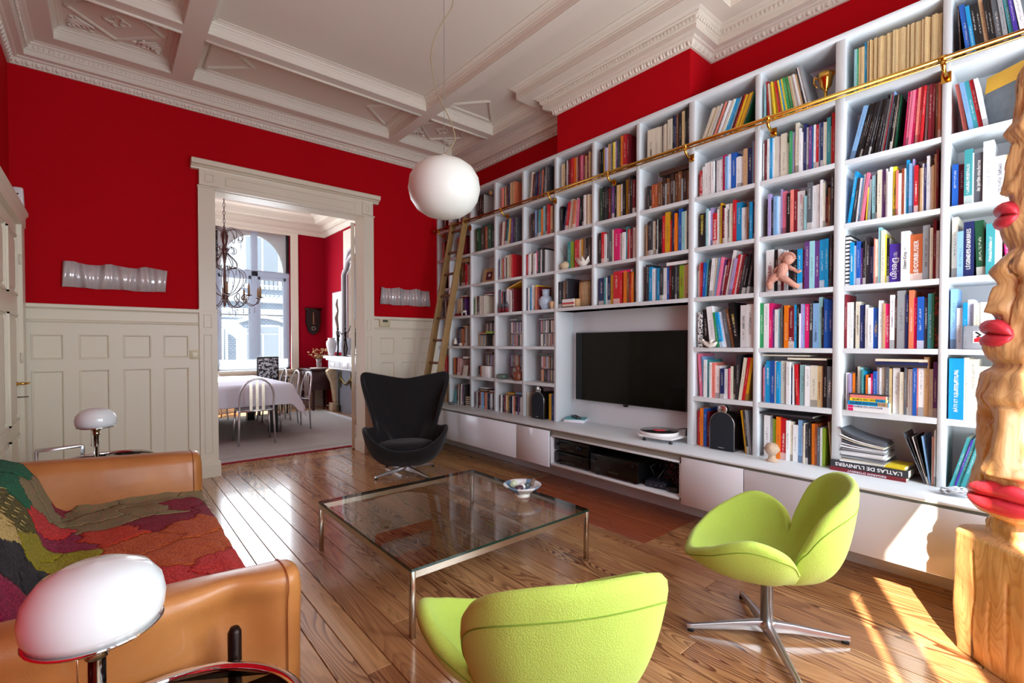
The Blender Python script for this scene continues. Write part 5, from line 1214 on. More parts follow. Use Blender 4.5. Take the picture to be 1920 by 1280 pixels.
mb = MB().lathe([(.014, .05), (.02, .30), (.012, .45), (.03, .58), (.045, .62), (.02, .66), (.038, .72), (.045, .80), (.02, .86), (.006, .92)], 14); mb.ball((0, 0, .06), .04, 12, 8); mb.build('stem', M_iron, cl_)
dr = MB(); rq = random.Random(8)
for k in range(8):
    a = 2 * pi * k / 8 + .2
    for rr_, zz in ((.385, .03), (.34, -.07), (.21, -.08), (.12, -.12), (.19, .70), (.13, .38), (.22, .22), (.28, -.08)):
        z = zz; 
        for q in range(2): dr.lathe([(0, -.018), (.008, -.008), (.0, .012)], 6, (rr_ * cos(a), rr_ * sin(a), z - q * .032))
dr.build('crystal_drops', M_crystal, cl_, kind='stuff')
# ------------------------------------------------------------ books and shelf things
PAL = dict(w=((236, 238, 240), 'white'), W=((226, 220, 200), 'cream'), i=((216, 190, 140), 'straw-coloured'), k=((22, 22, 25), 'black'), K=((52, 52, 58), 'charcoal'), g=((150, 154, 158), 'grey'), G=((92, 98, 106), 'slate grey'),
           r=((200, 30, 42), 'red'), R=((120, 24, 36), 'dark red'), o=((236, 124, 24), 'orange'), y=((246, 220, 50), 'yellow'), Y=((222, 168, 30), 'mustard'), l=((140, 170, 40), 'olive green'), e=((46, 150, 90), 'green'), E=((20, 78, 50), 'dark green'),
           t=((60, 150, 156), 'teal'), T=((10, 150, 210), 'turquoise'), c=((150, 206, 214), 'pale aqua'), b=((24, 90, 180), 'blue'), B=((28, 44, 94), 'navy blue'), s=((130, 176, 222), 'sky blue'), p=((232, 120, 150), 'pink'), P=((220, 30, 110), 'magenta'),
           v=((104, 60, 130), 'purple'), V=((172, 158, 208), 'lavender'), n=((120, 78, 48), 'brown'), N=((62, 38, 30), 'dark brown'), a=((204, 166, 124), 'tan'), A=((216, 120, 84), 'terracotta'), m=((232, 132, 120), 'salmon'),
           D=((72, 50, 160), 'violet'), O=((176, 88, 46), 'rust brown'), z=((236, 236, 236), 'black and white striped'), x=((230, 230, 228), 'black and white patterned'), X=((46, 52, 44), 'dark folk patterned'))
ROWN = ['top shelf', 'second shelf down', 'third shelf down', 'fourth shelf down', 'fifth shelf down', 'sixth shelf down', 'bottom shelf']
COLN = {0: 'bay at the doorway wall', 1: 'fourth bay left of television', 2: 'third bay left of television', 3: 'second bay left of television', 4: 'first bay left of television',
        5: 'left bay above television', 6: 'middle bay above television', 7: 'right bay above television', 8: 'first bay right of television', 9: 'second bay right of television', 10: 'wide bay left of totem', 11: 'bay behind carved totem'}
CELL = {}
_span = span
def span(c): return _span(11 - c)       # bays counted from left to right in the picture
def cell(c, r, spec, kind='book', a=.03, b=.97): CELL.setdefault((c, r), []).append((spec, kind, a, b))
# rows numbered 0 (top) to 6; token = colour, thickness, height, optional lean in degrees
cell(11, 0, 'N17-3 b47-7 T36-7 k36-7 k36-7 a37-7 k26-7 k26-7 N16-7 G47-7 g37-7 t38-8 D38-8 w49-9', 'book', .04, .62); cell(11, 0, 'K26 t27 K26', 'book', .84, .99)
cell(11, 1, 'm26-8 s26-9 t26-9 r26-9 w26-9', 'comic', .03, .42); cell(11, 1, 'k37 k37 k37 k37 k37', 'comic', .72, .98)
cell(11, 2, 'b34 R34 t47 w16 G46 w58 w54 a24 s25 w26 W47 2 T38 5 T38 5 T38 5 T38 5 T37 5 w26 5', 'book', .02, .98)
cell(11, 3, 'W39 s35 B57 E47-2 t46 w35 P25-4 w35-5 s56-6 r25-7 V26-7 w26-7 s35-8 b25-8 W36-8', 'book', .02, .98)
cell(11, 4, 's39 w34 T25 w36 W35 w65 s25 T24 t34 w24 w23 a23 G24 s55 w34 s24 W35', 'book', .02, .98)
cell(11, 5, 'T79 W29 W49 W57 w46 B26 w36 a26 t47 w36 G35 w46 R35 W46', 'book', .02, .98)
cell(11, 6, 't27 14 D17 14 t27 14 t27 14 G27 14 t27 14 t27 14 r36 13 W46 12 K46 11', 'book', .03, .80)
cell(10, 0, 'c26 e16 i26 i26 T27 ' + ' '.join(random.Random(9).choice(('i26', 'i27', 'W26', 'i17', 'a26', 'W27', 'i26')) for _ in range(48)), 'magazine', .09, .985)
cell(10, 1, 's68 13 k28 13 k28 13 k28 13 k28 13 k28 12 k28 12 k28 12 K28 11 k28 10 k28 9 k28 9 k19 9 K28 9 g39 8 r19 8 s29 7 k28 7 k28 6 W18 6 k18 5 E18 5', 'comic', .05, .60)
cell(10, 1, 'P28 4 p28 4 p28 4 P28 4 m28 3 r28 3 r28 3 g28 2 R28 1 R28 1 n28 0 A28', 'comic', .62, .985)
cell(10, 2, 'T38 7 K46 6 w26 5 s26 5 w27 5 p37 6 y13 3 g35 2 c46 K26 W57 v57 w27 w26 w37 y47 m26 w35 A36 w26 T38 s37 V28 r46 a25 a25 w26 B26 w38 w25 a25 a28 R29', 'book', .03, .97)
cell(10, 3, 'z48 T36 w25 b36 v24 k26 K37 B34 s14 m16 W26 c29 W38 y17 k26 D94 w67 O96 g58 W27 R29 w26', 'book', .01, .985)
cell(10, 4, 'R29 w37 w37 K27 W47 B36 B26 w26 w55 b55 w47 a26 P46 w48 N27 g79 B38 A49 P37 b57 K37 t48 e18 X39', 'book', .01, .985)
cell(10, 5, 'w14 w24 V24 G14 o24 k26 W26 c26 t25 T25 o24 w23 P24 b35 W26 w26 W36 G36 i26', 'book', .03, .54); cell(10, 5, 'w66 W45 G27 n16 w26 w26 b37 m17 w48 a49 W36 v38', 'book', .55, .985)
cell(10, 6, 'G27-20 K26-18 w26-15 k26-13 s36-8 W26 m26 w38', 'magazine', .66, .985)
cell(9, 0, 'c26 r37-3 W26-4 y26-5 y26-6 y26-7 r26-8 i26-8 y26-9 T26-9 y26-9 e36-9 y16-9 e26-9 i26-10 W26-10 w26-10 w26-11 a26-11 K28-11 w28-12 g38-13', 'magazine', .04, .70)
cell(9, 1, 'w16 w16 R37 w37 T37 w27 W37 w57 W77 w34 e37 V37 A15 W49 w37 w26 B38 w37 v37 T27 w27 r37 s27 B37 W37 t48 a15 r49', 'book', .02, .985)
cell(9, 2, 'k36 V37 K35 s46 w36 V28 p57 k46 m37 R47 w86 c34 G58 w47 w47 w38 W27 R33 n35 K39', 'book', .07, .985)
cell(9, 3, 'w77 k47 w37 R35 w36 k46 K46 T46 R26 v48 c48 v48 T48 T38 k19 K29 N19', 'book', .08, .985)
cell(9, 4, 'e58 w68 P48 v36 w46 c46 G27 w24 o57 R66 T37 k37 w14 V37 s27 P57 K48 s67 c49 k26 b48 b48 W16', 'book', .0, .985)
cell(9, 5, 'p25 s26 T57 b67 w27 T47 W67 w16 w47 B25 w26 r36-3 c66 w66 W76 i46 a26 k48 G56', 'book', .04, .985)
cell(9, 6, 'w77 g46 l46 o57 r77 w46 W46 w65 s57 w25 W26 K36 k36 o36 O36 G35 w25 l35', 'book', .07, .90); cell(9, 6, 'a37-4', 'book', .93, .985)
cell(8, 0, 'W26 22 W26 22 i26 22 W26 22 W26 22 w26 22 k16 22 a26 22 m26 22 k16 22 w26 22 w36 22 W26 22 T36 21 T26 21 w26 21 k16 21 r36 20 Y26 20 G16 20 Y26 20 Y26 19 E26 19', 'magazine', .06, .985)
cell(8, 1, 'R22 r43 x34 w45 w45 w45 K15 w45 w45 P46 s35 w36 b66 w14 w44 w34 a46 B56 s28 A28', 'book', .03, .985)
cell(8, 2, 'k66 K36 c27 w26 V37 r55 w16 W37 Y28 k17 R26 w47 K15 W47 r38 T57 w75 n36 T36 R26', 'book', .05, .985)
cell(8, 3, 'w23 m15 r36 b36 2 t27 3 K36 4 w47 5 W37 6 s37 7 p37 8 v36 8 w24 8 R36 9 w49 10 V46 10 r27 10 w37 10 R37 10 K36 10 k37 10 K39 8', 'book', .04, .985)
cell(8, 4, 'x46 k57-3 w68-6 e26-8 T36-9 w36-9 G37-10 n37-11 k59-9 w68 w68', 'book', .05, .97)
cell(8, 5, 'p49-4 s28-2 w47 t37-1 w36 m46 w75 B54 w44 P24 p24 W25 k35 K59 1 W48 7 r38 8 Y38 8', 'book', .03, .985)
cell(8, 6, 'r36 o37 b37 R26', 'book', .04, .27); cell(8, 6, 'Y38-7 K38-6 g48-6', 'book', .77, .96)
cell(7, 0, 'k16 W86 W66 W46 K16 W26 W26 W26 W57 k28 B28 n28 K28 k28 G18 i38 k29 K39', 'magazine', .12, .985)
cell(7, 1, 'K43 K43 O43 O43 n43 g12 N44 g12 n44 g12 N45 g12 n45 g12 n45 g12 N45 n45', 'book', .10, .985)
cell(7, 2, 'a36 K37 K47 W57 k27 k27 k27 k27 r48 Y69 r26 n26 B39 o38 w26 b49 c48 W28 G39', 'book', .09, .985)
cell(7, 3, 'K68 T57 w46 V36 T56 K46 w56 b46 R47 k46 G26 K46 l66 a46 a46', 'book', .10, .985)
cell(6, 0, 'k26 k26 y26 V26 w26 a27 a27 g27 K16 y27 W27 v27 e27 K27 o48 r48 R28', 'magazine', .10, .985)
cell(6, 1, 'E38 k38 K38 k27 R37 G38 v37 k38 i37 Y27 w37 k37 Y38 n38 k39 R37', 'magazine', .10, .985)
cell(6, 2, 'k57 r47 w46 k26 G78 W37 P87 w45 k15 w45 t37 r26 w26 R36 w36 a46', 'book', .06, .985)
cell(6, 3, 'B75 R15 t25 w25 B46 Y46 G26 r87 r37 R27 o47 n36 r36 o36 K48', 'book', .06, .985)
cell(5, 0, 'W26 i36 N37 w27 R37 r37 r37 o47 w37 R37 p47 R37 a36 R36 a27', 'magazine', .10, .985)
cell(5, 1, 'k45 B36 12 r36 10 W47 8 a27 7 A36 6 w27 6 p36 5 k37 2 K37 w37 a37 W37 a26', 'magazine', .06, .97)
cell(5, 2, 't46 l56 B25 r46 r26 W46 Y36 n36 k46 N46', 'book', .28, .985)
cell(5, 3, 'k56 K36 n26 K47', 'book', .02, .30); cell(5, 3, 'k36', 'book', .93, .985)
cell(4, 0, 'W38 6 R37 6 K37 6 B37 6 R37 5 G37 5 b27 5 A27 4 K38 4 w18 4 G38 3 K38', 'magazine', .15, .985)
cell(4, 1, 'N26 k56 R26 s37 n37 t47 o37 c48 K37 w27 r48 A27 a37', 'book', .16, .985)
cell(4, 2, 'r24 p33 w34 W25 K24 W34 w34 p25 k46 k35 w25 k36 w25', 'book', .02, .985)
cell(4, 3, 'B35 w25 w25 k14 T25 w36 W26 y36 A35 R35', 'book', .02, .80)
cell(3, 0, 'm46 K26 i36 K26 R26 k27 B27 w17 i27 a27 a27 a27 A27', 'magazine', .18, .985)
cell(3, 1, 'R26 3 w16 4 W26 5 r37 8 K27 8 t27 7 w17 7 i27 6 Y27 6 v47 3 K37 2 G37', 'magazine', .15, .985)
cell(3, 2, 'R14 b35 W15 a34 r25 K15 w25 W36 k15 W36 W36 a36 r36', 'book', .05, .985)
cell(3, 3, 'B36 r25 w26 k25 V25 K26 w46 w36 r26 w25 R46', 'book', .10, .985)
cell(2, 0, 'k57 N47 k57', 'book', .20, .95); cell(2, 1, 'E97-3 N97 O77-1 E97 k57', 'book', .14, .97)
cell(2, 3, 'e23 e23 W14 w24 R14 N44 W24 w44 W34 k14 w34 W24', 'book', .06, .97)
cell(1, 0, 'K36 i26 w26 R57 R47', 'book', .30, .97); cell(1, 1, 'r35 G46 K46 k36 R35 R34', 'book', .35, .97); cell(1, 2, 'w36 E46 n77 N47 r36 r36', 'book', .35, .97)
cell(1, 3, 'w34 W34 a34 k24 W44 n24 K34 v24', 'book', .25, .80); cell(1, 4, 'B45 G24 n24 a34 O44 n45', 'book', .35, .97); cell(1, 5, 'o24 R54 R34 r24', 'book', .15, .58)
cell(1, 6, 'R36 3 N36 w46 3 v46 3 K36', 'book', .30, .72)
for r_, sp in enumerate(('k46 R46', 'r35 N46 k35', 'N45 N55', 'K44 w34 n44', 'k54 K34', 'G35 r45 r35', 'n45 a35')): cell(0, r_, sp, 'book', .35, .95)
cell(2, 6, 'G25 w25 K25 R25 w25 s25 K25 A25 w25 k25 B25 w25 K25 W25', 'dvd', .10, .97); cell(3, 6, 'K25 w25 k25 R25 w25 Y35 K25 B25 w25 A25 k25 v25 K25 w25', 'dvd', .08, .97)
cell(4, 6, 'Y56 B46 b36', 'book', .78, .98); cell(4, 6, 'W16', 'book', .05, .10)
import re
tokre = re.compile(r'([A-Za-z])(\d)(\d)(?: ?(-?\d+)(?![\w]))?')
def parse(sp):
    out = []
    for m in re.finditer(r'([A-Za-z])(\d)(\d)(-\d+| \d+(?= |$))?', sp): out.append((m.group(1), int(m.group(2)), int(m.group(3)), float(m.group(4) or 0)))
    return out
VOL = []       # every volume: kind, cell, geometry
rb = random.Random(21)
DEP = dict(book=.20, magazine=.215, comic=.225, dvd=.135, disc=.125)
for (c, r), groups in CELL.items():
    y1, y0 = span(c)[1], span(c)[0]     # left edge in the picture = larger y
    L = y1 - y0; zf, zt = ROWZ[r]; idx = 0
    for spec, kind, fa, fb in groups:
        toks = parse(spec); avail = (fb - fa) * L
        bks = []
        for col, w, h, ln in toks:
            t = .0042 * w + rb.uniform(-.0006, .0008); hh = .135 + .0205 * h + rb.uniform(-.004, .004)
            if kind == 'dvd': t = .0145; hh = .19
            hh = min(hh, (zt - zf) - .008)
            bks.append([col, t, hh, R(ln)])
        def total(sc):
            x = 0; prev = None; pos = []
            for col, t, hh, th in bks:
                tt_ = t * sc
                if prev is None: x += max(0, -math.sin(th)) * hh
                elif prev[3] > th + 1e-6: x += min(prev[2], hh) * (math.sin(prev[3]) - math.sin(th))
                pos.append(x + 0.0); x += tt_ / math.cos(th) + .0004; prev = (col, tt_, hh, th)
            if prev and prev[3] > 0: x += math.sin(prev[3]) * prev[2] * .98
            return x, pos
        lo, hi = .35, 2.6
        for _ in range(24):
            md = (lo + hi) / 2
            if total(md)[0] > avail: hi = md
            else: lo = md
        sc = min(lo, 1.9); tot, pos = total(sc)
        for (col, t, hh, th), x in zip(bks, pos):
            idx += 1; tt_ = t * sc
            dep = min(.245, DEP[kind] * rb.uniform(.82, 1.08)); 
            if kind in ('magazine', 'comic'): dep = DEP[kind]
            xf = XS + .012 + rb.uniform(0, .018) + (0 if kind != 'book' else rb.uniform(0, .015))
            hcap = (zt - zf - .006) / max(.5, math.cos(th)) - tt_ * abs(math.sin(th)); hh2 = min(hh, hcap)
            VOL.append(dict(kind=kind, c=c, r=r, col=col, t=tt_, h=hh2, d=min(dep, XK - .004 - xf), th=th, x=xf, y=y1 - fa * L - x, z=zf + .0005 + max(0, math.sin(th)) * tt_, i=idx))
# CD racks: two by two stacks of jewel cases standing in the bays left of the television
def rack(c, r, fa, fb, z0, n, rk):
    y1 = span(c)[1]; L = y1 - span(c)[0]
    for k in range(n):
        x = (fa + (fb - fa) * k / n) * L; t = (fb - fa) * L / n * .92
        VOL.append(dict(kind='disc', c=c, r=r, col=rb.choice('kKGgwwWRnANgVa'), t=t, h=.124, d=.14, th=0, x=XS + .09, y=y1 - x, z=ROWZ[r][0] + z0, i=k + 1, rk=rk))
for c, r in ((2, 4), (2, 5), (3, 4), (3, 5), (4, 4), (4, 5)):
    for q, (a, b) in enumerate(((.36, .66), (.69, .98))):
        for z0 in (.004, .142): rack(c, r, a if c > 2 else a - .3 * (1 if z0 < .1 else 0), b if c > 2 else b - .0 * q, z0, 11 if c > 2 else 10, ('lower ' if z0 < .1 else 'upper ') + ('right' if q else 'left'))
camp = Vector((0, 0, 1.3))
for v in VOL: v['px'] = v['t'] / (Vector((v['x'], v['y'], v['z'])) - camp).length * (v['x'] / (Vector((v['x'], v['y'])).length))
def outline(v):
    # closed shape of a volume in its own frame: x thickness, y depth (spine at y=0), z height
    return v['t'], v['d'], v['h']
KN = dict(book='book', magazine='magazine', comic='comic_album', dvd='disc_case', disc='compact_disc')
KL = dict(book='book', magazine='magazine', comic='comic album', dvd='film disc case', disc='CD case')
ORD = ['', 'first', 'second', 'third', 'fourth', 'fifth', 'sixth', 'seventh', 'eighth', 'ninth', 'tenth', 'eleventh', 'twelfth', 'thirteenth', 'fourteenth', 'fifteenth', 'sixteenth', 'seventeenth', 'eighteenth', 'nineteenth', 'twentieth'] + \
      ['twenty-' + w for w in ('first', 'second', 'third', 'fourth', 'fifth', 'sixth', 'seventh', 'eighth', 'ninth')] + ['thirtieth'] + ['thirty-' + w for w in ('first', 'second', 'third', 'fourth', 'fifth', 'sixth', 'seventh', 'eighth', 'ninth')] + ['fortieth'] + ['forty-' + w for w in ('first', 'second', 'third', 'fourth', 'fifth', 'sixth', 'seventh', 'eighth', 'ninth')] + ['fiftieth'] + ['fifty-' + w for w in ('first', 'second', 'third', 'fourth', 'fifth', 'sixth', 'seventh', 'eighth', 'ninth')]
TITLES = {}        # (cell, index) -> lettering on the spine
def title(c, r, i, txt, col=(240, 240, 236), f=.55, zc=.5, up=True, ww=None): TITLES[(c, r, i)] = (txt, col, f, zc, up)
title(10, 3, 16, 'Design', f=.62, zc=.36, up=False); title(10, 3, 17, 'Eileen Gray', (20, 20, 24), .42, .42); title(10, 3, 18, 'LE CORBUSIER DU PERLE'.replace(' DU PERLE', ''), f=.40, zc=.5); title(10, 3, 19, 'GUIDE DES COLLECTOR', (20, 20, 24), .34, .5)
title(10, 3, 7, 'ENTRE MILANO', f=.30, zc=.5); title(10, 3, 2, "L'ESPACE INTERIEUR", f=.40, zc=.5)
title(11, 3, 3, "LÉGENDES D'ARBRES", f=.42, zc=.5); title(11, 3, 5, 'Mort à Venise', f=.4, zc=.45); title(11, 2, 5, 'le jardin moderne', f=.5, zc=.55); title(11, 2, 7, 'OMBRE  PLANTES', (40, 40, 60), .34, .5, False)
title(11, 2, 3, 'MURS VEGETAUX', f=.42, zc=.5); title(11, 5, 1, 'BÂTI ET ILLUSTRATEUR', f=.26, zc=.45); title(11, 5, 5, 'VAGANI', (60, 60, 60), .45, .55)
title(10, 2, 12, 'Lanvisage', f=.5, zc=.6); title(10, 2, 16, 'Mémoires', (60, 60, 30), .5, .5); title(10, 2, 24, 'HISTOIRES DE', f=.4, zc=.5); title(10, 4, 5, 'LA SCULPTURE EN BOIS', (24, 24, 24), .4, .5); title(10, 4, 13, "L'ART ET LE TEXTE", f=.5, zc=.5)
title(10, 4, 14, "L'Aventure de l'art", (24, 24, 40), .3, .5); title(10, 4, 21, 'Collector du Pop', f=.4, zc=.6); title(10, 4, 10, 'METAL', (240, 200, 60), .5, .5); title(10, 5, 31, 'Les chemins du Désert', f=.40, zc=.5)
title(9, 3, 1, 'HABIBI', (150, 24, 34), .55, .45); title(9, 4, 18, 'Matisse', (24, 24, 40), .5, .25); title(9, 4, 17, 'HERBIN', f=.5, zc=.45); title(9, 4, 10, 'LEM', f=.62, zc=.18); title(9, 4, 22, 'PAUL KLEE', f=.35, zc=.5); title(9, 4, 16, 'art du monde', f=.3, zc=.5)
title(9, 5, 19, 'Carl Jung', f=.42, zc=.5); title(9, 5, 16, 'Le monde ARABE', (150, 24, 34), .5, .4); title(9, 5, 3, 'TERRES AIR', f=.42, zc=.7); title(9, 6, 5, 'art déco', f=.42, zc=.5)
title(8, 2, 1, 'WINSHLUSS', (240, 226, 40), .5, .68); title(8, 2, 6, 'BLACK HOLE', f=.55, zc=.5); title(8, 5, 1, 'Magritte', f=.5, zc=.42); title(8, 3, 6, 'INTERIEUR & DECORATION', f=.5, zc=.5); title(8, 4, 9, 'SÄSSSAY', (216, 196, 96), .42, .62, False); title(8, 4, 11, 'GÖDSTONE', (30, 30, 34), .36, .5)
title(8, 1, 2, 'INCARDONE', f=.5, zc=.5); title(8, 4, 10, 'HISTOIRE', (40, 40, 60), .36, .6); title(7, 0, 2, 'Creata', (24, 24, 24), .4, .12); title(7, 3, 13, 'Banksy', (150, 24, 34), .45, .5, False)
title(9, 2, 11, "L'ATELIER", (200, 60, 110), .25, .8)
M_ink = {}
def inkmat(c):
    if c not in M_ink: M_ink[c] = mat('print_%d_%d_%d' % c, c, .5)
    return M_ink[c]
def add_volume(v):
    t, d, h = v['t'], v['d'], v['h']; single = v['kind'] in ('dvd', 'disc', 'magazine') or t < .0075
    nm = KN[v['kind']]
    if single: mb = MB().box(0, 0, 0, t, d, h)
    else:
        b_ = min(.0018, t * .16); mb = MB().box(0, 0, 0, b_, d, h).box(t - b_, 0, 0, t, d, h).box(b_, 0, 0, t - b_, b_ * 1.2, h)
    o = mb.build(nm, M_book, fix=False); o.location = (v['x'], v['y'], v['z']); o.rotation_euler = (0, v['th'], R(-90))
    col = PAL[v['col']][0]; j = 1 + rb.uniform(-.10, .06) if v['kind'] != 'magazine' else 1 + rb.uniform(-.2, .08)
    o.color = (*[min(1, q * j) for q in lin(col)], 1)
    if v['col'] in 'zxX': o.data.materials[0] = PATT[v['col']]
    if not single and v['px'] > .0018:
        b_ = min(.0018, t * .16); MB().box(b_, b_ * 1.2, .003, t - b_, d - .004, h - .003).build('page_block', M_paper, o, fix=False)
    key = (v['c'], v['r'], v['i'])
    if key in TITLES:
        txt, c, f, zc, up = TITLES[key]; size = t * f * 1.35
        me = text_mesh(txt, size, 0.0); xs_ = [q.co.x for q in me.vertices]
        Wd = (max(xs_) - min(xs_)) if xs_ else 1; s_ = min(1.0, h * .86 / Wd); me.materials.clear(); me.materials.append(inkmat(c))
        lo_ = bpy.data.objects.new('lettering', me); C.objects.link(lo_); lo_.parent = o; zc_ = max(Wd * s_ / 2 / h + .04, min(1 - Wd * s_ / 2 / h - .04, zc))
        lo_.location = (t / 2, -.0006, h * zc_); lo_.rotation_euler = (R(90), R(-90 if up else 90), 0); lo_.scale = (s_, s_ if s_ > .7 else s_ * 1.2, 1)
        o['printed'] = True
    cn = PAL[v['col']][1].replace('black and white ', '').replace('dark folk ', ''); wth = 'thick ' if t > .030 else ('slim ' if t < .014 else '')
    if v['kind'] == 'disc': lb = '%s CD case %s in %s rack, %s, %s' % (PAL[v['col']][1].split()[-1], ORD[v['i']], v['rk'], ROWN[v['r']].replace(' shelf down', ' row'), COLN[v['c']]); g = 'CD cases on the %s, %s' % (ROWN[v['r']], COLN[v['c']])
    else:
        lb = '%s%s %s, %s from left, %s, %s' % (wth, cn, KL[v['kind']], ORD[v['i']], ROWN[v['r']].replace(' down', ' down'), COLN[v['c']])
        if len(re.findall(r"[\w']+", lb)) > 16: lb = lb[len(wth):] if wth else lb.replace(' from left', '')
        g = {'book': 'books', 'magazine': 'magazines', 'comic': 'comic albums', 'dvd': 'film disc cases'}[v['kind']] + ' on the ' + ROWN[v['r']]
    tag(o, lb, {'book': 'book', 'magazine': 'magazine', 'comic': 'comic book', 'dvd': 'disc case', 'disc': 'CD'}[v['kind']], g)
def pattern_mat(name, kind):
    m = mat(name, (230, 230, 230), .5); n, l, b = nodes_of(m); tc = n.new('ShaderNodeTexCoord'); sp = n.new('ShaderNodeSeparateXYZ'); l.new(tc.outputs['Generated'], sp.inputs[0])
    r = n.new('ShaderNodeValToRGB'); r.color_ramp.interpolation = 'CONSTANT'
    if kind == 'z':
        q = n.new('ShaderNodeMath'); q.operation = 'MULTIPLY'; q.inputs[1].default_value = 13; l.new(sp.outputs[2], q.inputs[0]); f = n.new('ShaderNodeMath'); f.operation = 'FRACT'; l.new(q.outputs[0], f.inputs[0]); l.new(f.outputs[0], r.inputs[0])
        r.color_ramp.elements[1].position = .58; cs = ((.85, .85, .85, 1), (.012, .012, .014, 1))
    else:
        q = n.new('ShaderNodeTexNoise'); q.inputs['Scale'].default_value = 85 if kind == 'x' else 45; q.inputs['Detail'].default_value = 2; l.new(tc.outputs['Object'], q.inputs['Vector']); l.new(q.outputs[0], r.inputs[0])
        r.color_ramp.elements[1].position = .52; cs = ((.8, .8, .8, 1), (.02, .02, .02, 1)) if kind == 'x' else ((.02, .03, .02, 1), (.30, .05, .03, 1))
    r.color_ramp.elements[0].color = cs[0]; r.color_ramp.elements[1].color = cs[1]; l.new(r.outputs[0], b.inputs['Base Color']); return m
PATT = {'z': pattern_mat('striped_cover', 'z'), 'x': pattern_mat('speckled_cover', 'x'), 'X': pattern_mat('folk_cover', 'X')}
REST = {}
for kind in ('book', 'magazine', 'comic', 'dvd', 'disc'):
    vs_ = sorted([v for v in VOL if v['kind'] == kind], key=lambda v: -v['px'])
    for n_, v in enumerate(vs_):
        if n_ < 296: add_volume(v)
        else: REST.setdefault(kind, []).append(v)
for kind, lst in REST.items():
    mb = MB(); cols = []; uvs = []
    for v in lst:
        t, d, h, th = v['t'], v['d'], v['h'], v['th']; M_ = Matrix.Translation((v['x'], v['y'], v['z'])) @ Matrix.Rotation(R(-90), 4, 'Z') @ Matrix.Rotation(th, 4, 'Y')
        b0 = MB().box(0, 0, 0, t, d, h); mb.add([M_ @ Vector(p) for p in b0.v], b0.f); c = lin(PAL[v['col']][0]); rr_ = rb.random()
        for f in b0.f:
            for q in f: cols += [*c, rr_]; uvs += [b0.v[q][0] / t, b0.v[q][2] / h if abs(sum(b0.v[w][1] for w in f)) < 1e-6 else -5]
    o = mb.build(KN[kind] + '_rows', M_bookattr, fix=False); me = o.data
    ca = me.attributes.new('bcol', 'FLOAT_COLOR', 'CORNER'); ca.data.foreach_set('color', cols); uv = me.uv_layers.new(name='UVMap'); uv.data.foreach_set('uv', uvs)
    tag(o, {'book': 'small distant rows of mixed books in the bays left of and above the television', 'magazine': 'small distant rows of magazines on the upper left shelves', 'disc': 'small distant CD cases in the racks left of the television'}.get(kind, 'small distant cases'), kind, None, 'stuff')

# volumes lying flat: on top of rows and in stacks
def flat(c, r, fx, z, ly, lx, h, col, lb, kind='book', xf=None, rz=0, txt=None, tcol=(20, 20, 20), flip=False, grp=None):
    y1, y0 = span(c)[1], span(c)[0]; yc = y1 - fx * (y1 - y0); x0 = XS + .02 if xf is None else xf
    nm = KN.get(kind, kind); m = MB().box(0, -ly / 2, 0, lx, ly / 2, h).build(nm, M_book if kind != 'box' else mat('flatbox', (200, 200, 200), .5), fix=False)
    m.location = (x0, yc, ROWZ[r][0] + z); m.rotation_euler = (0, 0, rz); m.color = (*lin(PAL[col][0]), 1); m.data.materials[0] = flatmat(col)
    tag(m, lb, {'book': 'book', 'magazine': 'magazine', 'comic': 'comic book', 'disc': 'CD', 'dvd': 'disc case'}.get(kind, 'book'), grp)
    if kind == 'book' and h > .012: MB().box(.004, -ly / 2 - .0004, .002, lx + .0004, ly / 2 + .0004, h - .002).build('page_block', M_paper, m, fix=False)
    if txt:
        me = text_mesh(txt, h * .72, h * .012); me.materials.clear(); me.materials.append(inkmat(tcol)); lo_ = bpy.data.objects.new('lettering', me); C.objects.link(lo_); lo_.parent = m
        xs_ = [q.co.x for q in me.vertices]; Wd = max(xs_) - min(xs_); s_ = min(1.3, ly * .86 / Wd); lo_.scale = (s_, min(1, s_ * 1.1), 1); lo_.location = (-.0006, 0, h / 2); lo_.rotation_euler = (R(90), R(180) if flip else 0, R(-90))
    return m
def flatmat(col): return mat('plain_' + PAL[col][1].replace(' ', '_'), PAL[col][0], .4)
S = 'stack in front of the row, sixth shelf down, wide bay left of totem'
zz = 0
for k, (h, col, ly, nm_) in enumerate(((.018, 'w', .20, 'lowest white'), (.017, 'w', .20, 'second lowest white'), (.023, 'T', .195, 'thick turquoise'), (.018, 'y', .175, 'yellow and red'), (.018, 'm', .17, 'salmon pink'), (.006, 'K', .19, 'topmost glossy thin'))):
    b_ = flat(10, 5, .30, zz, ly, .13, h, col, '%s paperback in the lying stack, sixth shelf down, wide bay' % nm_, xf=XS - .005, txt='GUIDE DU VOYAGE' if k in (1, 2, 3) else None, tcol=(40, 60, 120) if k == 1 else (30, 40, 60), grp='paperbacks in the lying stack'); zz += h + .0006
    if k in (0, 1): MB().box(-.0008, ly / 2 - .03, .001, 0, ly / 2 - .004, h - .001).build('label_patch', flatmat('P'), b_, fix=False)
    if k in (2, 3): MB().box(-.0008, -ly / 2 + .004, .001, 0, -ly / 2 + .05, h - .001).build('label_patch', flatmat('a' if k == 2 else 'T'), b_, fix=False)
for k, (h, col, lb) in enumerate(((.016, 'K', 'black book lying lowest on the right part of the row, sixth shelf down, wide bay'), (.012, 'B', 'navy book lying second on the row, sixth shelf down, wide bay left of totem'), (.014, 'W', 'cream book lying topmost on the row, sixth shelf down, wide bay left of totem'))):
    flat(10, 5, .63, .262 + .0165 * k, .23, .20, h, col, lb)
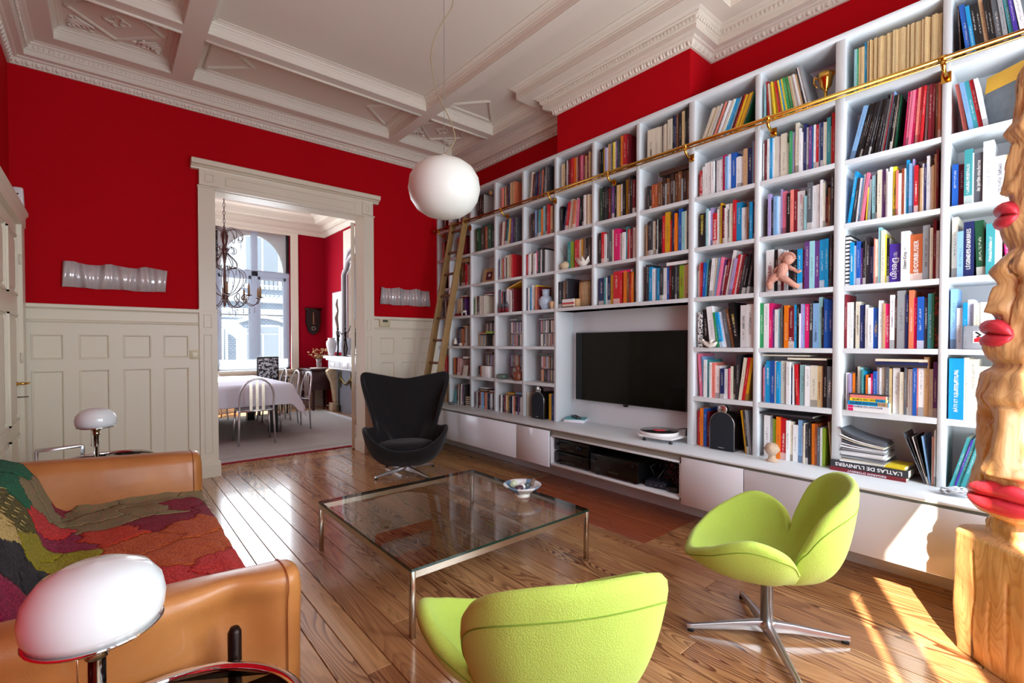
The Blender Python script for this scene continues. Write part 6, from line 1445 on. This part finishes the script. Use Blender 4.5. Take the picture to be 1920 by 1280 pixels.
# magazine pile with two atlases under it
flat(10, 6, .30, 0, .36, .26, .022, 'R', 'dark purple book lying at the very bottom of the magazine pile', xf=XS - .015, txt="REGARDS D'ORIENT", tcol=(220, 220, 230), flip=True)
flat(10, 6, .31, .0225, .37, .26, .040, 'K', 'thick black atlas lying beneath the pile of magazines, bottom shelf', xf=XS - .012, txt="L'ATLAS DE L'UNIVERS", tcol=(240, 240, 240), flip=True)
flat(10, 6, .56, .063, .12, .16, .018, 'y', 'yellow booklet lying right of the magazine pile on the atlases', xf=XS + .0, rz=R(-6))
rm = random.Random(12); z = .063
for k in range(17):
    h = rm.uniform(.005, .009); n_ = 12; vs = []; fs = []; ly = .21 + rm.uniform(-.01, .01); lx = .20; yo = rm.uniform(-.006, .006); lift = max(0, k - 10) * .006
    for i in range(n_ + 1):
        u = i / n_; yy = ly / 2 - ly * u; cz = lift * (u ** 2) * -1 + lift + (.012 * max(0, k - 9) * (1 - u) ** 3)
        for xx, zz in ((0, 0), (lx, 0), (lx, h), (0, h)): vs.append((xx, yy, zz + cz * .6))
    for i in range(n_):
        for q in range(4): fs.append((i * 4 + q, i * 4 + (q + 1) % 4, (i + 1) * 4 + (q + 1) % 4, (i + 1) * 4 + q))
    fs += [(0, 1, 2, 3), (n_ * 4 + 3, n_ * 4 + 2, n_ * 4 + 1, n_ * 4)]
    col = rm.choice('wwgwWG') if k < 16 else 'G'
    o = MB().add(vs, fs, True).build('magazine', [flatmat(col)]); y1 = span(10)[1]; o.location = (XS - .01 + rm.uniform(-.004, .006), y1 - .25 * .4245 + yo, ROWZ[6][0] + z); o.rotation_euler = (0, 0, R(rm.uniform(-5, 3))); z += h + .0008
    for p in o.data.polygons: p.use_smooth = False
    tag(o, ('purple and grey covered magazine on top of the magazine pile, bottom shelf' if k == 16 else 'curling magazine, %s from bottom of the pile, bottom shelf, wide bay left of totem' % ORD[k + 1]), 'magazine', 'magazines in the curling pile')
    if k == 16:
        MB().add([(.01, .09, h + .0155), (.19, .09, h + .0155), (.19, -.02, h + .0135), (.01, -.02, h + .0135)], [(0, 1, 2, 3)]).build('cover_photo', mat('cover_plum', (120, 60, 84), .3, vary=.5, vscale=14), o, fix=False)
flat(9, 5, .36, .314, .28, .17, .008, 'W', 'cream atlas lying on the left part of the row, sixth shelf down, second bay', 'magazine')
flat(9, 5, .66, .292, .22, .18, .012, 'W', 'pale book lying on the three blue-green volumes, sixth shelf down, second bay', 'book')
flat(9, 6, .38, .290, .32, .20, .014, 'K', 'grey picture book lying on the left of the row, bottom shelf, second bay', 'book'); flat(9, 6, .58, .276, .20, .20, .012, 'k', 'black book lying under the grey picture book, bottom shelf, second bay', 'book')
flat(7, 3, .80, .268, .22, .18, .024, 'w', 'white book lying on the right part of the row, fourth shelf down, right bay above television', 'book'); flat(7, 3, .83, .293, .20, .16, .018, 'k', 'black book lying topmost on the white one, fourth shelf down, right bay', 'book')
flat(7, 1, .74, .242, .30, .10, .036, 'N', 'dark leather volume lying across the antique books, second shelf down, right bay', 'book')
for k, (col, h) in enumerate((('n', .014), ('W', .016), ('r', .018), ('w', .016), ('w', .014))): flat(5, 3, .34, sum((.014, .016, .018, .016, .014)[:k]) + .0004 * k, .15, .15, h, col, '%s small paperback in the lying stack, fourth shelf down, left bay above television' % ('lowest', 'second', 'third', 'fourth', 'topmost')[k], xf=XS - .0, grp='small lying stack by the wicker basket')
flat(6, 3, .66, .262, .17, .16, .020, 'P', 'magenta book lying across the row, fourth shelf down, middle bay above television', 'book')
for c, r, f, z, cols in ((4, 4, .52, .274, 'gk'), (4, 4, .84, .274, 'gR'), (3, 4, .52, .274, 'Kg'), (3, 4, .84, .274, 'kK'), (2, 4, .60, .274, 'kN'), (4, 5, .52, .274, 'EN'), (4, 5, .84, .274, 'nK'), (3, 5, .84, .274, 'kG'), (2, 5, .6, .274, 'Kn'),
                         (2, 6, .35, .192, 'Nakw'), (2, 6, .78, .192, 'OwK'), (3, 6, .38, .192, 'nY'), (3, 6, .75, .192, 'BKs'), (1, 3, .60, .225, 'RW'), (2, 3, .55, .225, 'wR'), (1, 4, .70, .235, 'anK'), (1, 5, .72, .20, 'Nww'), (2, 4, .34, .135, 'Ko'), (1, 6, .84, .0, 'WNWnWNWnW')):
    for k, col in enumerate(cols): flat(c, r, f, z + .0125 * k, .135 if c > 1 else .10, .13, .011, col, '%s case lying %s of the %s stack, %s, %s' % (PAL[col][1].split()[-1], ('lowest', 'second', 'third', 'fourth', 'fifth', 'sixth', 'seventh', 'eighth', 'topmost')[k], 'left' if f < .6 else 'right', ROWN[r], COLN[c]), 'disc', xf=XS + .06 if c > 1 else XS + .02, grp='cases lying on the rows')
flat(3, 3, .66, .285, .24, .20, .012, 'Y', 'mustard yellow magazine sloping on top of the row, fourth shelf down, second bay', 'magazine').rotation_euler = (R(-14), 0, 0)
flat(2, 4, .72, .145, .14, .15, .028, 'l', 'crumpled olive cloth pouch on the CD cases, fifth shelf down, third bay', 'magazine')

def at_cell(c, r, f, dx=.05): y1, y0 = span(c)[1], span(c)[0]; return (XS + dx, y1 - f * (y1 - y0), ROWZ[r][0])
# speakers
def speaker(c, r, f, lb):
    t = thing('loudspeaker', lb, 'speaker', at_cell(c, r, f, -.02), 0, 'pair of black arched loudspeakers'); w = .088
    arch = [(-w, 0), (w, 0), (w, .19)] + [(w * cos(a), .19 + .085 * sin(a)) for a in [pi * k / 14 for k in range(1, 14)]] + [(-w, .19)]
    M_grille = mat('speaker_grille', (22, 28, 38), .85, bump=.3, bscale=900); M_gloss = mat('speaker_gloss', (10, 10, 12), .08, coat=.6)
    bevel(MB().prism(arch, 'x', .012, .235).build('cabinet', M_gloss, t), .006, 2)
    MB().prism([(y * .93, .008 + z * .955) for y, z in arch], 'x', 0, .014).build('grille', M_grille, t)
    MB().tube([(.010, y, z) for y, z in [(-w, .003)] + arch[2:] [::-1][0:0] + [(-w, .003)]][:1] + [(.010, y, z) for y, z in ([(-w, .003), (-w, .19)] + [(-w * cos(a), .19 + .085 * sin(a)) for a in [pi * k / 14 for k in range(1, 14)]] + [(w, .19), (w, .003)])], .0022, 6).build('trim_line', M_alu, t)
    tw = MB().lathe([(0, -.055), (.014, -.052), (.030, -.03), (.034, 0), (.031, .014), (.026, .016), (.012, .014), (0, .018)], 24, (.03, 0, .292), mtx=Matrix.Rotation(R(-90), 4, 'Y')).build('tweeter', M_gloss, t)
    MB().lathe([(.033, 0), (.036, .002), (.033, .005)], 24, (.018, 0, .292), mtx=Matrix.Rotation(R(-90), 4, 'Y')).build('tweeter_ring', M_alu, tw); MB().box(-.0015, -.02, .02, 0, .02, .024).build('badge', M_alu, t)
speaker(8, 6, .52, 'black arched loudspeaker between books right of the television'); speaker(4, 6, .50, 'black arched loudspeaker left of the television beside orange and blue books')
# turntable
tp = thing('turntable', 'white turntable with a red-labelled record at the right end of the niche', 'turntable', (3.345, 2.10, .537))
MB().prism([(-.12, -.15), (.10, -.15), (.14, -.10), (.14, .12), (.09, .17), (-.10, .17), (-.14, .12), (-.14, -.08)], 'z', .035, .050).build('plinth', mat('turntable_white', (240, 240, 240), .25), tp)
for x, y in ((-.10, .10), (-.08, -.12), (.11, 0)): MB().lathe([(.012, 0), (.016, .008), (.006, .018), (.008, .036)], 14, (x, y, 0)).build('foot', M_black, tp)
MB().lathe([(0, .050), (.148, .050), (.150, .056), (.150, .072), (.147, .075), (0, .075)], 64, (0, .03, 0)).build('platter', mat('turntable_white', ()), tp)
rec = MB().lathe([(0, .0755), (.147, .0755), (.147, .0785), (0, .0785)], 64, (0, .03, 0)).build('record', mat('vinyl', (14, 14, 16), .22, coat=.5), tp)
MB().lathe([(0, .0786), (.050, .0786), (.050, .0792), (0, .0792)], 40, (0, .03, 0)).build('record_label', mat('label_red', (226, 74, 84), .5), rec); MB().lathe([(.0035, .079), (.003, .090), (0, .091)], 10, (0, .03, 0)).build('spindle', M_alu, tp)
MB().tube([(.09, -.165, .05), (.09, -.165, .10), (.08, -.15, .105), (-.02, -.10, .10), (-.05, -.075, .088)], [.014, .012, .005, .004, .006], 8).lathe([(.02, .05), (.02, .085), (.012, .10)], 16, (.09, -.165, 0)).build('tonearm', M_black, tp)
# remotes on a white box
bx_ = tag(bevel(MB().box(-.085, -.10, 0, .085, .10, .030).build('white_box', mat('box_white', (238, 238, 246), .5)), .002, 1), 'flat white box at the left end of the television niche', 'box'); bx_.location = (3.50, 3.15, .538); bx_.rotation_euler = (0, 0, R(25))
bk_ = tag(MB().box(-.075, -.10, 0, .075, .10, .008).build('booklet', flatmat('t')), 'thin teal booklet on the flat white box under the remote', 'booklet'); bk_.location = (3.50, 3.15, .5685); bk_.rotation_euler = (0, 0, R(30))
rc_ = thing('remote_control', 'black remote control lying on the teal booklet in the niche', 'remote control', (3.50, 3.15, .577), R(-30)); bevel(MB().box(-.024, -.09, 0, .024, .09, .018).build('case', M_black, rc_), .007, 3)
for k in range(7):
    for q in range(3): MB().box(-.015 + q * .012, -.07 + k * .018, .0175, -.008 + q * .012, -.06 + k * .018, .0195).build('button', M_rubber, rc_)
# small sculptures and ornaments
def blob(mb, P, Rr, n=10): mb.tube(P, Rr, n); return mb
M_clay = mat('speckled_terracotta', (196, 142, 124), .85, vary=.35, vscale=90, bump=.4, bscale=120)
fgp = at_cell(9, 3, .36, -.015); fg_ = thing('clay_figure', 'speckled terracotta crouching figure with spiky hair in front of the books', 'figurine', fgp, R(90))
mb = MB(); mb.tube([(.075, 0, .012), (.085, 0, .05), (.06, 0, .085), (.02, 0, .095)], [.016, .022, .026, .028], 12); mb.tube([(-.095, 0, .012), (-.06, .01, .035), (-.01, 0, .075), (.02, 0, .095)], [.013, .017, .022, .028], 12)
mb.tube([(.02, 0, .085), (.005, 0, .12), (-.005, 0, .155), (-.02, 0, .17)], [.030, .030, .034, .018], 14); mb.tube([(.02, 0, .155), (.055, -.01, .135), (.045, -.02, .105), (.015, -.02, .11)], [.014, .013, .012, .010], 10)
mb.tube([(-.02, .0, .155), (-.06, -.01, .13), (-.085, -.015, .11), (-.10, -.015, .12)], [.014, .012, .010, .010], 10); mb.ball((-.030, 0, .195), .034, 18, 12, (1.05, .9, 1.0)); mb.ball((-.060, 0, .190), .010, 8, 6)
for k in range(26):
    a = pi * (.05 + .95 * (k % 13) / 12); o_ = -.012 if k < 13 else .014; d = Vector((cos(a) * 1.0, o_ * 14, sin(a))).normalized(); c = Vector((-.026, 0, .197)); mb.tube([c + d * .028, c + d * .050], [.007, .003], 6)
mb.build('body', M_clay, fg_)
hdp = (3.283, 1.262, .5375); hd = thing('clay_bust', 'small clay bust of a head on the ledge in front of the books', 'figurine', hdp, R(100))
vs = []; fs = []; NA2, NZ2 = 28, 30
for j in range(NZ2 + 1):
    z = .125 * j / NZ2; tb = [(0, .032), (.006, .034), (.022, .024), (.040, .020), (.052, .028), (.075, .040), (.095, .042), (.112, .032), (.122, .016), (.125, .002)]; r0 = cubic(tb, z, 1)
    for i in range(NA2):
        a = 2 * pi * i / NA2; x, y = r0 * cos(a) * (1.0 if z < .045 else .95), r0 * sin(a) * (1.0 if z < .045 else 1.22)
        if z > .045: y += .010
        d = adiff(a, -pi / 2); y -= (.016 * gaus(d, .25) * gaus(z - .078, .012) + .010 * gaus(d, .35) * gaus(z - .062, .006) + .008 * gaus(d, .4) * gaus(z - .052, .006)); x += .008 * math.copysign(1, cos(a)) * gaus(adiff(a, 0) if cos(a) > 0 else adiff(a, pi), .3) * gaus(z - .08, .014)
        vs.append((x, y + .002 * noise.noise(Vector((a, z * 60, 0))), z))
for j in range(NZ2):
    for i in range(NA2): fs.append((j * NA2 + i, j * NA2 + (i + 1) % NA2, (j + 1) * NA2 + (i + 1) % NA2, (j + 1) * NA2 + i))
fs += [tuple(range(NA2)), tuple(NZ2 * NA2 + i for i in range(NA2))]
MB().add(vs, fs, True).build('bust', mat('pale_clay', (196, 170, 146), .75, vary=.3, vscale=60), hd); hd.scale = (1.0, 1.0, 1.0)
dv = thing('ceramic_dove', 'small white ceramic dove in front of the dark books right of the television', 'figurine', at_cell(8, 4, .30, -.01), R(90))
mb = MB().tube([(-.055, 0, .040), (-.035, 0, .020), (0, 0, .018), (.030, 0, .030), (.048, 0, .048)], [.006, .014, .020, .016, .009], 12); mb.tube([(-.010, .014, .03), (-.022, .02, .05), (-.040, .018, .056)], [.010, .012, .003], 8); mb.ball((.050, 0, .052), .011, 10, 8); mb.tube([(.058, 0, .052), (.068, 0, .050)], [.004, .001], 6); mb.build('body', M_chalk, dv)
cp = thing('brass_cup', 'ornate brass cup on a stem, top shelf, second bay right of television', 'cup', at_cell(9, 0, .84, .06))
MB().lathe([(.030, 0), (.030, .006), (.010, .014), (.009, .09), (.012, .10), (.030, .12), (.040, .17), (.048, .20), (.045, .20), (.036, .16), (.0, .12)], 28).build('goblet', M_brass, cp)
MB().tube([(0, .036, .18), (0, .062, .20), (0, .066, .165), (0, .045, .13)], [.006, .008, .006, .003], 8).tube([(0, -.040, .18), (0, -.060, .20), (0, -.056, .235), (0, -.066, .25)], [.006, .007, .005, .002], 8).build('handle', M_brass, cp)
# little picture frames
pf = thing('picture_frame', 'silver beaded frame with a red black and white print, fifth shelf down behind totem', 'picture frame', (XS - .012, span(11)[1] - .145, ROWZ[4][0] + .002)); pf.rotation_euler = (0, R(6), 0)
bevel(MB().box(0, -.082, 0, .012, .082, .118).build('frame', mat('beaded_silver', (176, 180, 188), .35, .5, bump=.9, bscale=420), pf), .003, 1)
im = MB().box(-.0015, -.045, .03, .001, .045, .09).build('print', flatmat('w'), pf); MB().add([(-.002, .04, .034), (-.002, .04, .050), (-.002, .02, .062), (-.002, .0, .050), (-.002, .008, .034)], [(0, 1, 2, 3, 4)]).build('red_shape', flatmat('r'), im)
MB().tube([(-.002, .035, .085), (-.002, .015, .07), (-.002, .03, .06)], .004, 5).tube([(-.002, -.01, .034), (-.002, -.012, .087)], .004, 5).tube([(-.002, -.012, .06), (-.002, -.038, .085), (-.002, -.04, .05)], .004, 5).build('black_shape', M_black, im)
wp = thing('picture_frame', 'light wooden frame with a small dark red picture, third shelf down, third bay', 'picture frame', at_cell(2, 2, .45, .10)); wp.rotation_euler = (0, R(14), R(14))
bevel(MB().box(0, -.10, 0, .014, .10, .19).build('frame', mat('frame_oak', (190, 150, 100), .5), wp), .002, 1); MB().box(-.0015, -.045, .045, .001, .045, .145).build('print', mat('plum_print', (96, 26, 44), .5, vary=.5, vscale=30), wp)
MB().box(-.0022, -.018, .085, .0, .012, .115).build('pale_figure', flatmat('w'), wp)
# crystal knot on the ledge
mb = MB(); rk = random.Random(6)
for k in range(7):
    pts = [(.055 * cos(2 * pi * q / 14 + k) * rk.uniform(.7, 1.1), .075 * sin(2 * pi * q / 14 + k * .7) * rk.uniform(.7, 1.1), .012 + .010 * (1 + sin(q * 1.7 + k))) for q in range(14)]; mb.tube(pts, .005, 6, closed=True)
o = tag(mb.build('glass_knot', mat('milky_glass', (232, 236, 244), .08, trans=.5, coat=.5)), 'tangled clear glass ornament on the ledge before the teal volumes', 'ornament'); o.location = (3.26, .36, .538)
# ornaments of the bays left of the television
jr = tag(MB().lathe([(.0, 0), (.045, .0), (.062, .03), (.06, .055), (.03, .075), (.006, .085), (0, .085)], 24).build('stone_jar', mat('cream_stone', (222, 204, 170), .6, vary=.1)), 'round cream stone jar at the left, third shelf down, left bay above television', 'jar'); jr.location = at_cell(5, 2, .20, .05)
tag(MB().tube([(0, 0, .084), (0, .05, .15), (0, .085, .22)], .0015, 5).build('incense_stick', M_black), 'thin dark stick poking out of the round cream jar', 'stick').location = at_cell(5, 2, .20, .05)
lb_ = MB(); petals = []
for k in range(9):
    a = 2 * pi * k / 9; 
    lb_.add([(.02 * cos(a), .03 * sin(a), 0), (.055 * cos(a - .38), .075 * sin(a - .38), .035), (.07 * cos(a), .098 * sin(a), .085), (.055 * cos(a + .38), .075 * sin(a + .38), .035)], [(0, 1, 2), (0, 2, 3)], True)
lb_.lathe([(0, .0), (.03, .0), (.055, .025), (.060, .045), (.05, .04), (.0, .01)], 24, sc if False else (0, 0, 0)); lo = lb_.build('petal_bowl', M_chalk); lo.modifiers.new('s', 'SOLIDIFY').thickness = .004; tag(lo, 'white petal-edged bowl in front of books, third shelf down, left bay above television', 'bowl'); lo.location = at_cell(5, 2, .74, .03)
wk = thing('wicker_basket', 'tall woven wicker basket at the right, fourth shelf down, left bay above television', 'basket', at_cell(5, 3, .72, .12)); mb = MB()
for k in range(34): mb.tube([(.085 * cos(2 * pi * k / 34) * .9, .095 * sin(2 * pi * k / 34), 0), (.085 * cos(2 * pi * k / 34), .10 * sin(2 * pi * k / 34), .12), (.08 * cos(2 * pi * k / 34 + .1), .098 * sin(2 * pi * k / 34 + .1), .235)], .0075, 5)
mb.build('wicker_wall', mat('wicker', (206, 170, 128), .8, vary=.25, vscale=30), wk, kind='stuff'); MB().tube([(.084 * cos(t), .10 * sin(t), .238) for t in [2 * pi * q / 30 for q in range(30)]], .009, 6, closed=True).build('rim', mat('wicker_dark', (110, 78, 50), .8), wk)
tp_ = tag(MB().lathe([(.030, 0), (.030, .075), (.028, .078), (0, .078)], 20).build('tape_roll', mat('birch', (214, 178, 132), .7)), 'short pale wooden cylinder beside the wicker basket', 'box'); tp_.location = at_cell(5, 3, .55, .04)
bu = thing('ceramic_vase', 'blue and white ceramic head vase, fourth shelf down, first bay left of television', 'vase', at_cell(4, 3, .60, .06)); MB().lathe([(.035, 0), (.05, .015), (.068, .06), (.07, .10), (.055, .13), (.035, .14), (.04, .20), (.045, .205), (.03, .20), (.0, .15)], 28).build('vase', mat('delft', (186, 204, 228), .25, vary=.35, vscale=55), bu)
lw = tag(MB().lathe([(.02, 0), (.03, .01), (.036, .05), (.033, .075), (.0, .078)], 20).build('wooden_cup', mat('birch2', (216, 180, 138), .6)), 'small pale wooden cup right of the blue head vase', 'cup'); lw.location = at_cell(4, 3, .90, .03)
for k in range(3):
    s_ = thing('soldier_figure', ('left', 'middle', 'right')[k] + ' of three small red and grey figures, fourth shelf down, second bay left', 'figurine', at_cell(3, 3, .12 + .13 * k, .02), 0, 'three small standing figures')
    MB().lathe([(.020, 0), (.022, .05), (.02, .055)], 12).build('red_skirt', flatmat('R'), s_); MB().lathe([(.020, .055), (.022, .09), (.012, .10), (.0, .10)], 12).ball((0, 0, .11), .012, 8, 6).build('upper_body', flatmat('G'), s_)
gb = tag(MB().lathe([(.0, 0), (.05, .0), (.068, .025), (.062, .055), (.058, .055), (.062, .03), (.045, .006), (0, .006)], 28).build('glass_dish', mat('green_glass', (176, 206, 190), .05, trans=.75)), 'greenish glass dish, sixth shelf down, second bay left of television', 'bowl'); gb.location = at_cell(3, 5, .22, .02)
bb = tag(MB().lathe([(.05, 0), (.055, .02), (.06, .06), (.045, .09), (.02, .10), (.034, .13), (.02, .16), (0, .165)], 20).build('seated_figurine', mat('red_resin', (120, 60, 40), .45, vary=.2)), 'seated reddish brown figurine in front of CDs, sixth shelf down, second bay', 'figurine'); bb.location = at_cell(3, 5, .80, .02)
wb2 = tag(bevel(MB().box(0, -.065, 0, .10, .065, .135).build('white_file_box', flatmat('w')), .002, 1), 'white square file box before the CDs, sixth shelf down, third bay', 'box'); wb2.location = at_cell(2, 5, .60, .0)
st_ = tag(MB().lathe([(.0, -.008), (.03, -.008), (.012, .0), (.03, .008), (0, .008)], 5).build('wooden_star', mat('star_wood', (190, 140, 90), .6)), 'pointed wooden star at the top left shelf beyond the lamp globe', 'ornament'); st_.location = Vector(at_cell(2, 0, .80, .02)) + Vector((0, 0, .258)); st_.rotation_euler = (0, R(90), 0)
cg = thing('ceramic_jug', 'small cream and black figurine, fifth shelf down, fourth bay left of television', 'figurine', at_cell(1, 4, .22, .02)); MB().lathe([(.02, 0), (.024, .02), (.022, .06), (.012, .08), (.014, .095), (0, .10)], 16).build('body', M_chalk, cg); MB().lathe([(.021, 0), (.0245, .004), (.025, .02), (.023, .022)], 16).build('dark_foot', M_black, cg)
rs = tag(MB().ball((0, 0, .02), .022, 12, 8, (1, 1.4, .9)).build('shell_lump', M_chalk), 'small pale shell right of the cream and black figurine', 'shell'); rs.location = at_cell(1, 4, .48, .02)
an = thing('white_animal', 'small white animal figurine before a red box, fourth shelf down, fourth bay', 'figurine', at_cell(1, 3, .72, -.0)); mb = MB().tube([(0, .04, .045), (0, 0, .05), (0, -.04, .05)], [.014, .016, .014], 10)
for y_ in (.035, -.035): mb.tube([(0, y_, .045), (0, y_ * 1.3, .0)], [.009, .006], 6)
mb.ball((0, .055, .07), .014, 8, 6).build('body', M_chalk, an) if False else mb.build('body', M_chalk, an)
rbx = tag(MB().box(0, -.06, 0, .07, .06, .032).build('red_box', flatmat('R')), 'flat dark red box, fourth shelf down, fourth bay left of television', 'box'); rbx.location = at_cell(1, 3, .40, -.0)
pcx = tag(MB().box(0, -.05, 0, .003, .05, .17).build('postcard', mat('sea_card', (96, 160, 170), .5, vary=.4, vscale=8)), 'sea green postcard leaning, bottom shelf, fourth bay left of television', 'card'); pcx.location = at_cell(1, 6, .16, .03); pcx.rotation_euler = (0, R(8), 0)
gls = tag(MB().lathe([(.035, 0), (.038, .03), (.036, .03), (.033, .004), (0, .004)], 24).build('glass_ashtray', mat('clear_dish', (230, 236, 240), .03, trans=.85)), 'small clear glass dish on the ledge in front of the postcard', 'dish'); gls.location = (3.30, 5.06, .5375)
phc = tag(MB().box(0, -.045, 0, .004, .045, .13).build('postcard', mat('floral_card', (224, 208, 200), .5, vary=.6, vscale=40)), 'white card with dark floral print, sixth shelf down, fourth bay', 'card'); phc.location = at_cell(1, 5, .74, .0); phc.rotation_euler = (0, R(10), 0)
clc = tag(bevel(MB().box(0, -.09, 0, .12, .09, .045).build('carton_box', mat('cardboard', (176, 140, 100), .8)), .003, 1), 'brown cardboard box lying on top of the books, third shelf down, fourth bay', 'box'); clc.location = Vector(at_cell(1, 2, .68, .02)) + Vector((0, 0, .288))
# open album leaning behind the totem
ab = tag(MB().box(0, -.10, 0, .010, .10, .285).build('comic_album', mat('album_cover', (96, 104, 112), .4, vary=.5, vscale=22)), 'comic album with a snowy cover leaning face out, second shelf down behind totem', 'comic book'); ab.location = (3.43, .255, ROWZ[1][0] + .012); ab.rotation_euler = (0, R(8), R(-35)); MB().box(-.001, -.10, .20, 0, .10, .285).build('title_band', flatmat('Y'), ab, fix=False)
